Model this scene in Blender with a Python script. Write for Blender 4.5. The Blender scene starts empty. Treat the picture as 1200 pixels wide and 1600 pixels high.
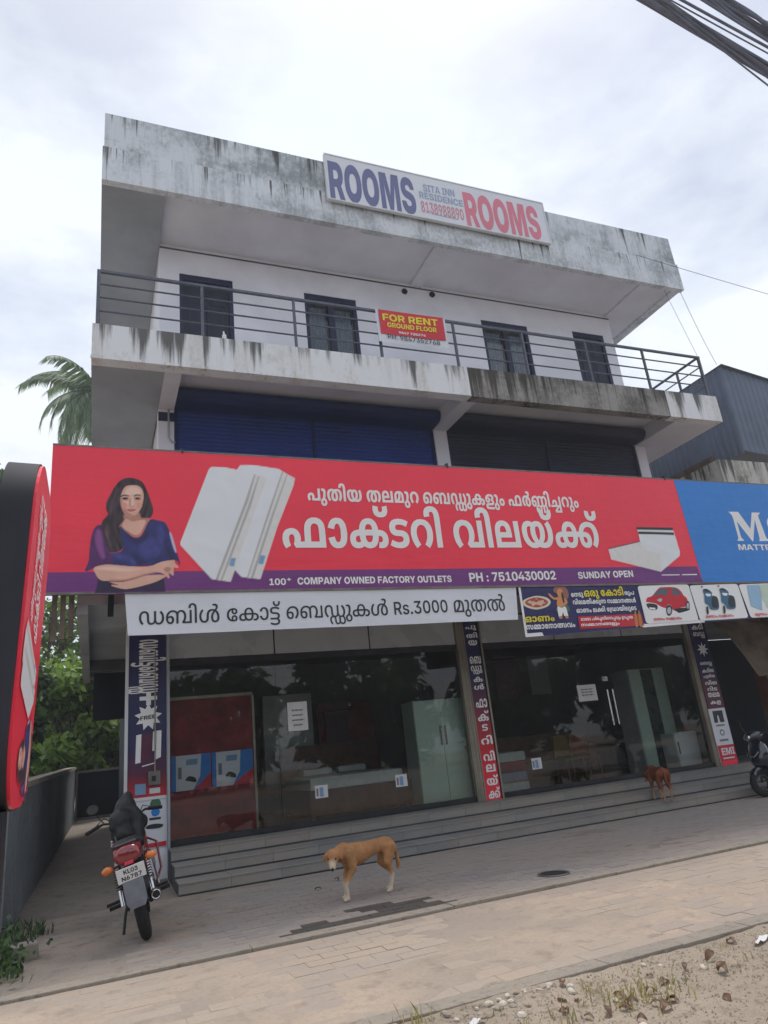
import bpy, bmesh, math, random
import numpy as np
from mathutils import Vector, Matrix, noise as mnoise
from mathutils.geometry import delaunay_2d_cdt

# ------------------------------------------------------------------ camera, sky, sun, exposure
SC = bpy.context.scene
C = SC.collection
def look_matrix(pos, pitch, roll, yaw):
    cp, sp, cy, sy = math.cos(pitch), math.sin(pitch), math.cos(yaw), math.sin(yaw)
    fw = Vector((sy * cp, cy * cp, sp)); rt = Vector((cy, -sy, 0)); up = rt.cross(fw)
    c, s = math.cos(roll), math.sin(roll)
    r = rt * c + up * s; u = up * c - rt * s; b = -fw
    return Matrix(((r.x, u.x, b.x, pos[0]), (r.y, u.y, b.y, pos[1]), (r.z, u.z, b.z, pos[2]), (0, 0, 0, 1)))
cam = bpy.data.cameras.new('camera'); co = bpy.data.objects.new('camera', cam); C.objects.link(co)
cam.sensor_fit = 'VERTICAL'; cam.sensor_height = 24; cam.lens = 24 * 1088.867 / 1600
cam.clip_start = 0.05; cam.clip_end = 2000
co.matrix_world = look_matrix((0, 0, 1.4), .325, -.109, .408)
SC.camera = co
SUN_DIR = Vector((0.2, 0.235, 1.0)).normalized()
w = bpy.data.worlds.new('World'); SC.world = w; w.use_nodes = True
nt = w.node_tree; N = nt.nodes; Lk = nt.links
bg = N['Background']; bg.inputs[1].default_value = 0.102
sky = N.new('ShaderNodeTexSky'); sky.sky_type = 'NISHITA'; sky.sun_disc = False
sky.sun_elevation = math.asin(SUN_DIR.z); sky.sun_rotation = math.atan2(SUN_DIR.x, SUN_DIR.y)
sky.dust_density = 2.0; sky.air_density = 1.0
tc = N.new('ShaderNodeTexCoord'); mp = N.new('ShaderNodeMapping'); mp.inputs['Scale'].default_value = (1, 1, 2.2)
mp.inputs['Location'].default_value = (7.7, 1.9, 0.3)
Lk.new(tc.outputs['Generated'], mp.inputs[0])
nz = N.new('ShaderNodeTexNoise'); nz.inputs['Scale'].default_value = 2.1; nz.inputs['Detail'].default_value = 7; nz.inputs['Roughness'].default_value = .58
Lk.new(mp.outputs[0], nz.inputs['Vector'])
rp = N.new('ShaderNodeValToRGB'); rp.color_ramp.elements[0].position = .36; rp.color_ramp.elements[0].color = (.4, .4, .4, 1)
rp.color_ramp.elements[1].position = .56; rp.color_ramp.elements[1].color = (.97, .97, .97, 1)
Lk.new(nz.outputs[0], rp.inputs[0])
nz2 = N.new('ShaderNodeTexNoise'); nz2.inputs['Scale'].default_value = 3.4; nz2.inputs['Detail'].default_value = 6
Lk.new(mp.outputs[0], nz2.inputs['Vector'])
cl = N.new('ShaderNodeValToRGB'); cl.color_ramp.elements[0].position = .33; cl.color_ramp.elements[0].color = (7.5, 8.0, 8.9, 1)
cl.color_ramp.elements[1].position = .62; cl.color_ramp.elements[1].color = (8.0, 8.4, 8.9, 1)
Lk.new(nz2.outputs[0], cl.inputs[0])
mx = N.new('ShaderNodeMix'); mx.data_type = 'RGBA'
Lk.new(rp.outputs[0], mx.inputs[0]); Lk.new(sky.outputs[0], mx.inputs[6]); Lk.new(cl.outputs[0], mx.inputs[7])
Lk.new(mx.outputs[2], bg.inputs[0])
sl = bpy.data.lights.new('sun', 'SUN'); sl.energy = 1.8; sl.angle = math.radians(8); sl.color = (1, .95, .88)
so = bpy.data.objects.new('sun', sl); C.objects.link(so)
so.rotation_euler = (-SUN_DIR).to_track_quat('-Z', 'Y').to_euler(); so.location = (0, 0, 40)
SC.view_settings.view_transform = 'Standard'; SC.view_settings.look = 'None'
SC.view_settings.exposure = 0.33; SC.view_settings.gamma = 1; SC.view_settings.use_curve_mapping = False
SC.render.engine = 'CYCLES'
SC.cycles.max_bounces = 8; SC.cycles.transparent_max_bounces = 16; SC.cycles.use_denoising = True

# ------------------------------------------------------------------ helpers
RND = random.Random(7)
def srgb(r, g, b):
    f = lambda v: (v / 255) / 12.92 if v / 255 <= .04045 else ((v / 255 + .055) / 1.055) ** 2.4
    return (f(r), f(g), f(b), 1)
class MB:
    """collects boxes, tubes, prisms and lofts, then links them as ONE mesh object"""
    def __init__(s): s.v = []; s.f = []; s.smooth = False
    def add(s, vs, fs):
        n = len(s.v); s.v += [tuple(v) for v in vs]; s.f += [tuple(i + n for i in f) for f in fs]; return s
    def box(s, x0, x1, y0, y1, z0, z1, b=0.0):
        if b <= 0:
            return s.add([(x0,y0,z0),(x1,y0,z0),(x1,y1,z0),(x0,y1,z0),(x0,y0,z1),(x1,y0,z1),(x1,y1,z1),(x0,y1,z1)],
                         [(3,2,1,0),(4,5,6,7),(0,1,5,4),(1,2,6,5),(2,3,7,6),(3,0,4,7)])
        bm = bmesh.new(); bmesh.ops.create_cube(bm, size=1)
        for v in bm.verts: v.co = ((x0+x1)/2+v.co.x*(x1-x0), (y0+y1)/2+v.co.y*(y1-y0), (z0+z1)/2+v.co.z*(z1-z0))
        bmesh.ops.bevel(bm, geom=bm.edges[:], offset=b, segments=2, affect='EDGES', profile=.6)
        bm.verts.index_update(); s.add([v.co[:] for v in bm.verts], [[v.index for v in f.verts] for f in bm.faces]); bm.free(); return s
    def tube(s, pts, r, n=8, cap=True):
        """tube along a path; r a number or one radius per point"""
        P = [Vector(p) for p in pts]; rs = r if isinstance(r, (list, tuple)) else [r] * len(P); vs = []; fs = []
        a = None
        for i, p in enumerate(P):
            d = (P[min(i+1, len(P)-1)] - P[max(i-1, 0)]).normalized()
            if a is None: a = d.orthogonal().normalized()
            a = (a - d * a.dot(d)).normalized(); b = d.cross(a)
            for k in range(n):
                t = 2 * math.pi * k / n; vs.append(p + (a * math.cos(t) + b * math.sin(t)) * rs[i])
        for i in range(len(P) - 1):
            for k in range(n): fs.append((i*n+k, i*n+(k+1)%n, (i+1)*n+(k+1)%n, (i+1)*n+k))
        if cap: fs.append(tuple(range(n))[::-1]); fs.append(tuple((len(P)-1)*n+k for k in range(n)))
        return s.add(vs, fs)
    def ball(s, c, r, n=12, m=8, rot=None):
        rx, ry, rz = r if isinstance(r, (list, tuple)) else (r, r, r); vs = []; fs = []
        R = rot or Matrix.Identity(3); c = Vector(c)
        for i in range(m + 1):
            t = math.pi * i / m
            for k in range(n):
                p = 2 * math.pi * k / n
                vs.append(c + R @ Vector((rx*math.sin(t)*math.cos(p), ry*math.sin(t)*math.sin(p), rz*math.cos(t))))
        for i in range(m):
            for k in range(n): fs.append((i*n+k, (i+1)*n+k, (i+1)*n+(k+1)%n, i*n+(k+1)%n))
        return s.add(vs, fs)
    def capsule(s, a, b, ra, rb, n=12):
        a = Vector(a); b = Vector(b); k = max(2, int((b - a).length / (min(ra, rb) * .45)) + 1)
        for i in range(k + 1):
            t = i / k; s.ball(a.lerp(b, t), ra + (rb - ra) * t, n, 8)
        return s
    def prism(s, prof, y0, y1, axis='Y'):
        """closed profile of (u, w) points extruded along an axis: X -> (y,z), Y -> (x,z), Z -> (x,y)"""
        n = len(prof)
        m = {'Y': lambda u, q, y: (u, y, q), 'X': lambda u, q, y: (y, u, q), 'Z': lambda u, q, y: (u, q, y)}[axis]
        vs = [m(u, q, y0) for u, q in prof] + [m(u, q, y1) for u, q in prof]
        return s.add(vs, [tuple(range(n)), tuple(range(n, 2*n))[::-1]] + [(i, i+n, (i+1)%n+n, (i+1)%n) for i in range(n)])
    def torus(s, c, R, r, axis='X', n=32, m=10, squash=1.0):
        vs = []; fs = []
        for i in range(n):
            t = 2*math.pi*i/n
            for k in range(m):
                p = 2*math.pi*k/m; q = R + r*math.cos(p); h = r*squash*math.sin(p)
                vs.append((c[0]+h, c[1]+q*math.cos(t), c[2]+q*math.sin(t)) if axis == 'X' else (c[0]+q*math.cos(t), c[1]+q*math.sin(t), c[2]+h))
        for i in range(n):
            for k in range(m): fs.append((i*m+k, ((i+1)%n)*m+k, ((i+1)%n)*m+(k+1)%m, i*m+(k+1)%m))
        return s.add(vs, fs)
    def rings(s, R, cap=True):
        """loft through rings of equal point count"""
        n = len(R[0]); vs = [p for r in R for p in r]
        fs = [(i*n+k, i*n+(k+1)%n, (i+1)*n+(k+1)%n, (i+1)*n+k) for i in range(len(R)-1) for k in range(n)]
        if cap: fs += [tuple(range(n))[::-1], tuple((len(R)-1)*n+k for k in range(n))]
        return s.add(vs, fs)
    def mesh(s, name, m, smooth=False):
        me = bpy.data.meshes.new(name); me.from_pydata(s.v, [], s.f); me.materials.append(m)
        if smooth:
            me.polygons.foreach_set('use_smooth', [True] * len(me.polygons))
        if len(s.f) > 1:
            bm = bmesh.new(); bm.from_mesh(me); bmesh.ops.recalc_face_normals(bm, faces=bm.faces); bm.to_mesh(me); bm.free()
        me.update(); return me
    def build(s, name, m, parent=None, smooth=False):
        me = s.mesh(name, m, smooth)
        if smooth and smooth != 'all':
            try: me.set_sharp_from_angle(angle=math.radians(42))
            except Exception: pass
        return link(name, me, parent)
def link(name, me, parent=None):
    o = bpy.data.objects.new(name, me); C.objects.link(o)
    if parent is not None:
        o.parent = parent
        if parent.get('_at') is not None: o.matrix_parent_inverse = Matrix.Translation(-Vector(parent['_at']))
    return o
def tag(o, label, cat, group=None):
    o['label'] = label; o['category'] = cat
    if group: o['group'] = group
    return o
def thing(name, label, cat, loc=(0, 0, 0), group=None, local=False, rot=(0, 0, 0)):
    """an Empty at the thing's base; local=True when its parts are modelled in its own coordinates"""
    o = bpy.data.objects.new(name, None); C.objects.link(o); o.location = loc; o.rotation_euler = rot; o.empty_display_size = .2
    if not local: o['_at'] = tuple(loc)
    return tag(o, label, cat, group)
def kind(o, k): o['kind'] = k; return o
def smooth_closed(P, k=4):
    n = len(P); out = []
    for i in range(n):
        a, b, c, d = P[i-1], P[i], P[(i+1) % n], P[(i+2) % n]
        for j in range(k):
            t = j / k
            out.append(tuple(.5*((2*b[q])+(c[q]-a[q])*t+(2*a[q]-5*b[q]+4*c[q]-d[q])*t*t+(3*b[q]-a[q]-3*c[q]+d[q])*t**3) for q in (0, 1)))
    return out
def fill2d(contours):
    """triangulate contours with the non-zero rule -> verts, tris"""
    V = []; E = []
    for ct in contours:
        n = len(V); m = len(ct); V += [Vector(p) for p in ct]; E += [(n+i, n+(i+1) % m) for i in range(m)]
    vv, _, ff, *_ = delaunay_2d_cdt(V, E, [], 0, 1e-6)
    T = []
    for f in ff:
        x = sum(vv[i].x for i in f)/len(f); y = sum(vv[i].y for i in f)/len(f); wn = 0
        for ct in contours:
            m = len(ct)
            for i in range(m):
                x0, y0 = ct[i]; x1, y1 = ct[(i+1) % m]
                if (y0 <= y) != (y1 <= y):
                    if (x1-x0)*(y-y0)/(y1-y0)+x0 > x: wn += 1 if y1 > y0 else -1
        if wn: T.append(tuple(f))
    return [(v.x, v.y) for v in vv], T
_gc = {}
def glyph(fn, c):
    if (fn, c) not in _gc:
        a, cts = GLYPHS[fn][c]
        cts = [[(ct[i], ct[i+1]) for i in range(0, len(ct), 2)] for ct in cts]
        _gc[fn, c] = (a, *fill2d(cts)) if cts else (a, [], [])
    return _gc[fn, c]
FULL = {'mal': 566, 'mar': 566, 'lat': 735, 'lam': 735, 'lab': 735}
def run(fn, s):
    """lay a line of glyph clusters out -> verts, tris, x extent (em/1000)"""
    V = []; T = []; pen = 0
    for c in (s.split('|') if fn in ('mal', 'mar') else list(s)):
        if c == ' ': pen += 260; continue
        a, v, t = glyph(fn, c); n = len(V)
        dx = -60 if c == '്' else 0
        V += [(x + pen + dx, y) for x, y in v]; T += [tuple(i+n for i in f) for f in t]; pen += a
    return V, T, min(v[0] for v in V), max(v[0] for v in V)
def letters(name, line, mat_of, place, parent):
    """one line of print; place(x, z) -> 3D point on the sign"""
    fn, s, x0, z0, x1, z1, h, col = line
    V, T, a, b = run(fn, s); k = h / FULL[fn]
    P = []
    for x, y in V:
        t = (x - a) / (b - a); P.append(place(x0 + (x1-x0)*t, z0 + (z1-z0)*t + y*k))
    me = bpy.data.meshes.new(name); me.from_pydata(P, [], T); me.materials.append(mat_of(col))
    return link(name, me, parent)
def picture(name, layers, mat_of, place, parent, step=.0012, base=0.002):
    """a printed picture: flat colour areas, one mesh with a material per colour"""
    V = []; F = []; MI = []; mats = []
    for i, (col, sm, P) in enumerate(layers):
        if sm: P = smooth_closed(P, 3)
        v, t = fill2d([P]); n = len(V)
        V += [place(x, z, base + step*i) for x, z in v]; F += [tuple(j+n for j in f) for f in t]
        if col not in mats: mats.append(col)
        MI += [mats.index(col)] * len(t)
    me = bpy.data.meshes.new(name); me.from_pydata(V, [], F)
    for m in mats: me.materials.append(mat_of(m))
    me.polygons.foreach_set('material_index', MI)
    return link(name, me, parent)

# ------------------------------------------------------------------ materials
SOFT = dict(hair=.007, hair_light=.035, skin=.005, skin_light=.035, skin_shade=.03, eye=.007, lips=.009, dress=.006, dress_light=.06, dress_dark=.05, dress_purple=.03, dress_lilac=.035, white_edge=.012, skirt=.008, mat_white=.006, mat_side=.02, mat_line=.012, tag_blue=.008, bed_dark=.006, blush=.03, umbrella=.006, fig_skin=.006, plate_cream=.02, car_glass=.008)
LIN = lambda c: np.array(srgb(*c)[:3])
def photo_print(name, layers, place, parent, step, back, base=.003, grain=None):
    """a printed photograph: a fine grid of points coloured by soft-edged areas laid over one another"""
    A = np.array([p for _, _, P in layers for p in P]); x0, z0 = A.min(0)-.02; x1, z1 = A.max(0)+.02
    nx, nz = int((x1-x0)/step)+1, int((z1-z0)/step)+1
    X, Z = np.meshgrid(np.linspace(x0, x1, nx), np.linspace(z0, z1, nz)); X, Z = X.ravel(), Z.ravel()
    col = back(X, Z); cover = np.zeros(len(X))
    for c, sm, P in layers:
        P = np.array(smooth_closed(P, 3) if sm else P); Q = np.roll(P, -1, 0); d = np.full(len(X), 1e9); inside = np.zeros(len(X), bool)
        for (ax, az), (bx, bz) in zip(P, Q):
            ex, ez = bx-ax, bz-az; L = ex*ex+ez*ez+1e-12; t = np.clip(((X-ax)*ex+(Z-az)*ez)/L, 0, 1)
            d = np.minimum(d, (X-ax-t*ex)**2+(Z-az-t*ez)**2)
            if az != bz:
                inside ^= ((az > Z) != (bz > Z)) & (X < ex*(Z-az)/ez+ax)
        s = np.sqrt(d)*np.where(inside, 1, -1); w_ = max(SOFT.get(c, .005), step*.7); a = np.clip((s+w_*.6)/(1.2*w_), 0, 1); a = a*a*(3-2*a)
        k = LIN(INK[c])[None, :]
        if grain and c in grain: k = k*(1+grain[c](X, Z, s))[:, None]
        col = col*(1-a[:, None])+np.clip(k, 0, 1)*a[:, None]; cover = np.maximum(cover, a)
    use = cover > .01; F = []
    for j in range(nz-1):
        for i in range(nx-1):
            q = (j*nx+i, j*nx+i+1, (j+1)*nx+i+1, (j+1)*nx+i)
            if use[q[0]] or use[q[1]] or use[q[2]] or use[q[3]]: F.append(q)
    keep = sorted({i for f in F for i in f}); ix = {k: n for n, k in enumerate(keep)}
    me = bpy.data.meshes.new(name); me.from_pydata([place(X[i], Z[i], base) for i in keep], [], [tuple(ix[i] for i in f) for f in F])
    at = me.attributes.new('printed', 'FLOAT_COLOR', 'POINT'); at.data.foreach_set('color', np.concatenate([col[keep], np.ones((len(keep), 1))], 1).ravel())
    if 'photo_print' not in M:
        t = NT('photo_print'); a_ = t.n('Attribute', attribute_name='printed'); t.l(a_.outputs['Color'], t.b.inputs['Base Color']); t.b.inputs['Roughness'].default_value = .42; t.b.inputs['Specular IOR Level'].default_value = .45; M['photo_print'] = t.m
    me.materials.append(M['photo_print']); return link(name, me, parent)
def wavy(fx, fz, amp, seed=0.):
    """uneven tone along strands or folds"""
    def f(X, Z, s): return np.array([amp*(mnoise.noise((x*fx+1.5*math.sin(z*6), z*fz, seed))+.6*mnoise.noise((x*fx*2.7, z*fz*2.1, seed+5))) for x, z in zip(X, Z)])
    return f
GRAIN = dict(hair=wavy(26, 3.5, 1.3), hair_light=wavy(30, 4, .9, 2), dress=wavy(7, 5, .38, 3), dress_light=wavy(9, 6, .3, 4), dress_purple=wavy(9, 5, .35, 6), skin=wavy(4, 4, .10, 8), skirt=wavy(6, 4, .4, 9), mat_white=wavy(3, 2.5, .045, 11), mat_side=wavy(14, 10, .06, 12))
class NT:
    def __init__(s, name):
        s.m = bpy.data.materials.new(name); s.m.use_nodes = True; s.t = s.m.node_tree
        s.b = s.t.nodes['Principled BSDF']; s.out = s.t.nodes['Material Output']
    def n(s, ty, **kw):
        o = s.t.nodes.new('ShaderNode' + ty)
        for k, v in kw.items(): setattr(o, k, v)
        return o
    def l(s, a, b): s.t.links.new(a, b)
    def pos(s, scale=(1, 1, 1), obj=False):
        g = s.n('TexCoord').outputs['Object'] if obj else s.n('NewGeometry').outputs['Position']
        m = s.n('Mapping'); m.inputs['Scale'].default_value = scale; s.l(g, m.inputs[0]); return m.outputs[0]
    def noise(s, vec, scale, detail=5, rough=.55):
        o = s.n('TexNoise'); o.inputs['Scale'].default_value = scale; o.inputs['Detail'].default_value = detail; o.inputs['Roughness'].default_value = rough
        s.l(vec, o.inputs['Vector']); return o.outputs[0]
    def ramp(s, f, p0, p1, v0=0., v1=1.):
        r = s.n('MapRange'); r.interpolation_type = 'SMOOTHSTEP'
        for i, v in zip((1, 2, 3, 4), (p0, p1, v0, v1)): r.inputs[i].default_value = v
        s.l(f, r.inputs[0]); return r.outputs[0]
    def mix(s, f, a, b, mode='MIX'):
        o = s.n('Mix', data_type='RGBA', blend_type=mode)
        for i, v in ((0, f), (6, a), (7, b)):
            if hasattr(v, 'is_output') or hasattr(v, 'links'): s.l(v, o.inputs[i])
            else: o.inputs[i].default_value = v
        return o.outputs[2]
    def math(s, op, a, b=0.):
        o = s.n('Math', operation=op)
        for i, v in enumerate((a, b)):
            if hasattr(v, 'links'): s.l(v, o.inputs[i])
            else: o.inputs[i].default_value = v
        return o.outputs[0]
    def bump(s, h, strength=.3, dist=.01):
        o = s.n('Bump'); o.inputs['Strength'].default_value = strength; o.inputs['Distance'].default_value = dist
        s.l(h, o.inputs['Height']); s.l(o.outputs[0], s.b.inputs['Normal'])
def plain(name, col, rough=.6, spec=.5, metal=0., var=.12, scale=6., bump=0., obj=True, coat=0.):
    """a surface of one colour with slight wear: noise varies tone and gloss"""
    t = NT(name); p = t.pos(obj=obj); f = t.noise(p, scale, 6)
    dk = tuple(v * (1 - var*1.6) for v in col[:3]) + (1,); lt = tuple(min(1, v * (1 + var)) for v in col[:3]) + (1,)
    t.l(t.mix(t.ramp(f, .3, .7), dk, lt), t.b.inputs['Base Color'])
    t.l(t.ramp(f, .25, .75, max(.02, rough - .07), min(1, rough + .08)), t.b.inputs['Roughness'])
    t.b.inputs['Specular IOR Level'].default_value = spec; t.b.inputs['Metallic'].default_value = metal
    if coat: t.b.inputs['Coat Weight'].default_value = coat; t.b.inputs['Coat Roughness'].default_value = .08
    if bump: t.bump(t.noise(p, scale * 8, 4), bump, .004)
    return t.m
def stained(name, col, z0, z1, amount=.5, dark=srgb(52, 50, 46), moss=srgb(96, 98, 84), dens=2.6, base_stain=.25):
    """weathered white-washed concrete: black rain streaks running down from the top edge, dusty blotches"""
    t = NT(name); P = t.n('NewGeometry').outputs['Position']; sx = t.n('SeparateXYZ'); t.l(P, sx.inputs[0])
    h = t.ramp(sx.outputs[2], z0, z1)
    st = t.noise(t.pos((dens * 1.7, dens * 1.7, .06)), 1.6, 6, .6)
    st2 = t.noise(t.pos((dens * 6, dens * 6, .35)), 1.3, 6, .65)
    bl = t.noise(t.pos((.8, .8, 1.1)), 1.4, 6, .6)
    fine = t.noise(t.pos((9, 9, 5)), 2.0, 6, .65)
    a = t.ramp(t.math('ADD', t.math('ADD', t.math('MULTIPLY', st, .6), t.math('MULTIPLY', st2, .4)), t.math('ADD', t.math('MULTIPLY', t.math('SUBTRACT', h, .5), .10), t.math('MULTIPLY', t.math('SUBTRACT', t.noise(t.pos((.45, .45, .1)), 1.7, 3), .5), .34))), .615 - .13*amount, .70 - .11*amount)
    b = t.ramp(t.math('ADD', t.math('MULTIPLY', bl, .7), t.math('MULTIPLY', fine, .3)), .58 - .16*base_stain, .78 - .12*base_stain)
    ws = t.ramp(t.noise(t.pos((dens*.9, dens*.9, .07)), 2.0, 6, .65), .46, .66)
    c0 = t.mix(t.math('MULTIPLY', t.math('MULTIPLY', ws, t.ramp(fine, .2, .6)), .5), col, moss)
    c1 = t.mix(t.math('MULTIPLY', b, .8), c0, moss)
    c2 = t.mix(t.math('MULTIPLY', a, .85), c1, dark)
    c3 = t.mix(t.math('MULTIPLY', t.ramp(fine, .55, .8), .18), c2, dark)
    t.l(c3, t.b.inputs['Base Color']); t.b.inputs['Roughness'].default_value = .88; t.b.inputs['Specular IOR Level'].default_value = .25
    t.bump(fine, .35, .012)
    return t.m
_ink = {}
INK = dict(offwhite=(238, 236, 234), white=(240, 240, 240), ink=(32, 34, 40), yellow=(236, 216, 40), red=(206, 28, 50), band=(112, 44, 122), blue=(26, 126, 212), signred=(246, 46, 72),
    faded_blue=(98, 102, 148), faded_red=(220, 118, 138), pale_blue=(150, 164, 190), pale_red=(205, 140, 155), hair=(54, 38, 44), hair_light=(84, 62, 70), skin=(222, 172, 152), skin_light=(238, 196, 178), skin_shade=(188, 132, 116),
    eye=(36, 24, 28), lips=(190, 100, 100), dress=(44, 44, 106), dress_light=(62, 64, 134), dress_dark=(32, 30, 80), dress_purple=(84, 34, 96), dress_lilac=(136, 74, 138), white_edge=(190, 190, 210), skirt=(40, 22, 58),
    mat_white=(226, 228, 232), mat_side=(222, 219, 216), mat_line=(176, 174, 172), tag_blue=(120, 158, 196), blush=(224, 150, 136), bed_dark=(40, 38, 42), plate_rim=(226, 214, 190), plate_red=(178, 74, 56), plate_cream=(222, 184, 160),
    umbrella=(150, 98, 84), fig_skin=(214, 142, 84), fig_green=(70, 110, 80), fig_gold=(190, 130, 60), car_dark=(30, 30, 36), car_glass=(90, 96, 108), car_light=(190, 196, 205), scoot=(40, 104, 140), mat_blue=(150, 190, 220), mat_green=(196, 214, 196),
    navy=(34, 30, 92), panel_white=(218, 220, 228), strip_navy=(28, 30, 84), strip_plum=(86, 24, 58), strip_red=(196, 30, 44), grey=(120, 120, 126))
def ink(c):
    """printed vinyl"""
    if c not in _ink:
        t = NT('print_' + c); col = srgb(*INK[c]); f = t.noise(t.pos((.7, .7, .7)), 1.3, 4)
        t.l(t.mix(t.ramp(f, .3, .7), tuple(v*.93 for v in col[:3])+(1,), col), t.b.inputs['Base Color'])
        t.b.inputs['Roughness'].default_value = .36; t.b.inputs['Specular IOR Level'].default_value = .5
        t.bump(t.math('ADD', t.noise(t.pos((1.1, 1, .8)), 1.1, 3), t.math('MULTIPLY', t.noise(t.pos((.6, 1, 3.2)), 2.2, 3), .35)), .45, .05)
        _ink[c] = t.m
    return _ink[c]
def paver_mat(name, col, col2, dust, dustamt):
    t = NT(name); oi = t.n('ObjectInfo'); at = t.n('Attribute', attribute_name='tint')
    r = t.math('FRACT', t.math('ADD', oi.outputs['Random'], at.outputs['Fac']))
    P = t.pos(); big = t.noise(P, .55, 6, .6); fine = t.noise(P, 38, 6, .65)
    c = t.mix(t.ramp(r, 0, 1), col, col2)
    c = t.mix(t.math('MULTIPLY', t.ramp(big, .38, .66), dustamt), c, dust)
    c = t.mix(t.math('MULTIPLY', t.ramp(fine, .3, .75), .3), c, tuple(v*.62 for v in col[:3])+(1,))
    t.l(c, t.b.inputs['Base Color']); t.b.inputs['Roughness'].default_value = .85; t.b.inputs['Specular IOR Level'].default_value = .3
    t.bump(fine, .4, .004); return t.m
def earth_mat(name, cols, scale=1.0, bump=.6):
    t = NT(name); P = t.pos(); a = t.noise(P, .9*scale, 8, .62); b = t.noise(P, 9*scale, 7, .65); f = t.noise(P, 60*scale, 5, .7)
    c = t.mix(t.ramp(a, .35, .65), cols[0], cols[1]); c = t.mix(t.ramp(b, .5, .72), c, cols[2]); c = t.mix(t.math('MULTIPLY', t.ramp(f, .45, .75), .5), c, cols[3])
    t.l(c, t.b.inputs['Base Color']); t.b.inputs['Roughness'].default_value = .95; t.b.inputs['Specular IOR Level'].default_value = .15
    t.bump(t.math('ADD', b, f), bump, .012); return t.m
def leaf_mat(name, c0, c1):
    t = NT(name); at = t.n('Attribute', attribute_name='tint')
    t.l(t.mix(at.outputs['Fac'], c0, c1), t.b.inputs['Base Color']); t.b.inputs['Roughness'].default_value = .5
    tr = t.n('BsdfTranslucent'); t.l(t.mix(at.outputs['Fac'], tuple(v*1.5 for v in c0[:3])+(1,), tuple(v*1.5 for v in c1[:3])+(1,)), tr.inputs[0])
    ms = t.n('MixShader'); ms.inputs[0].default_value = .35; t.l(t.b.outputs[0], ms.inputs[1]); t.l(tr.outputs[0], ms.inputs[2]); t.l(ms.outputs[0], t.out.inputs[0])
    return t.m
def glass_mat(name, tint=(.72, .78, .78, 1)):
    t = NT(name); fr = t.n('Fresnel'); fr.inputs[0].default_value = 1.52; tr = t.n('BsdfTransparent'); tr.inputs[0].default_value = tint
    gl = t.n('BsdfGlossy'); gl.inputs['Roughness'].default_value = .015; ms = t.n('MixShader')
    t.l(t.math('MULTIPLY', fr.outputs[0], 1.45), ms.inputs[0]); t.l(tr.outputs[0], ms.inputs[1]); t.l(gl.outputs[0], ms.inputs[2]); t.l(ms.outputs[0], t.out.inputs[0])
    return t.m
WHITE = srgb(196, 198, 204)
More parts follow.
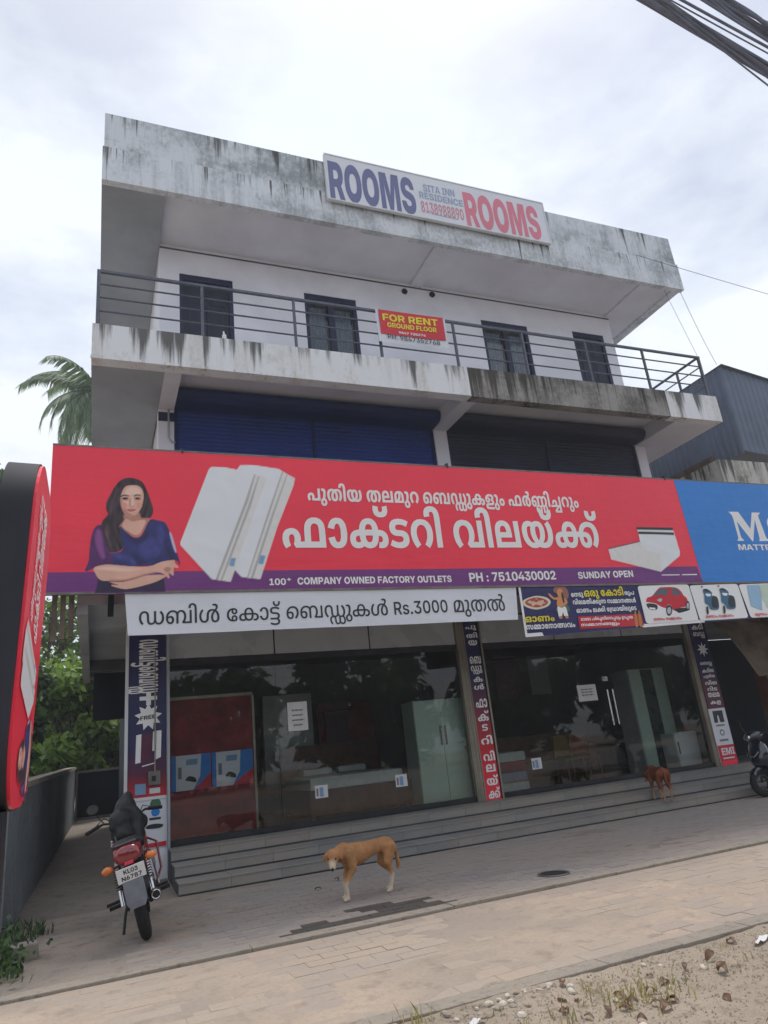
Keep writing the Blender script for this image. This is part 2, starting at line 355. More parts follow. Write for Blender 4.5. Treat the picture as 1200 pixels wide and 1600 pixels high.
M = dict(
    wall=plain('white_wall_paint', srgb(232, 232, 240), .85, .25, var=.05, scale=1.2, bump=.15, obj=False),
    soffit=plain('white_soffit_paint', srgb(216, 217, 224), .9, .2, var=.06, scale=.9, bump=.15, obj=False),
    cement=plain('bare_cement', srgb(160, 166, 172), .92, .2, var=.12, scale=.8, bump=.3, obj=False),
    dcement=plain('dark_cement', srgb(92, 94, 98), .92, .2, var=.16, scale=1.5, bump=.3, obj=False),
    roofband=stained('stained_parapet', srgb(212, 217, 222), 11.08, 11.85, .5, base_stain=1.0, moss=srgb(124, 131, 134), dens=2.2),
    roofbeam=stained('stained_roof_beam', srgb(218, 222, 228), 10.4, 11.1, .36, base_stain=.95, moss=srgb(140, 147, 150)),
    balc=stained('stained_balcony_band', srgb(226, 227, 230), 7.12, 7.75, .8, base_stain=.3, moss=srgb(176, 168, 154), dens=1.05),
    balcdark=stained('mossy_balcony_band', srgb(156, 152, 148), 7.12, 7.75, 1.0, base_stain=1.1, moss=srgb(74, 72, 69), dens=2.4),
    navy=plain('navy_paint', srgb(34, 38, 72), .5, .4, var=.15, scale=2),
    doorwood=plain('blue_black_door', srgb(38, 42, 62), .55, .4, var=.15, scale=5),
    curtain=plain('pale_curtain', srgb(150, 158, 176), .9, .2, var=.12, scale=14),
    glassy=glass_mat('window_glass'), shopglass=glass_mat('shop_glass', (.82, .87, .86, 1)),
    railing=plain('grey_painted_steel', srgb(88, 92, 104), .45, .5, metal=.3, var=.15, scale=8),
    shutter=plain('blue_shutter_paint', srgb(24, 42, 92), .6, .35, var=.16, scale=1.2),
    curtain_blue=plain('blue_shutter_curtain', srgb(38, 64, 138), .6, .35, var=.12, scale=1.2), shutter2=plain('slate_shutter_paint', srgb(48, 52, 72), .6, .35, var=.16, scale=1.2),
    acp=plain('glossy_grey_panel', srgb(176, 180, 184), .28, .6, metal=.0, var=.08, scale=1.5),
    blackframe=plain('black_frame', srgb(34, 35, 41), .4, .5, var=.2, scale=5),
    alu=plain('dull_aluminium', srgb(150, 142, 130), .45, .5, metal=.6, var=.12, scale=3),
    tile=None, steel=plain('galvanised_steel', srgb(120, 116, 114), .5, .5, metal=.5, var=.2, scale=6),
    interior=plain('shop_interior_paint', srgb(104, 98, 92), .8, .2, var=.1, scale=1.5), floor_in=plain('shop_floor_tile', srgb(120, 112, 104), .35, .5, var=.1, scale=2),
    rubber=plain('tyre_rubber', srgb(36, 36, 38), .8, .3, var=.2, scale=30, bump=.3), black=plain('black_plastic', srgb(24, 24, 27), .5, .5, var=.2, scale=20),
    chrome=plain('chrome', srgb(205, 205, 208), .14, .6, metal=1., var=.06, scale=10), greymetal=plain('engine_metal', srgb(92, 92, 96), .45, .5, metal=.7, var=.2, scale=20),
    redpaint=plain('dark_red_lacquer', srgb(120, 12, 24), .25, .6, var=.12, scale=8, coat=.6), redlens=plain('red_lens', srgb(130, 8, 22), .15, .7, var=.15, scale=20, coat=.8),
    orange=plain('orange_lens', srgb(214, 112, 30), .2, .6, var=.1, scale=20, coat=.5), pink=plain('red_reflector', srgb(214, 50, 84), .3, .6, var=.1, scale=40),
    greypl=plain('grey_mud_flap', srgb(112, 113, 120), .6, .4, var=.1, scale=12), tank=plain('green_black_lacquer', srgb(26, 40, 36), .2, .6, var=.3, scale=6, coat=.8),
    cover=plain('black_nylon', srgb(20, 21, 25), .55, .4, var=.25, scale=14, bump=.3), paper=plain('white_paper', srgb(214, 212, 214), .8, .2, var=.04, scale=8),
    bluescoot=plain('blue_black_lacquer', srgb(16, 24, 42), .18, .6, var=.2, scale=6, coat=.9), mirror=plain('mirror_glass', srgb(210, 215, 215), .05, .5, metal=1., var=.02, scale=3),
    bark=plain('bark', srgb(96, 84, 70), .9, .2, var=.3, scale=9, bump=.6), cable=plain('glare_pale_cable', srgb(112, 116, 132), .6, .3, var=.15, scale=4),  # cable grey is lightened: lens glare put into the colour
    whiteplast=plain('white_plastic', srgb(222, 222, 222), .4, .4, var=.05, scale=8), brownwood=plain('brown_wood', srgb(104, 66, 46), .5, .4, var=.2, scale=7), mattress=plain('mattress_fabric', srgb(206, 208, 206), .85, .2, var=.06, scale=8),
    mirrordark=plain('painted_reflection_mirror', srgb(60, 66, 62), .3, .5, var=.1), greenwhite=plain('pale_green_laminate', srgb(192, 212, 198), .35, .5, var=.04, scale=3), redcloth=plain('red_sheet', srgb(138, 48, 52), .7, .3, var=.25, scale=3), whitepaint=plain('white_enamel', srgb(214, 216, 220), .45, .4, var=.05, scale=3),  # dark mirror: its dim reflection is put into the base colour
    tarp=plain('dusty_tarpaulin', srgb(98, 86, 72), .85, .2, var=.3, scale=3, bump=.4), rust=plain('rusty_sheet', srgb(100, 86, 78), .8, .3, var=.3, scale=3), sheet=plain('blue_grey_sheet_metal', srgb(100, 110, 128), .55, .45, metal=.2, var=.15, scale=1.2),
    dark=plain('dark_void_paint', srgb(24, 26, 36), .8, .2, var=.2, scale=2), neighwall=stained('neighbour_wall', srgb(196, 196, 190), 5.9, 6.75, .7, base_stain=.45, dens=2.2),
)
M['yellowplast'] = plain('yellow_plastic', srgb(120, 96, 34), .45, .4); M['orangeplast'] = plain('orange_plastic', srgb(130, 66, 34), .45, .4)
def tile_mat():
    t = NT('grey_stone_tile'); oi = t.n('ObjectInfo'); P = t.pos(); b = t.noise(P, 1.2, 6); f = t.noise(P, 45, 5, .7)
    c = t.mix(t.ramp(oi.outputs['Random'], 0, 1), srgb(122, 121, 120), srgb(136, 134, 131)); c = t.mix(t.math('MULTIPLY', t.ramp(b, .35, .65), .65), c, srgb(150, 140, 128)); c = t.mix(t.math('MULTIPLY', t.ramp(f, .5, .75), .35), c, srgb(78, 80, 84))
    t.l(c, t.b.inputs['Base Color']); t.b.inputs['Roughness'].default_value = .72; t.bump(f, .2, .003); return t.m
M['tile'] = tile_mat(); M['boxgrey'] = plain('dark_grey_sheet', srgb(50, 50, 58), .65, .35, var=.2, scale=3)
M['pave_tan'] = paver_mat('tan_paver', srgb(168, 152, 138), srgb(160, 148, 138), srgb(172, 158, 142), .7)
M['pave_grey'] = paver_mat('grey_paver', srgb(150, 141, 135), srgb(140, 133, 129), srgb(158, 144, 132), .6)
M['pave_wet'] = paver_mat('dark_paver', srgb(82, 76, 72), srgb(72, 68, 66), srgb(96, 88, 80), .3)
M['bed'] = earth_mat('paver_bedding_sand', [srgb(156, 142, 128), srgb(146, 133, 121), srgb(128, 118, 108), srgb(106, 98, 90)])
M['dirt'] = earth_mat('dusty_earth', [srgb(172, 158, 142), srgb(156, 144, 129), srgb(130, 118, 104), srgb(104, 95, 84)], 1.0, .9)
M['asphalt'] = earth_mat('asphalt', [srgb(132, 130, 127), srgb(140, 136, 132), srgb(120, 118, 115), srgb(146, 142, 136)], 2, .3)
M['dust'] = earth_mat('tan_dust', [srgb(178, 161, 144), srgb(154, 142, 131), srgb(144, 131, 120), srgb(132, 121, 111)], .6, .35)
M['dustgrey'] = earth_mat('grey_dust', [srgb(162, 147, 133), srgb(134, 125, 117), srgb(118, 108, 99), srgb(108, 99, 92)], .6, .35)
M['concrete'] = earth_mat('kerb_concrete', [srgb(156, 146, 134), srgb(146, 138, 128), srgb(120, 114, 106), srgb(104, 100, 94)], 1.5, .3)
M['plaster'] = earth_mat('grey_plaster', [srgb(120, 124, 126), srgb(104, 108, 112), srgb(88, 92, 94), srgb(80, 84, 88)], .7, .2)
M['pcement'] = earth_mat('driveway_cement', [srgb(140, 130, 120), srgb(128, 119, 111), srgb(112, 104, 97), srgb(114, 106, 98)], .8, .2)
M['leafA'] = leaf_mat('bright_leaf', srgb(62, 88, 36), srgb(140, 170, 78)); M['leafB'] = leaf_mat('dark_leaf', srgb(26, 44, 26), srgb(76, 104, 52)); M['palm'] = leaf_mat('palm_leaf', srgb(54, 76, 52), srgb(120, 146, 102)); M['grass'] = leaf_mat('dry_grass', srgb(122, 122, 66), srgb(182, 172, 116)); M['dryleaf'] = leaf_mat('dead_leaf', srgb(110, 84, 66), srgb(176, 140, 112))

# ------------------------------------------------------------------ print data
# outlines of the letters used on the signs: font, letter, advance and closed outlines x, y, x, y ... (1/1000 em)
GLYPHS = {}
GLYPHS['mal'] = {
    'പ': (899, [[252,368,301,365,344,355,379,339,409,319,450,268,463,238,473,178,469,140,445,74,441,116,685,116,685,566,844,566,844,0,344,0,291,66,316,126,320,167,313,210,292,241,275,250,254,253,226,248,206,233,193,211,186,183,191,119,226,42,101,-13,62,43,36,104,27,174,40,246,55,277,77,303,103,326,134,344,209,365]]),
    'ു': (366, [[173,-238,113,-233,64,-215,24,-187,-5,-149,-22,-104,-28,-53,-17,15,14,70,36,92,64,109,131,130,212,130,280,110,331,71,363,15,371,-18,374,-54,363,-122,331,-177,308,-199,249,-228,213,-236],[173,-130,205,-122,217,-111,227,-97,235,-53,233,-29,218,5,191,23,173,25,155,23,128,5,113,-29,111,-53,113,-76,128,-111,140,-122],[141,578,214,567,242,554,283,515,306,463,313,404,306,305,297,257,253,102,106,116,131,211,147,299,151,401,140,437,130,450,114,458,94,460,47,454,24,564,75,574]]),
    'ത': (1052, [[523,-12,478,-9,437,0,402,16,371,37,345,64,325,96,302,177,301,266,319,340,354,403,404,458,496,529,556,556,623,572,700,578,808,567,852,553,923,512,950,486,971,456,1002,391,1015,322,1015,244,1000,167,971,100,932,42,883,-12,768,60,825,150,850,225,856,282,847,350,837,379,805,426,783,443,756,456,689,466,616,458,583,448,558,434,515,395,484,346,465,288,460,257,462,172,474,136,491,114,512,105,535,105,556,114,573,135,585,171,589,224,583,289,575,319,535,396,497,433,475,446,404,465,339,463,304,456,249,425,230,404,204,350,198,319,197,257,206,203,224,154,283,60,167,-12,119,42,80,100,52,168,36,245,36,322,51,389,64,422,104,483,132,510,166,533,206,552,252,566,306,575,403,577,502,558,561,531,585,507,633,475,672,437,705,394,729,345,743,289,748,224,737,130,722,92,702,60,677,34,646,14,610,-1]]),
    'ി': (269, [[-17,852,65,842,128,811,165,776,179,755,199,705,211,642,214,562,214,0,55,0,55,571,51,644,35,706,8,731,-30,736,-56,724,-68,709,-75,676,-70,638,-225,620,-228,629,-233,668,-230,715,-221,747,-206,775,-185,798,-160,818,-96,844]]),
    'യ': (1061, [[679,-12,578,-1,518,20,483,37,397,107,352,166,322,232,307,304,306,366,314,411,335,467,384,528,443,563,513,577,604,571,661,551,706,517,739,470,759,411,766,340,761,279,747,223,723,173,692,128,654,89,584,37,486,0,418,-11,325,-9,274,-1,228,14,150,57,119,85,93,118,71,154,55,194,43,237,34,329,36,377,45,420,60,459,81,494,108,523,141,546,180,564,225,574,276,578,353,567,387,553,419,532,447,506,471,472,354,411,331,441,305,458,261,461,232,448,220,436,203,403,194,359,195,287,203,246,217,209,257,150,285,128,316,112,350,103,418,101,497,120,522,137,557,176,584,225,601,281,605,311,602,394,589,429,571,451,548,461,511,457,489,442,474,413,466,369,466,312,485,229,524,159,561,125,633,104,662,100,714,103,777,124,802,142,823,166,853,229,862,312,856,377,838,444,804,512,933,578,985,493,1015,404,1022,360,1023,274,1008,195,995,157,954,90,925,61,889,36,848,16,799,0,743,-9]]),
    'ല': (867, [[812,566,812,0,51,0,51,304,59,397,83,463,100,490,142,532,198,561,267,576,347,576,417,561,472,532,515,487,532,459,553,392,560,304,560,211,210,211,210,116,653,116,653,566],[306,462,275,459,250,447,232,428,219,403,212,373,210,326,402,326,399,373,391,404,378,429,359,448,335,459]]),
    'മ': (763, [[373,578,478,569,523,559,562,544,627,504,676,445,697,395,710,333,714,0,50,0,54,333,67,396,89,447,138,506,200,545,277,570],[295,458,270,453,249,438,232,415,218,383,208,308,207,67,168,69,228,136,279,206,300,242,330,316,338,353,339,415,333,435,322,449],[497,362,491,303,458,218,423,162,380,106,362,111,556,115,555,302,546,365,526,412,512,430,496,446,453,470,455,476,485,429,496,387]]),
    'റ': (689, [[345,578,448,567,491,553,560,513,608,458,639,394,653,323,653,245,638,168,625,133,590,70,520,-13,402,60,449,128,480,201,491,286,483,350,460,402,424,439,376,458,319,458,293,451,248,424,217,380,206,353,198,287,203,229,216,178,238,130,286,60,167,-13,98,70,64,133,51,168,36,245,34,289,36,323,51,391,64,424,104,484,163,534,242,567]]),
    'െ': (741, [[249,-12,175,-1,111,34,85,61,63,95,47,136,37,184,37,289,58,376,99,451,160,511,197,534,285,567,335,575,390,578,494,567,537,554,607,514,657,459,689,394,704,323,704,244,688,167,659,100,620,41,571,-13,454,59,501,127,524,174,542,254,541,318,525,377,511,402,471,439,413,458,339,458,272,433,221,385,202,354,180,280,182,175,201,119,221,103,244,98,262,102,282,119,291,154,290,193,278,226,254,242,219,242,200,236,165,210,124,165,104,273,179,329,242,350,279,353,344,343,371,331,394,314,426,270,437,242,445,178,443,140,423,76,384,28,357,11,326,-2]]),
    'ബ': (1336, [[374,578,473,567,513,554,550,535,584,510,617,477,644,402,667,287,667,0,508,0,508,282,499,382,481,419,468,433,444,449,414,458,372,462,338,459,275,438,247,419,224,395,204,365,189,329,180,288,178,236,182,173,193,133,201,119,221,103,244,98,270,106,282,119,291,155,290,193,278,226,254,242,219,242,200,236,165,210,124,165,104,273,179,329,244,350,280,353,345,343,394,314,427,270,443,212,445,178,443,140,435,106,423,76,405,49,357,10,325,-2,289,-10,210,-9,175,-1,111,34,85,61,63,96,47,137,37,186,34,244,39,313,54,374,79,428,112,473,153,511,201,540,254,561,312,574],[1281,566,1281,0,830,0,774,66,820,149,844,222,851,297,845,366,825,414,811,432,779,454,743,461,721,459,697,447,683,431,672,403,667,336,667,6,521,6,521,236,561,424,572,499,599,525,656,560,688,570,761,578,811,574,857,562,897,543,931,516,960,483,983,445,999,402,1009,354,1012,276,1006,225,994,179,977,137,953,96,921,116,1122,116,1122,566]]),
    'ഡ്ഡ': (1230, [[601,-10,567,-8,510,5,462,31,414,78,393,114,375,184,370,375,363,411,350,437,335,451,292,461,260,454,231,433,209,395,197,336,197,270,212,189,232,138,278,59,157,-13,111,50,75,114,49,184,41,221,35,303,38,355,48,404,65,447,88,485,118,518,154,544,195,563,241,574,293,578,365,572,396,564,447,539,483,507,495,490,521,428,530,377,533,218,541,156,547,142,570,116,589,108,625,106,654,115,669,127,684,151,691,186,694,566,852,566,852,238,857,166,867,137,882,120,908,107,945,106,979,121,1008,152,1027,201,1034,269,1030,323,1009,401,951,506,1073,578,1120,515,1156,450,1181,381,1189,344,1195,263,1192,212,1182,165,1165,121,1143,83,1114,50,1080,23,1040,4,995,-8,908,-10,845,5,817,19,763,63,782,67,732,24,705,9,676,-2],[745,-337,690,-332,643,-316,607,-291,591,-273,579,-253,564,-204,554,-41,545,-20,534,-9,502,0,484,-3,455,-25,444,-45,436,-109,451,-198,494,-278,390,-337,334,-249,315,-198,305,-142,306,-73,314,-36,326,-3,344,25,394,68,427,83,464,91,533,93,602,73,647,36,673,-4,688,-55,693,-187,699,-210,721,-233,747,-239,771,-235,782,-227,799,-194,803,-144,803,66,934,66,936,-186,943,-211,955,-228,990,-239,1026,-228,1041,-214,1059,-166,1061,-130,1060,-101,1047,-44,1021,10,1003,35,1112,85,1137,53,1173,-15,1192,-89,1194,-128,1184,-205,1171,-239,1153,-268,1103,-311,1072,-326,1037,-334,968,-335,916,-322,871,-295,849,-275,882,-273,866,-291,827,-319,804,-329]]),
    'ക': (1071, [[224,-12,166,-7,117,9,78,34,50,69,33,112,27,163,30,197,51,254,89,296,131,321,171,336,245,349,349,353,742,353,838,349,909,336,966,310,1007,275,1034,226,1043,162,1038,109,1020,66,991,32,952,7,907,-7,840,-12,767,-1,793,109,826,104,850,106,875,119,883,131,890,162,886,186,876,205,849,225,776,237,281,237,229,229,197,212,181,187,178,153,190,123,219,106,264,104,296,112,345,144,410,42,332,2,271,-10],[537,578,594,574,644,562,686,542,720,514,747,480,768,440,783,393,794,285,791,223,781,168,765,121,742,80,713,47,678,21,637,3,590,-8,538,-12,495,-10,421,9,364,46,341,71,306,131,294,166,285,204,279,288,286,373,308,445,345,502,396,544,460,570],[537,462,505,458,479,443,459,419,446,384,438,339,435,283,446,183,465,139,495,112,537,104,577,112,607,138,627,182,638,284,633,356,618,409,594,443,577,454]]),
    'ള': (735, [[384,464,331,461,263,449,210,426,176,394,167,377,162,327,168,267,186,241,198,235,227,234,247,248,256,272,255,307,243,329,220,339,197,339,159,327,131,312,69,341,136,395,203,423,249,429,282,426,335,410,372,379,385,359,394,337,401,285,399,258,384,209,351,168,297,140,218,130,151,140,96,170,74,191,43,248,35,283,35,355,53,418,90,475,148,522,229,557,279,569,398,578,515,569,562,558,636,523,662,500,680,472,692,442,695,407,685,353,653,311,601,281,568,270,489,256,449,317,449,340,502,345,524,358,536,385,529,421,508,441,471,456],[704,158,698,109,678,70,650,40,621,22,566,7,489,0,244,-2,225,-6,206,-17,197,-41,201,-60,209,-70,242,-84,687,-87,687,-204,291,-204,182,-196,130,-182,88,-158,56,-122,46,-100,37,-47,44,3,53,25,81,62,130,93,164,104,231,114,496,118,533,135,544,154,546,171,535,204,506,222,449,227,449,331,575,303,648,269,673,246,690,220,701,191]]),
    'ം': (479, [[240,-12,158,-1,95,31,71,54,39,112,28,183,31,220,54,285,97,335,160,367,238,378,319,367,353,354,382,336,426,286,440,255,451,183,440,111,426,80,383,30,354,12,320,-1],[239,265,206,257,193,246,176,209,174,182,182,136,192,120,206,109,240,100,273,109,286,119,303,156,305,183,297,230,286,246,273,257]]),
    'ഫ': (1144, [[252,368,301,365,344,355,379,339,409,319,450,268,463,238,473,178,469,140,445,74,438,116,665,116,666,0,344,0,291,66,316,126,320,167,313,210,292,241,275,250,254,253,226,248,206,233,193,211,186,183,191,119,226,42,101,-13,62,43,36,104,27,174,40,246,55,277,77,303,103,326,134,344,209,365],[830,578,908,571,972,549,1022,513,1045,488,1063,459,1076,428,1090,348,1092,0,567,0,567,330,574,391,587,439,608,479,637,514,688,549,752,571],[831,461,800,458,765,441,746,419,732,384,725,296,725,116,934,116,934,291,927,383,914,419,895,441,874,454]]),
    'ർ': (766, [[510,-12,464,-9,423,0,388,15,358,36,333,63,314,95,301,132,290,220,296,284,304,315,330,374,372,433,430,493,452,530,488,567,518,619,520,639,514,664,496,680,455,686,409,678,383,784,421,794,513,802,588,792,615,781,636,765,663,727,671,706,677,662,674,627,649,563,602,501,530,425,495,380,460,301,448,215,458,141,473,117,496,104,530,106,545,114,566,149,573,218,567,283,551,344,533,381,511,412,482,436,438,457,378,465,309,455,255,428,234,408,218,383,199,323,198,257,207,203,237,130,285,59,168,-13,99,69,64,132,42,204,35,289,37,324,52,394,86,459,139,513,214,553,260,567,312,575,429,575,507,557,557,536,596,512,626,487,677,426,712,353,731,271,733,228,727,157,709,97,679,50,636,16,580,-5]]),
    'ണ്ണ': (1370, [[374,578,473,567,513,554,550,535,617,478,573,496,596,521,650,557,714,576,785,576,845,560,872,545,922,500,904,504,957,546,1015,570,1048,576,1135,574,1180,562,1220,543,1255,516,1283,484,1306,445,1323,402,1332,354,1336,303,1329,221,1309,148,1279,82,1214,-13,1091,60,1125,113,1159,191,1174,270,1173,334,1159,393,1135,432,1103,454,1058,461,1039,456,1016,439,997,399,993,356,993,22,834,22,834,326,829,398,817,428,802,446,775,459,738,461,708,451,693,438,677,413,669,377,667,22,508,22,508,283,499,382,481,419,457,441,414,458,372,462,305,451,247,419,204,365,189,329,180,288,178,236,182,173,193,133,201,119,221,103,244,98,270,106,282,119,291,154,290,193,278,226,254,242,219,242,200,236,165,210,124,165,104,273,179,329,244,350,314,350,371,331,412,294,437,242,443,212,443,140,423,75,405,49,357,10,289,-10,210,-9,175,-1,141,14,111,34,85,61,63,96,47,137,37,187,34,244,39,313,54,374,79,428,112,473,153,511,201,540,254,561,312,574],[598,98,644,95,688,84,728,67,763,41,792,4,814,-42,705,-193,704,-120,698,-73,684,-39,673,-26,640,-7,593,0,538,-11,504,-31,489,-47,470,-89,464,-130,467,-203,476,-228,496,-246,529,-244,543,-229,547,-200,543,-174,538,-164,520,-153,474,-159,444,-180,411,-212,389,-135,436,-98,482,-72,533,-63,573,-67,605,-80,630,-100,647,-127,657,-159,660,-197,656,-237,644,-271,624,-299,596,-320,558,-333,512,-337,462,-331,421,-314,389,-286,365,-248,351,-202,347,-148,350,-97,362,-51,381,-12,407,21,438,49,513,86],[894,98,922,97,969,84,989,73,1027,38,1000,42,1040,74,1062,85,1109,97,1173,95,1209,86,1240,71,1267,51,1289,26,1307,-3,1327,-74,1327,-156,1307,-237,1270,-307,1248,-337,1142,-284,1182,-204,1197,-110,1195,-75,1177,-26,1163,-11,1130,0,1115,-2,1096,-14,1083,-52,1081,-331,949,-331,946,-51,928,-12,910,-2,894,0,864,-8,848,-27,841,-50,837,-84,837,-331,705,-331,705,-178,738,18,761,44,810,79,837,90]]),
    'ച്ച': (931, [[876,566,876,0,595,0,569,4,475,0,20,0,20,116,431,116,355,94,370,107,394,141,407,182,409,206,403,244,395,259,370,277,334,277,308,259,295,226,296,171,142,158,137,215,143,267,161,310,191,346,233,373,286,389,352,394,426,387,455,377,502,351,533,317,557,258,559,188,540,131,515,94,492,116,717,116,717,566],[876,124,876,-289,351,-289,290,-184,507,-17,621,55,725,13,516,-148,428,-210,441,-183,721,-180,721,61]]),
    'ാ': (540, [[504,285,503,243,492,166,469,100,431,47,376,10,342,-2,302,-10,215,-10,148,5,121,18,78,51,48,92,16,185,177,213,200,142,229,110,259,103,278,106,307,124,318,141,338,215,338,353,318,426,294,453,261,463,246,461,221,448,196,410,180,354,18,383,46,454,91,517,134,549,191,571,265,578,347,568,381,555,434,517,471,464,483,433,499,363]]),
    '്': (0, [[-118,598,-201,607,-260,634,-281,654,-297,677,-315,732,-317,778,-303,836,-166,813,-173,777,-166,732,-154,717,-126,706,-93,708,-76,717,-63,732,-55,769,-61,813,71,836,82,792,81,732,75,703,48,654,27,634,-33,607]]),
    'ട': (571, [[283,578,388,570,435,560,517,534,552,518,487,414,393,449,327,459,266,460,230,452,205,439,192,422,187,401,191,378,198,367,224,352,390,340,450,322,496,291,523,259,540,220,545,171,542,137,533,106,517,77,495,51,467,29,389,-2,339,-9,282,-12,182,-5,92,16,12,49,75,155,162,120,226,108,273,105,338,114,364,127,379,147,383,169,379,194,356,217,322,226,186,234,118,252,67,285,45,315,30,352,25,397,28,431,53,490,76,515,104,537,180,567]]),
    'വ': (976, [[345,578,447,567,489,554,526,536,558,514,584,488,606,460,636,397,651,329,652,294,651,257,638,191,598,108,536,29,577,116,762,116,762,566,921,566,921,0,473,0,412,74,452,133,480,202,491,286,483,350,474,378,444,423,401,451,347,461,293,451,248,424,231,404,206,352,198,287,208,203,238,130,286,59,167,-13,98,70,64,133,51,168,36,245,34,289,36,323,51,391,64,424,104,484,163,534,242,567]]),
    'ക്ക': (1552, [[537,578,594,574,644,562,686,542,720,514,747,480,768,440,783,393,794,285,791,223,781,168,765,121,742,80,713,47,678,21,637,3,590,-8,538,-12,495,-10,421,9,364,46,341,71,306,131,294,166,285,204,279,288,286,373,308,445,345,502,396,544,460,570],[537,462,505,458,479,443,459,419,446,384,438,339,435,283,446,183,465,139,495,112,537,104,577,112,607,138,627,182,638,284,633,356,618,409,594,443,577,454],[224,-12,166,-7,117,9,78,34,50,69,33,112,27,163,30,197,51,254,89,296,131,321,171,336,245,349,349,353,989,353,1071,349,1147,332,1201,300,1236,257,1254,201,1256,168,1250,116,1233,72,1205,36,1166,9,1119,-7,1062,-12,980,-1,916,34,891,59,872,90,858,126,849,168,846,215,855,324,880,398,898,430,944,487,1002,530,1036,547,1111,570,1195,578,1304,567,1348,553,1387,534,1420,511,1448,485,1470,456,1501,391,1516,321,1518,286,1510,204,1500,167,1487,132,1452,69,1383,-13,1265,59,1324,150,1349,225,1352,318,1335,377,1302,423,1279,439,1253,451,1188,461,1158,459,1103,444,1056,413,1019,368,995,308,987,212,991,161,997,143,1013,117,1033,105,1055,101,1082,108,1098,129,1102,143,1103,172,1098,194,1087,211,1070,224,1031,235,281,237,243,233,205,218,185,196,177,166,180,142,190,123,219,106,264,104,296,112,345,144,410,42,332,2,271,-10]]),
    'ഓ': (1318, [[460,578,582,568,628,555,665,538,694,518,730,468,742,410,733,356,704,313,652,278,654,285,707,253,727,231,740,206,751,146,746,100,729,61,702,30,663,6,614,-7,533,-12,449,0,470,111,517,104,548,105,577,117,591,142,590,178,570,206,540,219,478,223,478,337,523,338,556,348,575,365,583,394,579,416,568,433,549,445,490,459,415,460,318,439,262,410,217,370,187,316,179,284,178,200,193,132,201,119,221,103,243,98,269,106,286,129,291,154,290,194,278,226,254,242,218,242,199,236,163,210,122,164,101,271,123,292,176,328,207,342,241,350,313,350,370,331,411,294,436,242,442,212,442,140,422,76,405,49,356,10,289,-10,209,-9,173,-1,139,14,109,34,83,61,62,94,46,134,33,235,37,289,47,339,65,384,88,424,118,460,153,491,194,518,289,556,400,576],[1283,285,1271,166,1248,100,1210,47,1155,10,1120,-2,1080,-10,993,-10,926,5,899,18,876,33,840,71,816,114,794,185,956,213,978,142,996,118,1008,110,1038,103,1056,106,1085,124,1096,141,1105,161,1116,215,1119,321,1105,405,1096,426,1072,453,1039,463,1024,461,1000,448,974,410,958,354,797,383,824,454,869,517,912,549,970,571,1044,578,1126,568,1188,538,1212,517,1233,492,1262,433,1278,363]]),
    'ണ': (1370, [[374,578,473,567,513,554,550,535,617,478,573,496,596,521,650,557,714,576,785,576,845,560,872,545,922,500,904,504,957,546,1015,570,1048,576,1135,574,1180,562,1220,543,1255,516,1283,484,1306,445,1323,402,1332,354,1336,303,1329,221,1309,149,1279,82,1214,-13,1091,60,1125,113,1159,191,1174,270,1173,334,1159,393,1135,432,1103,454,1058,461,1039,456,1016,439,997,399,993,356,993,0,834,0,834,326,829,398,817,428,802,446,775,459,738,461,708,451,693,438,677,413,669,377,667,0,508,0,508,283,499,382,481,419,457,441,414,458,372,462,305,451,247,419,204,365,189,329,180,288,178,236,182,173,193,133,201,119,221,103,244,98,270,106,282,119,291,154,290,193,278,226,254,242,219,242,200,236,165,210,124,165,104,273,179,329,244,350,314,350,371,331,412,294,437,242,443,212,443,140,423,75,405,49,357,10,289,-10,210,-9,175,-1,141,14,111,34,85,61,63,96,47,137,37,187,34,244,39,313,54,374,79,428,112,473,153,511,201,540,254,561,312,574]]),
    'സ': (1230, [[629,578,694,572,748,552,792,522,819,490,838,452,851,407,857,351,858,215,866,155,880,129,894,116,937,105,971,112,986,121,1011,150,1028,198,1034,267,1030,324,1018,377,998,428,951,507,1073,579,1119,516,1155,452,1169,418,1188,345,1195,263,1192,211,1181,162,1164,119,1141,80,1112,48,1076,22,1035,3,989,-8,937,-12,864,-6,834,2,783,27,761,44,735,77,709,138,697,219,695,373,688,410,674,436,651,455,605,460,575,451,561,439,546,415,538,380,536,0,377,0,377,357,373,400,362,429,347,447,322,459,303,461,267,454,235,431,211,392,197,334,197,270,212,192,245,114,279,60,157,-12,110,52,74,116,49,185,41,222,35,303,38,354,48,402,64,445,87,484,116,516,150,543,190,562,235,574,322,576,385,561,440,528,467,503,448,499,472,523,524,558,589,576]]),
    'മ്മ': (1269, [[373,578,482,567,545,547,601,515,627,494,662,453,687,393,700,316,702,0,50,0,54,333,67,396,89,447,138,506,200,545,277,570],[295,458,270,453,249,438,232,415,218,383,208,308,207,67,168,69,228,136,279,206,300,242,330,316,338,353,339,415,333,435,322,449],[497,362,491,303,458,218,423,162,380,106,362,111,556,115,555,302,546,365,526,412,512,430,496,446,453,470,455,476,485,429,496,387],[878,578,984,569,1068,544,1132,504,1181,445,1202,395,1215,333,1219,0,566,0,569,317,575,369,595,432,636,491,683,530,710,545,739,557,804,573],[800,458,775,453,754,438,737,415,724,382,713,305,712,67,674,69,733,136,785,206,806,242,836,316,844,353,846,403,842,426,828,449],[1003,362,988,274,963,218,929,162,885,106,867,111,1062,115,1061,302,1051,365,1043,390,1018,430,1001,446,959,470,960,476,991,429]]),
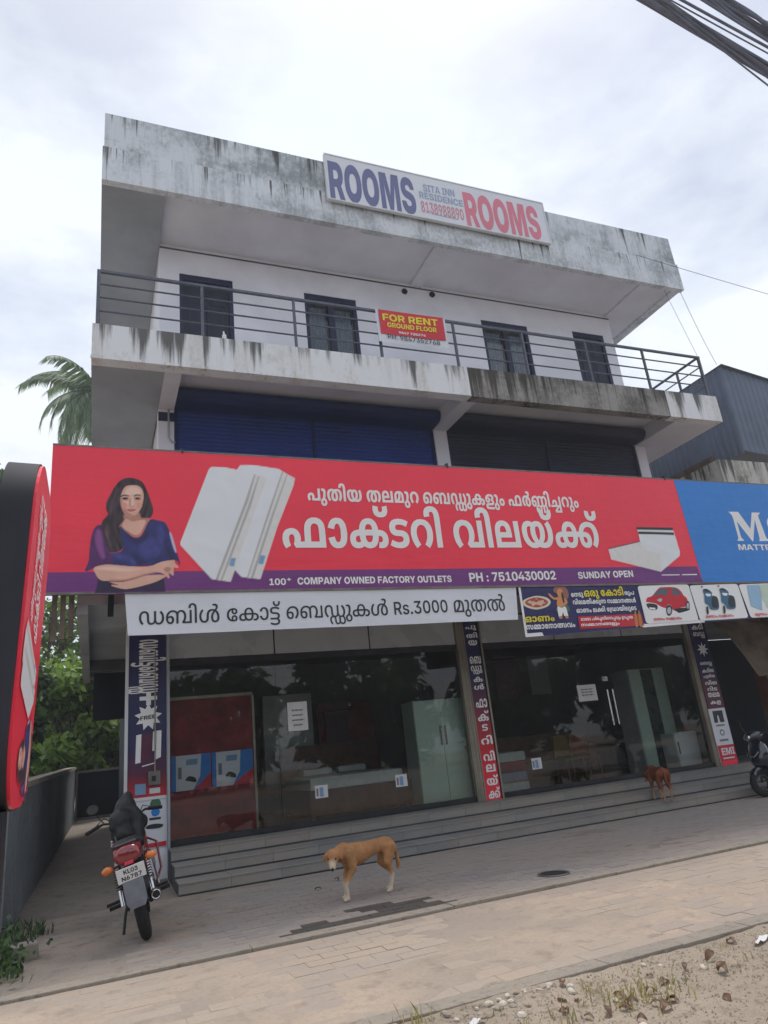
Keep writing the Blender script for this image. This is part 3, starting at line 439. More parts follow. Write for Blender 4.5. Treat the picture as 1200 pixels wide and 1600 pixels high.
    'േ': (618, [[365,-12,274,-5,193,18,158,36,99,84,57,151,44,191,35,236,35,334,58,416,77,450,101,481,162,529,237,560,280,570,372,578,422,576,464,569,499,557,527,542,550,523,566,502,584,453,584,398,578,373,551,332,510,305,455,291,424,290,354,298,306,321,290,338,270,377,264,422,270,464,285,496,414,510,383,462,380,418,395,391,417,386,438,391,450,404,453,439,439,461,427,469,393,475,308,469,258,446,220,407,197,352,191,320,191,250,204,189,231,141,250,122,300,98,339,92,411,94,430,103,442,116,448,142,444,162,433,176,413,181,391,176,377,159,373,134,377,105,388,80,407,57,274,76,258,131,264,188,284,228,322,259,380,276,418,278,478,271,526,250,560,215,578,167,578,111,559,63,542,42,519,24,455,-3]]),
    'ന': (920, [[293,578,341,575,398,557,432,536,466,507,451,505,504,547,562,570,633,578,684,574,730,562,770,543,804,516,833,484,856,445,872,402,882,354,885,303,879,222,860,149,846,115,810,51,763,-13,641,60,688,139,708,190,723,269,723,334,709,392,684,432,651,454,615,461,584,456,563,441,549,418,542,385,539,0,380,0,380,361,376,403,366,430,352,447,328,459,305,461,271,454,238,432,212,394,197,336,197,271,212,191,245,113,279,60,156,-13,90,84,73,117,49,186,36,260,35,300,38,351,48,398,64,442,87,481,116,514,151,541,192,562,240,574]]),
    'ത്സ': (1680, [[367,578,439,573,532,546,561,531,585,508,633,475,672,438,705,395,729,346,743,289,748,224,745,174,736,130,722,92,702,60,677,34,646,14,610,-1,569,-9,478,-9,437,0,401,16,371,37,345,64,325,96,302,177,299,226,308,305,334,373,353,403,404,458,468,505,490,529,521,544,552,557,615,573,726,576,795,564,874,525,934,470,954,427,987,238,987,0,828,0,827,315,818,377,809,400,780,436,740,458,723,462,680,466,640,463,582,448,536,417,516,396,499,373,473,319,458,226,462,172,474,136,491,114,523,104,546,108,565,123,585,171,587,257,583,289,564,347,535,396,497,433,475,446,439,458,380,466,304,456,274,443,249,425,215,378,204,350,196,285,206,203,236,131,283,60,167,-12,98,70,64,133,52,168,36,245,35,289,36,322,51,389,64,422,105,483,133,510,167,533,207,552,253,566,307,575],[1080,578,1144,572,1198,552,1242,522,1270,490,1296,431,1305,380,1310,191,1317,155,1331,129,1345,116,1388,105,1421,112,1436,121,1462,150,1479,198,1485,267,1481,324,1469,377,1435,454,1402,507,1523,579,1570,516,1606,451,1631,382,1644,305,1642,211,1632,162,1615,119,1592,80,1562,48,1527,22,1486,3,1439,-8,1387,-12,1315,-6,1285,2,1258,13,1212,44,1175,95,1154,163,1148,219,1147,348,1139,410,1125,436,1110,450,1067,461,1035,455,1018,446,1003,428,992,399,987,357,987,10,838,10,838,351,895,497,946,542,973,557,1003,569]]),
    'ൂ': (366, [[173,-238,113,-233,64,-215,24,-187,-5,-149,-22,-104,-28,-53,-17,15,14,70,36,92,64,109,95,122,132,130,212,130,280,110,331,71,363,16,371,-18,374,-54,363,-122,331,-177,308,-199,249,-228,213,-236],[172,38,129,28,110,16,95,-1,86,-25,84,-53,86,-82,95,-106,110,-123,128,-135,173,-145,197,-142,236,-124,251,-106,262,-53,251,-1,237,16,218,28],[174,-101,142,-97,116,-87,95,-69,80,-46,72,-18,69,16,73,42,108,101,156,77,125,47,121,19,127,3,155,-15,195,-15,217,-1,228,20,220,52,195,72,242,101,264,71,279,29,279,-5,270,-42,250,-72,236,-84,219,-94],[141,578,214,567,242,554,283,515,306,463,313,404,306,305,297,257,253,102,106,116,131,211,147,299,151,401,140,437,130,450,115,458,79,460,47,454,24,564,76,574]]),
    'ഒ': (781, [[460,578,582,568,628,555,665,538,694,518,730,468,742,410,733,356,704,313,652,278,654,285,707,253,727,231,740,206,751,146,746,100,729,61,702,30,663,6,614,-7,533,-12,449,0,470,111,517,104,548,105,577,117,591,142,590,178,570,206,540,219,478,223,478,337,523,338,556,348,575,365,583,394,579,416,568,433,549,445,490,459,415,460,318,439,262,410,217,370,187,316,179,284,178,200,193,132,201,119,221,103,243,98,269,106,286,129,291,154,290,194,278,226,254,242,218,242,199,236,163,210,122,164,101,271,123,292,176,328,207,342,241,350,313,350,370,331,411,294,436,242,442,212,442,140,422,76,405,49,356,10,289,-10,209,-9,173,-1,139,14,109,34,83,61,62,94,46,134,33,235,37,289,47,339,65,384,88,424,118,460,153,491,194,518,289,556,400,576]]),
    'ര': (764, [[372,578,431,575,484,566,532,551,574,531,611,506,670,444,709,368,729,282,728,183,719,137,705,97,685,63,659,36,628,15,591,0,550,-9,457,-9,417,1,383,17,332,65,316,96,297,166,295,205,300,264,316,314,342,355,378,385,424,403,478,409,512,406,571,381,596,360,635,308,660,247,666,215,605,212,595,243,580,269,546,297,517,303,479,292,465,278,456,259,448,202,456,147,476,114,496,104,522,104,534,109,554,126,568,158,575,206,575,260,570,327,554,374,522,413,501,429,449,452,383,460,309,451,279,439,233,403,206,351,199,319,198,255,215,177,238,129,285,59,168,-13,99,70,64,133,52,168,36,245,35,289,43,361,53,396,68,429,113,489,177,536,217,554,263,567]]),
    'ന്ന': (1239, [[619,578,686,570,714,560,741,545,790,500,773,504,799,528,854,561,917,576,1004,574,1050,562,1089,543,1124,516,1152,484,1175,445,1192,402,1202,354,1205,303,1199,222,1191,185,1166,116,1130,51,1084,-12,961,60,1008,140,1028,191,1043,270,1042,334,1029,392,1004,431,972,454,937,461,917,459,893,447,878,430,867,401,862,330,862,0,703,0,701,379,693,414,677,440,654,456,633,461,596,459,569,445,553,427,541,397,535,321,535,0,376,0,375,384,368,417,355,441,326,459,303,461,270,454,238,432,212,394,197,336,197,271,211,191,231,140,278,60,156,-12,109,52,73,117,59,151,41,222,35,301,38,351,48,399,64,442,86,481,115,514,150,541,191,562,238,574,316,577,379,564,432,536,465,507,444,497,493,542,521,558,583,576]]),
    'ങ്ങ': (1600, [[500,462,434,459,375,450,324,435,279,414,242,388,214,356,193,320,180,280,176,236,180,173,191,133,208,110,242,98,261,102,281,120,290,154,289,193,277,226,253,242,217,242,199,236,164,210,122,165,103,273,178,328,242,350,313,350,370,331,411,294,425,270,442,212,444,178,434,106,404,50,382,28,324,-2,248,-12,172,-1,138,13,108,33,82,60,61,94,45,134,35,182,32,237,36,293,47,344,66,390,91,430,123,466,161,496,205,522,254,542,369,569,502,578,632,569,752,540,773,520,858,483,879,469,911,436,928,395,929,355,921,324,905,297,879,275,843,255,840,269,894,240,929,196,938,169,941,138,933,88,906,43,884,25,856,9,821,-3,729,-12,673,-8,624,3,584,21,550,45,524,75,504,110,490,150,479,239,487,315,512,383,551,442,605,492,665,535,730,560,827,577,901,577,969,566,1024,545,1069,515,1109,477,1175,222,1175,0,1015,0,1011,342,996,398,982,420,951,447,920,461,882,468,828,467,787,459,753,449,714,427,668,379,647,338,633,291,631,194,640,158,654,132,672,115,695,105,723,101,742,102,771,113,785,135,785,164,780,177,757,195,692,201,692,315,730,316,761,330,770,341,778,371,775,390,766,406,752,420,703,439,601,457],[1335,578,1383,576,1424,568,1491,540,1516,521,1535,498,1557,445,1558,396,1544,343,1507,301,1470,279,1471,285,1525,253,1558,206,1569,146,1563,100,1547,61,1519,30,1481,7,1431,-7,1351,-12,1264,0,1285,112,1334,104,1382,109,1403,127,1408,142,1408,178,1400,194,1379,212,1328,223,1282,223,1282,337,1323,337,1364,345,1388,361,1399,382,1399,418,1381,446,1366,455,1324,462,1261,451,1230,431,1198,390,1185,356,1178,314,1175,133,1032,141,1029,273,1037,374,1072,449,1124,510,1157,534,1195,553,1237,567]]),
    'ൾ': (1074, [[822,802,897,792,923,781,944,765,971,727,983,684,984,662,981,627,972,595,956,563,909,501,837,425,803,380,777,328,761,273,756,194,761,156,772,127,791,109,804,104,837,106,852,114,873,149,880,218,871,303,859,344,842,380,820,412,777,445,728,462,663,464,624,456,592,442,562,416,549,395,534,343,527,187,512,115,481,60,445,28,395,2,364,-6,291,-12,240,-8,194,3,153,22,118,48,88,80,65,119,48,162,38,211,36,305,49,382,75,452,111,516,157,579,278,507,245,454,212,377,197,296,197,230,209,172,231,133,259,112,291,105,334,116,348,130,361,155,367,188,371,340,379,389,392,430,411,465,434,495,463,521,491,539,555,564,593,572,683,578,741,575,791,565,838,549,903,513,934,488,985,427,1020,354,1031,314,1041,228,1035,157,1017,98,987,50,944,16,887,-5,818,-12,771,-9,730,0,695,15,665,36,641,63,622,95,608,132,600,174,599,253,623,345,656,404,737,493,760,530,809,584,825,619,826,652,814,673,804,680,762,686,717,678,690,784,729,794]]),
    '്ര': (300, [[307,566,257,435,211,263,197,162,194,33,206,-24,216,-43,243,-68,276,-78,351,-74,366,-190,311,-199,224,-196,177,-186,137,-168,104,-144,78,-114,58,-76,36,17,39,182,67,338,142,566]]),
    'ഡ': (1230, [[601,-12,536,-6,483,14,438,45,411,76,385,135,375,186,370,375,363,411,350,437,335,451,292,461,260,454,231,433,209,395,197,336,197,270,212,189,232,138,278,59,157,-13,111,50,75,114,49,184,41,221,35,303,38,355,48,404,65,447,88,485,118,518,154,544,195,563,241,574,293,578,365,572,396,564,447,539,483,507,495,490,521,428,530,377,533,218,541,156,547,142,570,116,589,108,625,106,654,115,669,127,684,151,691,186,694,566,852,566,852,239,857,166,867,137,882,120,908,107,945,106,979,121,1008,152,1027,201,1034,269,1030,323,1009,401,951,506,1073,578,1120,515,1156,450,1181,381,1189,344,1195,263,1192,212,1182,165,1165,121,1143,83,1114,50,1080,23,1040,4,995,-8,908,-10,845,5,817,19,763,63,782,67,757,43,705,8,641,-10]]),
    'പ്പ': (899, [[342,-47,382,-49,447,-67,471,-81,506,-118,523,-162,525,-185,522,-213,504,-256,496,-216,686,-216,686,66,844,66,844,-324,428,-324,381,-262,393,-228,389,-175,372,-154,345,-147,316,-154,300,-175,296,-189,298,-237,320,-287,214,-330,187,-289,167,-244,160,-192,171,-138,183,-115,201,-95,247,-64,308,-49],[252,368,301,365,344,355,379,339,409,319,450,268,463,238,473,178,469,140,445,74,441,116,685,116,685,566,844,566,844,0,344,0,291,66,316,126,320,167,313,210,292,241,275,250,254,253,226,248,206,233,193,211,186,183,191,119,226,42,101,-13,62,43,36,104,27,174,40,246,55,277,77,303,103,326,134,344,209,365]]),
    'ഉ': (708, [[351,578,456,568,499,555,571,517,623,465,656,402,672,333,671,248,664,203,635,128,614,98,588,72,542,41,487,20,423,7,234,-3,202,-22,197,-41,201,-60,221,-78,256,-85,656,-87,656,-204,291,-204,182,-196,130,-182,88,-158,56,-122,46,-100,37,-47,44,4,66,45,100,77,146,100,173,107,346,118,415,130,447,145,472,164,496,201,509,245,512,294,508,339,494,380,471,414,438,440,418,450,369,461,299,461,246,450,205,429,175,398,166,381,162,328,168,267,186,241,198,235,227,234,247,248,256,272,255,307,243,329,220,339,197,339,157,327,130,312,68,341,97,369,135,395,178,416,224,428,280,427,309,421,354,396,371,379,394,337,401,285,399,259,384,209,370,187,326,152,296,140,218,130,151,140,121,152,74,191,43,249,35,285,35,358,53,422,89,478,142,525,213,558,301,576]]),
    'ണ്ട': (1488, [[374,578,473,567,513,554,550,535,617,478,573,496,597,521,622,542,650,557,715,576,752,578,828,568,861,555,920,511,948,478,931,438,993,276,993,0,834,0,832,379,824,414,809,440,785,456,763,461,738,461,708,451,684,427,673,397,667,320,667,0,508,0,508,283,499,382,481,419,468,433,444,449,394,461,338,459,275,438,247,419,224,395,204,365,189,329,180,288,178,236,182,173,193,133,201,119,221,103,244,98,270,106,282,119,291,154,290,193,278,226,254,242,219,242,200,236,165,210,124,165,104,273,179,329,244,350,314,350,371,331,412,294,437,242,443,212,443,140,423,75,405,49,357,10,289,-10,210,-9,175,-1,111,34,85,61,63,96,47,137,37,187,34,244,39,313,54,374,79,428,112,473,153,511,201,540,254,561,312,574],[1211,578,1305,570,1344,560,1407,529,1430,508,1447,483,1457,455,1459,404,1445,357,1424,333,1409,322,1372,308,1242,300,1226,295,1216,280,1217,266,1232,256,1365,244,1402,230,1430,208,1448,181,1458,147,1457,102,1439,56,1401,20,1374,6,1300,-10,1182,-9,1119,2,1060,19,1107,122,1196,102,1242,100,1298,106,1311,118,1312,134,1295,147,1188,153,1160,159,1117,177,1092,202,1073,242,1069,274,1074,311,1088,342,1111,366,1168,393,1221,401,1284,403,1307,412,1311,425,1299,447,1264,459,1211,463,1149,458,1098,441,1058,415,1036,392,1019,365,1007,334,994,259,993,68,857,64,864,342,887,412,904,443,924,471,974,517,1038,551,1117,571]]),
    'ട്ട': (571, [[283,578,388,570,435,560,517,534,552,518,487,414,393,449,326,459,266,460,230,452,205,439,192,422,187,401,191,378,198,367,224,352,390,340,450,322,496,293,523,261,540,221,545,175,542,143,533,114,497,62,470,41,396,10,297,0,32,0,32,116,300,116,350,124,377,146,383,166,379,197,356,219,336,225,186,234,118,252,67,285,45,315,30,352,25,397,28,431,53,490,76,515,104,537,180,567],[286,-253,157,-240,98,-225,14,-192,78,-87,163,-120,228,-132,325,-131,369,-112,383,-94,388,-71,386,-53,369,-23,326,6,414,97,481,59,515,25,528,5,538,-18,546,-73,543,-107,534,-138,497,-191,433,-230,342,-250]]),
}
GLYPHS['mar'] = {
    'ഡ': (1140, [[558,-12,503,-6,458,12,421,42,394,82,372,167,368,366,361,416,337,463,315,480,282,489,237,487,195,467,177,449,151,400,142,368,135,294,148,193,185,113,239,49,173,-12,147,15,101,73,66,137,39,253,41,351,50,399,86,479,112,510,144,535,180,553,221,564,266,568,327,561,397,528,437,480,457,425,464,380,468,175,484,112,502,88,523,74,583,67,632,89,650,113,662,150,669,237,669,556,764,556,764,213,773,139,799,94,824,76,854,67,896,68,941,90,975,132,998,190,1003,224,1004,298,992,363,954,442,901,503,969,565,1017,513,1057,455,1073,422,1095,348,1103,258,1100,209,1091,163,1055,83,1029,50,998,24,961,4,919,-8,873,-12,805,-2,753,28,710,76,719,76,700,50,654,11,626,-2]]),
    'ബ': (1222, [[338,568,386,565,462,542,493,523,545,471,565,419,579,262,579,0,483,0,483,306,474,400,444,455,417,474,383,486,297,487,227,459,174,406,140,333,132,290,130,192,134,160,151,111,176,80,208,65,240,64,264,74,289,106,297,139,295,189,277,233,241,254,196,254,134,225,96,188,80,255,148,309,207,329,268,329,295,323,340,297,371,256,388,199,388,129,381,97,355,44,337,24,288,-3,259,-10,195,-9,135,13,108,34,66,95,51,136,40,241,44,309,57,370,79,422,109,466,145,502,187,531,233,551,284,564],[1156,556,1156,0,764,0,725,53,774,118,808,194,821,295,814,366,792,424,758,466,737,479,688,490,637,480,613,461,595,434,584,398,579,344,579,3,486,3,486,253,529,422,527,481,571,531,624,559,692,568,738,564,779,552,815,532,872,474,907,394,915,348,917,263,901,174,881,125,841,62,825,76,1061,76,1061,556]]),
    'ി': (226, [[-27,845,40,836,76,820,122,777,149,715,161,578,161,0,65,0,65,580,58,681,43,729,20,756,0,766,-40,768,-65,760,-87,743,-103,718,-108,681,-103,640,-196,625,-198,633,-203,670,-200,714,-179,771,-140,812,-115,826,-58,843]]),
    'ൾ': (980, [[737,794,802,784,845,758,859,742,876,704,882,669,879,637,857,577,726,415,693,361,664,274,660,178,671,124,704,77,735,65,780,67,803,79,821,99,842,166,844,238,832,311,806,381,763,439,713,475,669,489,613,491,574,484,541,470,506,441,490,416,479,386,467,314,464,176,457,131,437,76,415,45,353,3,297,-10,219,-8,179,2,143,20,112,45,65,113,41,205,39,304,54,384,82,453,122,513,173,568,239,507,202,467,171,419,148,363,136,298,137,223,151,156,177,107,195,89,237,68,281,67,313,76,345,104,364,165,371,341,378,386,389,426,425,489,475,531,529,555,594,566,655,567,743,547,813,507,869,451,910,381,934,303,943,220,937,151,921,93,894,48,856,15,809,-5,752,-12,713,-9,648,14,622,35,584,91,572,128,562,215,564,253,591,355,646,447,767,591,778,611,786,651,779,683,757,707,704,715,649,705,630,779]]),
    'േ': (561, [[338,-12,223,5,156,36,127,58,101,84,61,150,48,189,37,282,48,372,62,410,103,474,130,499,193,538,265,560,343,568,384,566,448,549,493,519,508,499,524,454,524,402,518,378,495,339,479,324,439,304,392,298,333,305,311,315,277,345,259,384,253,428,269,491,274,500,367,515,347,492,335,463,331,431,336,401,354,376,369,369,405,369,429,384,441,410,439,449,432,467,402,490,384,496,327,498,245,481,192,445,155,391,143,358,133,281,136,241,154,170,190,114,241,77,313,59,370,59,397,66,426,90,436,115,435,146,424,173,401,188,364,188,349,181,331,155,325,125,329,93,342,64,361,42,269,57,248,117,249,154,272,212,305,241,353,257,409,258,454,245,489,219,503,201,519,156,519,103,513,79,487,37,467,20,413,-4]]),
    'ക': (975, [[205,-12,153,-7,110,8,76,32,51,66,36,106,33,185,52,238,68,259,108,292,160,315,290,331,758,327,827,313,879,287,913,254,936,210,944,153,939,105,924,65,899,32,865,8,824,-7,761,-12,689,-1,708,72,754,65,790,67,811,74,840,104,850,152,846,184,825,219,797,237,756,250,698,255,275,255,197,245,161,229,142,211,129,186,125,136,143,92,180,69,234,65,272,74,331,108,380,47,323,12,286,-2],[490,568,538,564,580,552,616,531,645,504,688,430,709,335,711,280,700,165,665,78,639,46,574,2,491,-12,456,-10,395,7,347,40,326,62,293,122,282,157,267,280,274,365,294,436,327,493,371,534,426,559],[490,492,450,486,418,469,393,440,376,399,365,345,362,279,368,192,387,128,401,105,439,74,489,64,515,66,559,86,591,127,611,191,617,279,611,366,592,429,560,470,540,482]]),
    'ാ': (480, [[440,280,429,166,409,101,375,48,327,11,297,-2,223,-12,162,-5,136,4,75,48,37,108,17,172,113,190,140,115,164,84,199,66,249,66,292,90,308,110,330,164,341,237,337,358,321,422,292,466,273,481,225,492,186,484,170,473,135,425,116,367,20,385,44,451,69,491,102,526,145,552,200,566,269,565,302,558,355,528,394,483,421,424,435,355]]),
    'ട്ട': (524, [[258,568,307,566,393,551,500,510,453,439,396,465,333,484,259,490,183,478,151,458,133,432,127,403,132,370,147,347,177,331,219,323,361,314,391,307,440,281,469,250,489,201,493,161,480,97,465,71,418,31,353,8,275,0,37,0,37,76,278,76,327,81,361,93,391,126,397,160,394,183,379,213,359,228,317,240,176,248,112,266,66,298,40,342,32,380,34,432,56,487,76,510,101,530,168,558],[264,-253,146,-240,93,-225,18,-192,64,-121,167,-163,238,-173,321,-169,375,-144,393,-118,397,-67,378,-30,322,9,373,68,435,35,478,-17,487,-38,494,-88,482,-149,447,-198,390,-233,312,-251]]),
    '്': (0, [[-105,592,-141,594,-200,612,-242,647,-268,694,-274,722,-275,778,-266,821,-183,806,-189,735,-178,702,-147,673,-104,665,-60,673,-30,702,-18,756,-25,806,57,821,67,766,65,723,48,669,33,647,-10,612,-37,601]]),
    'െ': (671, [[225,-12,162,-1,106,34,83,60,49,133,41,180,40,285,48,331,78,413,126,479,156,505,226,545,265,558,352,568,398,565,440,558,511,530,540,510,586,458,604,428,626,360,634,284,632,239,615,160,601,125,564,64,490,-9,429,53,466,87,498,129,529,209,536,275,533,318,514,390,476,444,420,478,346,490,268,475,233,457,202,432,155,365,139,324,127,231,132,161,160,93,189,71,225,63,251,68,272,82,292,121,296,159,294,189,275,232,239,254,194,255,152,239,94,189,77,255,146,309,204,329,235,331,293,323,317,312,356,279,370,256,380,229,388,166,380,97,369,69,335,24,313,9,258,-10]]),
    'ഡ്ഡ': (1140, [[558,-9,504,-3,460,16,425,44,395,84,381,119,373,167,368,366,361,416,345,452,326,472,300,485,261,490,215,480,177,449,151,400,142,368,136,258,148,193,185,113,239,49,173,-12,122,43,82,104,66,137,45,211,39,253,41,351,65,442,86,479,112,510,144,535,180,553,221,564,266,568,327,561,397,528,437,480,457,425,464,380,468,175,484,112,502,88,523,74,583,67,610,75,632,90,650,114,662,150,669,238,669,556,764,556,764,213,773,140,799,94,824,76,854,67,896,68,941,90,975,132,998,190,1003,224,1004,298,992,363,954,442,901,503,969,565,1017,513,1057,455,1073,422,1095,348,1103,258,1100,209,1091,163,1055,83,1029,50,997,24,961,4,919,-8,872,-12,805,-2,753,28,710,76,719,76,699,49,653,11,594,-7],[685,-337,625,-326,593,-309,566,-281,539,-212,533,-82,523,-38,503,-13,484,-3,456,0,432,-3,393,-31,372,-84,369,-119,377,-186,401,-240,436,-287,375,-337,315,-254,289,-179,287,-83,294,-50,323,5,367,42,424,61,503,59,559,34,591,0,609,-38,618,-96,622,-205,632,-234,661,-261,692,-266,713,-264,737,-252,752,-236,761,-209,765,28,848,28,848,-162,854,-217,880,-254,926,-266,952,-263,992,-238,1006,-216,1014,-187,1017,-151,1009,-85,984,-30,946,17,1010,60,1036,33,1076,-28,1099,-103,1099,-184,1081,-247,1065,-274,1045,-296,993,-327,929,-337,876,-329,853,-318,799,-269,813,-269,797,-290,760,-320,713,-335]]),
    'ു': (318, [[150,-229,100,-223,58,-207,23,-181,-3,-145,-18,-103,-24,-53,-14,12,15,64,59,100,87,112,149,122,212,112,239,101,283,65,312,13,322,-53,312,-119,283,-171,263,-191,212,-219],[150,-158,193,-146,210,-132,231,-85,234,-53,231,-22,210,25,173,48,149,51,125,48,88,25,67,-22,65,-54,67,-85,89,-132,126,-155],[106,568,172,558,196,545,232,508,251,459,257,404,250,310,198,87,110,102,154,306,160,394,153,443,132,478,113,487,79,490,33,482,16,556]]),
    'മ': (684, [[335,568,426,559,498,535,553,497,596,440,614,393,625,336,628,0,56,0,57,305,70,392,88,439,129,496,183,535,249,559],[284,491,262,489,223,471,192,439,171,400,154,327,151,66,147,67,252,173,304,249,338,326,350,402,343,448,322,479],[445,389,435,313,405,239,358,166,259,55,249,71,533,76,532,305,520,376,510,405,479,450,433,481,403,492,405,498,434,451]]),
    'ത': (954, [[476,-12,402,0,371,16,322,63,305,95,285,173,285,262,292,302,318,374,359,435,411,486,461,523,514,548,571,563,683,565,724,558,795,529,849,483,887,425,909,356,916,281,908,196,884,124,847,64,773,-9,712,53,765,106,804,179,817,240,816,315,809,353,780,418,732,465,666,490,609,493,562,487,485,452,424,386,396,327,381,258,386,150,393,124,415,88,444,70,476,64,510,69,539,87,560,123,572,181,572,256,566,292,544,357,511,412,490,435,442,470,410,484,370,492,298,490,261,481,200,445,177,420,146,356,138,318,137,244,149,184,171,133,203,90,242,53,181,-9,132,34,89,89,57,156,46,194,40,320,56,392,88,456,136,508,201,545,283,565,361,567,417,558,468,539,559,476,596,438,627,393,651,341,666,283,670,219,660,130,631,62,582,15,516,-9]]),
    'ൽ': (1131, [[689,568,776,562,872,539,934,510,984,475,1024,434,1055,386,1077,333,1090,278,1094,219,1088,150,1072,93,1045,48,1007,15,960,-5,902,-12,864,-9,799,14,773,35,735,91,723,128,716,169,715,253,742,355,798,447,917,590,929,610,937,651,930,683,907,707,855,715,801,705,782,779,888,794,953,784,996,758,1021,723,1027,704,1033,669,1030,637,1022,606,990,549,897,441,844,361,816,274,811,178,822,124,831,104,855,77,903,63,931,67,954,79,972,99,985,127,996,213,982,311,940,395,895,438,868,455,822,472,746,488,660,490,579,479,507,454,471,430,415,363,395,320,383,271,381,178,393,123,403,103,429,77,460,65,493,65,525,77,550,103,568,149,572,181,572,256,566,292,557,326,529,386,490,435,423,479,383,490,341,493,261,481,228,465,200,445,159,389,138,318,136,278,149,184,186,111,242,53,181,-9,132,34,89,89,57,156,46,194,38,282,46,357,70,425,88,456,136,508,201,545,240,558,331,568,390,563,443,550,493,526,559,476,596,438,628,392,651,340,666,283,668,172,648,94,631,62,582,15,515,-9,437,-9,402,0,371,15,322,62,305,94,285,171,285,257,300,331,331,396,352,425,404,476,456,513,522,544,559,554]]),
}
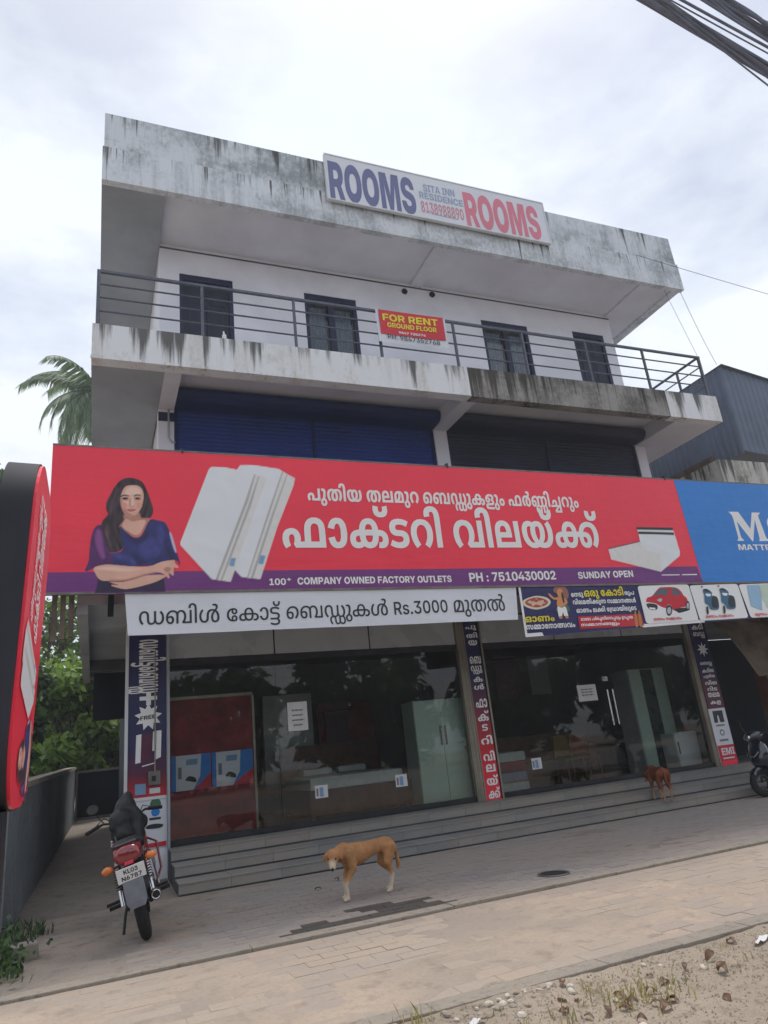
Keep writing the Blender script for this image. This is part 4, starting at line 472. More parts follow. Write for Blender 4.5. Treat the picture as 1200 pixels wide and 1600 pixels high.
GLYPHS['lat'] = {
    '1': (645, [[88,0,88,138,579,138,579,0],[432,728,432,0,263,0,263,570,96,466,96,615,275,728]]),
    '0': (645, [[322,-12,262,-7,208,9,161,34,120,69,87,112,61,163,42,223,31,290,27,363,31,437,42,504,61,564,87,616,120,659,161,694,208,719,262,734,322,739,383,734,437,719,484,694,524,659,558,616,584,564,603,504,614,437,618,363,614,290,603,223,584,163,558,111,524,68,484,34,437,8,383,-7],[322,126,350,129,374,139,395,154,413,176,438,236,446,274,452,363,446,453,427,524,413,551,374,589,350,599,322,602,295,599,270,589,232,551,217,524,199,453,192,363,206,236,232,176,250,154,270,139,295,129]]),
    '+': (645, [[252,25,252,537,392,537,392,25],[66,214,66,348,578,348,578,214]]),
    'C': (728, [[375,-12,311,-7,251,8,196,33,147,67,105,110,71,161,46,221,30,288,25,363,30,439,46,506,71,566,105,618,147,661,196,695,251,720,311,734,375,739,459,731,498,720,568,686,598,664,625,638,668,576,684,541,704,462,527,462,516,499,488,542,448,571,397,585,342,583,311,574,259,539,239,513,223,483,205,407,202,363,211,280,239,214,258,189,283,168,311,153,342,145,397,142,448,156,476,174,498,198,516,228,527,264,704,264,684,186,668,151,625,89,598,64,567,41,498,8,418,-10]]),
    'O': (747, [[373,-12,310,-7,251,8,196,33,147,67,105,110,71,162,46,221,30,289,25,363,30,439,46,506,71,566,105,618,147,661,196,695,251,720,310,734,373,739,437,734,496,720,551,695,600,661,641,618,675,566,701,506,716,439,721,363,716,288,701,221,675,161,641,110,600,67,551,33,496,8,437,-7],[373,142,407,144,437,153,488,188,508,213,535,279,544,363,535,448,508,514,488,540,464,560,407,583,373,586,340,583,310,574,283,560,259,540,223,484,205,408,202,363,212,279,223,244,259,188,310,153,340,144]]),
    'M': (909, [[47,0,47,728,307,728,401,442,478,158,433,158,497,402,602,728,862,728,862,0,689,0,689,315,696,623,717,623,663,425,526,0,384,0,272,332,189,623,212,623,219,353,219,0]]),
    'P': (639, [[47,0,47,728,345,728,398,724,447,714,490,698,528,675,560,646,585,612,604,573,615,530,619,482,615,434,604,390,585,351,560,317,528,288,490,266,446,249,397,239,344,236,146,236,146,381,332,381,375,387,409,403,422,415,433,428,446,462,446,501,441,519,422,549,393,570,355,581,223,582,223,0]]),
    'A': (738, [[2,0,252,728,484,728,735,0,539,0,440,320,345,658,393,658,328,427,193,0],[174,140,174,277,564,277,564,140]]),
    'N': (731, [[47,0,47,728,229,728,453,368,536,218,515,170,509,370,509,728,684,728,684,0,503,0,291,338,182,533,215,548,222,388,223,0]]),
    'Y': (709, [[273,0,273,260,2,728,203,728,375,405,344,405,507,728,707,728,443,260,443,0]]),
    'W': (1016, [[197,0,2,728,191,728,278,339,320,110,282,110,328,339,421,728,595,728,688,339,734,110,695,110,738,339,824,728,1014,728,819,0,625,0,525,397,483,593,533,593,491,397,391,0]]),
    'E': (619, [[47,0,47,728,589,728,589,578,223,578,223,438,561,438,561,293,223,293,223,149,589,149,589,0]]),
    'D': (706, [[317,0,124,0,124,146,350,149,387,157,418,171,444,190,466,214,494,279,503,364,494,449,482,484,465,514,444,538,417,557,385,570,306,581,120,581,120,728,317,728,388,723,452,708,509,683,560,649,602,607,636,557,661,499,675,435,680,364,675,293,661,229,636,171,602,121,560,79,510,45,453,20,388,5],[223,728,223,0,47,0,47,728]]),
    'F': (593, [[47,0,47,728,572,728,572,578,223,578,223,423,550,423,550,279,223,279,223,0]]),
    'T': (645, [[21,578,21,728,625,728,625,578,410,578,410,0,235,0,235,578]]),
    'R': (658, [[47,0,47,728,347,728,400,724,449,714,493,698,531,675,562,646,588,612,606,573,617,530,621,482,617,435,605,392,586,354,559,321,527,293,487,271,442,254,337,241,154,241,154,380,335,380,378,385,396,392,425,414,443,444,448,462,448,501,443,519,425,549,396,571,357,582,223,583,223,0],[455,0,292,329,474,329,640,0]]),
    'U': (705, [[352,-12,293,-8,239,3,191,22,148,47,113,78,84,116,63,158,50,205,46,256,46,728,217,728,219,246,234,202,263,168,303,145,352,138,402,145,442,168,471,202,486,245,487,728,659,728,659,256,654,205,642,158,621,115,592,78,556,47,514,22,465,3,412,-8]]),
    'L': (566, [[47,0,47,728,223,728,223,149,545,149,545,0]]),
    'S': (668, [[336,-12,220,1,172,18,130,40,96,69,68,104,49,144,37,190,33,240,200,240,209,198,231,165,266,143,312,131,362,130,403,139,434,156,455,179,462,209,460,222,449,245,438,254,388,279,197,325,143,350,101,381,71,419,53,463,47,513,51,556,63,596,83,631,110,663,143,689,183,711,229,727,278,736,333,739,388,736,439,727,483,711,522,689,555,662,581,629,601,591,614,548,619,501,456,501,451,529,439,553,420,572,396,587,335,598,295,594,248,572,224,536,228,497,244,478,273,462,314,448,478,411,560,372,597,338,622,297,634,248,635,221,631,175,619,133,600,96,572,64,538,37,497,16,450,1,396,-9]]),
    'H': (722, [[47,0,47,728,223,728,223,445,500,445,500,728,675,728,675,0,500,0,500,296,223,296,223,0]]),
    ':': (269, [[135,-9,89,3,70,18,55,37,43,83,55,129,70,148,89,163,135,175,181,163,200,148,215,129,227,83,215,37,200,18,181,3],[135,316,111,318,89,327,70,342,46,383,43,407,46,432,70,472,89,487,135,499,181,487,200,472,224,432,227,407,224,383,200,342,181,327,159,318]]),
    '7': (645, [[111,0,406,583,61,583,61,728,583,728,583,587,287,0]]),
    '5': (645, [[321,-11,269,-8,222,2,179,18,108,68,82,101,61,140,48,182,41,229,205,229,207,209,222,174,233,158,263,135,281,127,322,121,364,128,397,148,422,179,435,220,436,243,430,287,411,324,382,351,345,365,296,364,250,348,219,317,210,298,52,298,73,728,558,728,558,589,227,589,216,443,255,471,328,493,388,492,449,475,504,444,549,400,582,345,599,281,597,199,586,154,566,114,540,77,508,47,469,22,424,4,375,-8]]),
    '4': (645, [[16,149,16,283,325,728,497,728,191,281,628,281,628,149],[375,0,375,453,537,453,537,0]]),
    '3': (645, [[318,-12,259,-8,207,4,161,24,122,50,90,82,65,118,47,158,37,200,33,245,199,245,206,200,225,164,255,137,295,124,339,123,359,128,377,136,406,160,425,194,431,234,424,273,404,304,372,325,330,336,203,337,203,437,363,589,71,589,71,728,565,728,565,595,338,387,338,423,394,425,442,420,485,407,520,389,549,365,572,337,588,304,597,267,601,228,597,183,585,142,566,104,539,70,506,42,467,19,423,2,373,-8]]),
    '2': (645, [[55,0,55,125,343,365,390,410,422,460,429,501,416,554,394,580,363,596,324,602,283,595,249,575,236,560,218,521,211,471,50,471,54,524,65,571,84,614,109,651,141,682,179,706,222,725,271,736,325,739,420,727,463,711,500,690,532,664,577,596,588,555,592,510,583,445,557,388,516,335,461,282,293,138,594,138,594,0]]),
    'I': (413, [[28,0,28,140,119,140,119,588,28,588,28,728,385,728,385,588,294,588,294,140,385,140,385,0]]),
    '8': (645, [[322,-12,267,-9,216,0,171,14,131,34,97,58,70,87,50,120,38,157,34,196,44,258,74,308,95,329,150,361,218,377,172,388,133,406,101,431,77,462,62,499,57,541,61,579,72,613,91,644,116,672,147,695,184,714,226,728,322,739,373,737,461,715,498,696,529,673,554,645,572,614,583,579,587,541,582,499,568,462,544,431,512,406,473,388,427,377,495,361,549,329,571,308,600,258,611,196,607,157,594,120,574,87,547,58,513,34,473,14,377,-9],[322,110,362,116,396,132,420,158,434,209,427,245,409,275,380,297,322,310,282,304,249,287,225,261,212,228,210,209,217,173,235,144,264,123],[322,436,358,441,387,455,414,492,420,525,414,558,398,584,374,603,341,612,303,612,271,603,237,572,226,542,230,492,246,466,257,455,286,441]]),
    '9': (645, [[317,738,371,734,420,724,465,706,504,682,537,652,564,617,585,577,597,533,601,486,590,408,558,331,535,291,338,0,152,0,375,324,414,324,377,282,347,264,307,254,237,256,195,266,157,282,124,304,96,331,73,363,57,400,47,442,44,487,48,534,59,578,79,617,105,652,137,682,175,706,219,724,266,734],[323,605,282,598,248,578,234,564,214,529,208,487,214,445,234,410,264,385,282,377,323,370,344,372,381,385,411,410,430,445,437,487,430,529,411,564,397,578,363,598]]),
    'G': (738, [[377,-12,309,-7,248,9,192,35,143,70,102,113,69,165,45,225,30,291,25,363,30,439,46,506,71,566,106,618,147,661,196,695,251,720,310,734,374,739,416,737,495,721,531,707,596,668,623,644,667,586,683,553,701,480,522,480,512,511,487,548,463,566,417,583,344,583,312,574,284,559,239,514,223,483,212,448,202,363,212,279,223,244,260,188,314,153,346,144,412,143,439,149,463,158,502,185,526,223,534,270,573,267,388,267,388,396,706,396,701,238,687,184,664,135,633,93,594,56,548,27,497,6,439,-7]]),
    '6': (645, [[327,-10,274,-7,225,4,180,22,141,46,107,76,80,111,60,150,48,194,44,242,55,320,68,358,110,437,307,728,493,728,269,403,230,403,268,446,298,463,338,474,408,472,450,462,488,446,521,424,549,397,571,365,588,327,601,241,597,193,585,150,566,110,540,75,507,46,469,22,426,4,379,-7],[322,123,363,130,381,138,411,164,430,199,437,241,430,282,411,317,397,331,363,351,322,358,281,351,247,331,222,301,209,262,208,241,209,219,222,180,247,150,281,130]]),
    'K': (706, [[175,129,175,344,487,728,693,728,387,363,372,363],[47,0,47,728,223,728,223,0],[502,0,304,312,409,444,703,0]]),
}
GLYPHS['lam'] = {
    'R': (651, [[76,0,76,728,344,728,443,715,484,698,519,676,547,649,585,580,595,540,595,453,569,377,547,345,518,319,442,283,342,270,147,270,147,373,327,373,387,379,411,388,446,413,458,430,471,472,471,522,458,565,430,597,410,609,359,622,199,624,199,0],[487,0,311,329,446,329,625,0]]),
    's': (545, [[272,-11,196,-3,133,20,107,37,67,83,45,141,157,163,166,138,197,102,244,84,273,82,330,91,351,102,377,132,378,166,362,191,328,209,212,236,127,268,98,291,77,318,65,351,63,420,88,475,109,498,134,517,198,544,277,553,350,545,408,522,452,487,468,465,490,414,384,392,364,427,330,453,307,460,252,460,228,454,192,430,180,395,188,366,214,344,234,336,398,296,436,278,465,256,486,229,498,198,502,162,489,99,473,72,424,27,355,-1]]),
    '.': (269, [[136,-8,98,2,82,14,62,48,60,68,62,88,82,121,116,141,136,143,156,141,190,121,202,105,212,68,202,30,190,14,174,2]]),
    '3': (647, [[313,-10,222,1,145,34,114,58,69,118,50,195,175,195,186,156,211,126,246,106,290,95,363,100,421,132,444,168,452,215,445,259,422,297,405,313,357,336,327,342,222,344,222,431,396,624,87,624,87,728,549,728,549,638,313,391,313,415,365,418,411,412,453,399,490,379,520,353,545,323,574,250,578,210,563,130,544,95,518,64,449,18,362,-7]]),
    '0': (647, [[324,-10,269,-5,220,10,177,34,141,68,111,111,87,162,70,221,56,363,70,505,87,565,111,616,141,659,178,693,220,718,269,732,324,737,378,732,427,718,470,693,506,659,537,616,560,565,577,505,588,438,591,363,588,288,577,221,560,162,537,111,507,68,470,34,428,10,379,-5],[324,94,354,97,381,108,425,149,454,216,469,308,471,363,469,419,454,512,425,579,381,620,354,631,324,634,293,631,266,620,243,603,206,549,184,469,176,363,184,259,206,179,243,125,266,108,293,97]]),
    'P': (644, [[76,0,76,728,397,724,443,714,484,696,519,673,547,644,585,573,595,533,595,444,569,366,547,332,518,304,442,263,342,250,163,250,163,352,327,352,387,360,411,369,446,399,458,418,471,463,471,514,458,559,446,578,411,607,359,622,199,624,199,0]]),
    'H': (745, [[76,0,76,728,199,728,199,424,546,424,546,728,669,728,669,0,546,0,546,320,199,320,199,0]]),
    ':': (269, [[136,-8,98,2,82,14,62,48,60,68,62,88,82,121,116,141,136,143,156,141,190,121,202,105,212,68,202,30,190,14,174,2],[136,370,98,379,82,392,62,425,60,445,62,465,82,499,98,511,136,521,174,511,190,499,202,483,212,445,202,407,190,392,174,379]]),
    '9': (647, [[322,737,367,734,448,707,483,685,538,623,567,541,571,494,561,420,530,341,505,296,306,0,179,0,414,344,440,344,422,320,395,299,361,282,320,273,256,275,182,299,151,320,104,377,79,452,80,542,90,584,108,622,161,684,235,724],[323,638,276,630,237,606,221,589,199,548,192,498,199,448,221,406,276,367,323,359,370,367,409,390,437,425,452,471,454,497,437,570,409,606,370,630]]),
    '8': (647, [[323,-10,227,2,148,37,92,89,73,122,58,194,60,224,77,279,110,325,155,359,208,377,143,413,118,439,99,471,84,543,98,612,138,670,200,712,238,726,323,737,408,726,446,712,508,670,548,612,559,579,562,543,547,471,528,439,503,413,439,377,492,359,536,325,569,279,580,252,589,194,574,122,555,89,498,37,419,2],[323,87,375,93,433,126,455,160,463,203,455,247,431,284,373,319,323,326,273,319,215,284,191,247,183,203,200,142,229,112,271,93],[323,421,366,427,401,445,427,474,441,510,436,571,416,603,385,626,346,638,300,638,244,616,219,588,205,552,205,510,230,458,280,427]]),
    '4': (647, [[45,138,45,236,325,728,445,728,170,240,602,240,602,138],[390,0,393,454,506,454,506,0]]),
    '7': (647, [[128,0,440,624,78,624,78,728,569,728,569,620,256,0]]),
    '5': (647, [[316,-10,230,2,157,36,104,89,86,121,70,195,190,195,199,157,237,114,274,97,342,93,365,99,406,123,436,160,446,183,454,235,445,287,435,311,405,349,385,363,338,380,290,380,247,370,195,338,84,356,122,728,536,728,536,624,225,624,203,427,264,464,316,477,375,477,435,461,486,431,527,388,556,334,571,272,569,191,558,149,516,75,449,22,409,4]]),
    '2': (647, [[80,0,80,88,392,407,429,464,442,523,435,565,399,612,362,630,318,636,253,621,221,595,201,558,195,512,78,512,91,595,109,631,161,688,233,725,274,734,365,734,445,710,507,665,546,603,557,567,560,528,545,449,514,394,462,328,250,109,250,103,571,103,571,0]]),
    '6': (647, [[325,-10,280,-6,198,20,134,71,109,105,80,186,76,234,86,308,142,432,341,728,468,728,233,383,207,383,225,408,252,429,306,451,391,452,465,428,522,381,558,315,568,275,567,186,557,144,539,106,486,44,413,4],[324,90,371,98,392,108,426,138,448,180,455,229,448,280,426,321,392,351,371,361,324,369,277,361,238,338,201,281,193,231,201,180,223,138,256,108,277,98]]),
    'A': (720, [[25,0,281,728,435,728,696,0,562,0,415,427,344,680,369,680,325,513,158,0],[169,185,169,285,551,285,551,185]]),
    'B': (658, [[76,0,76,728,400,725,443,716,512,684,557,635,571,605,580,573,581,509,566,462,538,425,501,399,458,383,458,376,507,365,553,336,572,316,601,264,609,233,608,161,584,97,536,45,503,26,417,3],[199,104,392,107,428,116,455,132,473,153,488,205,471,266,443,297,402,318,352,325,199,325],[199,416,359,417,417,439,445,466,459,503,458,551,448,575,431,596,407,612,376,621,199,624]]),
    'C': (735, [[383,-10,322,-5,265,10,213,35,167,69,127,112,95,163,71,222,57,289,52,363,57,438,71,505,95,564,128,616,167,659,214,693,266,717,322,732,383,737,493,721,526,708,585,672,633,622,652,593,679,526,687,488,563,488,541,547,516,578,467,611,406,626,346,623,310,613,276,596,222,543,187,465,178,417,178,309,202,219,248,154,277,131,346,104,406,102,447,110,501,137,529,164,551,199,564,240,687,240,680,205,655,141,615,86,590,62,531,23,498,9,424,-8]]),
    'E': (604, [[76,0,76,728,543,728,543,623,199,623,199,419,518,419,518,316,199,316,199,104,545,104,545,0]]),
    'I': (460, [[40,0,40,104,169,104,169,623,40,623,40,728,420,728,420,623,292,623,292,104,420,104,420,0]]),
    'N': (758, [[76,0,76,728,216,728,509,260,583,106,569,106,562,190,557,728,682,728,682,0,542,0,307,371,172,616,190,616,196,516,201,0]]),
    'O': (768, [[384,-10,323,-5,266,10,214,35,168,69,128,112,96,163,72,222,57,289,52,363,57,438,72,505,96,564,128,616,168,659,214,693,266,717,323,732,384,737,445,732,502,717,554,693,600,659,640,616,672,564,696,505,711,438,715,363,711,289,696,222,672,163,640,111,600,69,554,35,502,10,445,-5],[384,101,423,104,492,131,521,154,545,184,581,262,593,363,581,465,566,508,545,544,492,596,459,613,384,627,309,613,276,596,222,543,187,465,175,363,187,262,222,184,276,131,309,114]]),
    'T': (657, [[42,623,42,728,615,728,615,623,390,623,390,0,268,0,268,623]]),
}
GLYPHS['lab'] = {
    'R': (666, [[39,0,39,728,403,724,454,714,499,697,538,673,570,644,596,609,616,568,627,523,631,474,627,425,615,382,595,343,568,309,534,280,447,241,337,228,164,228,164,385,333,385,370,390,411,415,431,457,427,506,411,532,386,551,353,561,242,562,242,0],[442,0,284,330,491,330,653,0]]),
    'O': (746, [[373,-12,309,-7,249,8,194,32,144,65,101,108,66,159,40,219,25,287,20,363,25,440,40,509,66,569,101,620,144,663,194,696,249,720,309,734,373,739,437,734,497,720,552,696,602,663,644,620,679,569,706,509,721,440,727,363,721,287,706,218,679,158,644,107,602,65,552,31,497,7,437,-7],[373,164,430,175,474,206,491,229,514,288,521,363,514,439,491,499,474,522,430,553,373,563,316,553,272,522,255,499,232,439,225,363,232,288,255,229,272,206,316,175]]),
    'M': (925, [[39,0,39,728,343,728,421,455,489,180,437,180,490,400,582,728,886,728,886,0,687,0,694,617,717,617,703,559,635,300,545,0,381,0,289,300,205,617,230,617,238,321,238,0]]),
    'S': (685, [[344,-12,223,1,131,40,95,69,67,104,47,144,35,191,31,242,223,242,231,207,252,179,282,160,323,150,367,149,402,156,430,170,447,189,452,224,440,243,417,259,360,278,197,315,143,339,101,372,70,411,51,456,45,507,49,551,62,592,111,661,187,710,234,726,342,739,452,726,499,710,573,661,600,627,620,589,639,497,452,497,447,521,420,557,375,577,346,579,296,571,261,549,250,528,254,496,269,479,296,466,492,421,577,382,629,327,648,281,654,228,650,179,638,136,590,65,512,16,406,-9]]),
}
# lettering: font, glyph clusters, baseline start (x, z), baseline end (x, z), letter height, colour - metres on the sign's own plane
TEXTS = {'sign': [('mal','പ|ു|ത|ി|യ| |ത|ല|മ|ു|റ| |െ|ബ|ഡ്ഡ|ു|ക|ള|ു|ം| |ഫ|ർ|ണ്ണ|ി|ച്ച|റ|ു|ം',2.762,4.885,7.544,4.916,0.189,'offwhite'),
   ('mal','ഫ|ാ|ക|്|ട|റ|ി| |വ|ി|ല|യ|്|ക്ക|്',2.353,4.168,7.853,4.212,0.445,'offwhite'),
   ('lat','100',2.137,3.638,2.367,3.639,0.094,'offwhite'),
   ('lat','+',2.379,3.693,2.442,3.692,0.059,'offwhite'),
   ('lat','COMPANY OWNED FACTORY OUTLETS',2.529,3.641,4.914,3.649,0.101,'offwhite'),
   ('lat','PH : 7510430002',5.219,3.645,6.801,3.668,0.144,'offwhite'),
   ('lat','SUNDAY OPEN',7.24,3.674,8.38,3.696,0.115,'offwhite'),
   ('lat','MATTRESS',10.983,4.185,12.284,4.186,0.114,'offwhite')],
  'white': [('mar','ഡ|ബ|ി|ൾ| |േ|ക|ാ|ട്ട|്| |െ|ബ|ഡ്ഡ|ു|ക|ൾ',0.472,3.159,3.837,3.184,0.172,'ink'),
   ('lam','Rs.3000',3.937,3.185,4.792,3.198,0.189,'ink'),
   ('mar','മ|ു|ത|ൽ',4.897,3.191,5.781,3.195,0.186,'ink')],
  'purple': [('mal','ഓ|ണ|ം',6.091,3.001,6.635,3.005,0.085,'yellow'),
   ('mal','സ|മ്മ|ാ|േ|ന|ാ|ത്സ|വ|ം',6.099,2.888,6.999,2.895,0.07,'white'),
   ('mal','േ|ന|ട|ൂ',7.034,3.377,7.271,3.385,0.063,'white'),
   ('mal','ഒ|ര|ു| |േ|ക|ാ|ട|ി',7.291,3.376,8.099,3.388,0.102,'yellow'),
   ('mal','ര|ൂ|പ',8.119,3.393,8.32,3.395,0.06,'white'),
   ('mal','വ|ി|ല|മ|ത|ി|ക്ക|ു|ന്ന| |സ|മ്മ|ാ|ന|ങ്ങ|ൾ',7.039,3.256,8.324,3.263,0.063,'white'),
   ('mal','ഓ|ണ|ം| |ല|ക്ക|ി| |േ|്ര|ഡ|ാ|യ|ി|ല|ൂ|െ|ട',7.076,3.117,8.305,3.133,0.063,'white'),
   ('mal','ഓ|േ|ര|ാ| |പ|ർ|േ|ച്ച|സ|ി|െ|ന|ാ|പ്പ|വ|ു|ം| |ഉ|റ|പ്പ|ാ|യ',7.113,2.984,8.172,2.992,0.042,'white'),
   ('mal','സ|മ്മ|ാ|ന|ങ്ങ|ള|ു|ം',7.098,2.895,7.865,2.9,0.041,'white'),
   ('mal','ഒ|ന്ന|ാ|ം| |സ|മ്മ|ാ|ന|ം',8.605,2.944,9.218,2.947,0.039,'red'),
   ('mal','ര|ണ്ട|ാ|ം| |സ|മ്മ|ാ|ന|ം',9.752,2.95,10.398,2.953,0.041,'red'),
   ('mal','മ|ൂ|ന്ന|ാ|ം| |സ|മ്മ|ാ|ന|ം',10.93,2.953,11.654,2.956,0.042,'red')],
  'rooms': [('lab','ROOMS',3.693,10.871,5.426,10.879,0.87,'faded_blue'),
   ('lat','SITA INN',5.629,11.496,6.319,11.525,0.18,'pale_blue'),
   ('lat','RESIDENCE',5.523,11.314,6.477,11.316,0.162,'pale_blue'),
   ('lat','8138988890',5.524,10.978,6.452,10.981,0.272,'pale_red'),
   ('lab','ROOMS',6.502,10.879,8.26,10.893,0.84,'faded_red')],
  'rent': [('lat','FOR RENT',4.46,8.429,5.535,8.456,0.142,'yellow'),
   ('lat','GROUND FLOOR',4.535,8.303,5.491,8.32,0.1,'yellow'),
   ('lat','9847 735276',4.736,8.197,5.256,8.205,0.046,'white'),
   ('lam','PH: 9847352768',4.518,8.068,5.524,8.062,0.093,'ink')]}
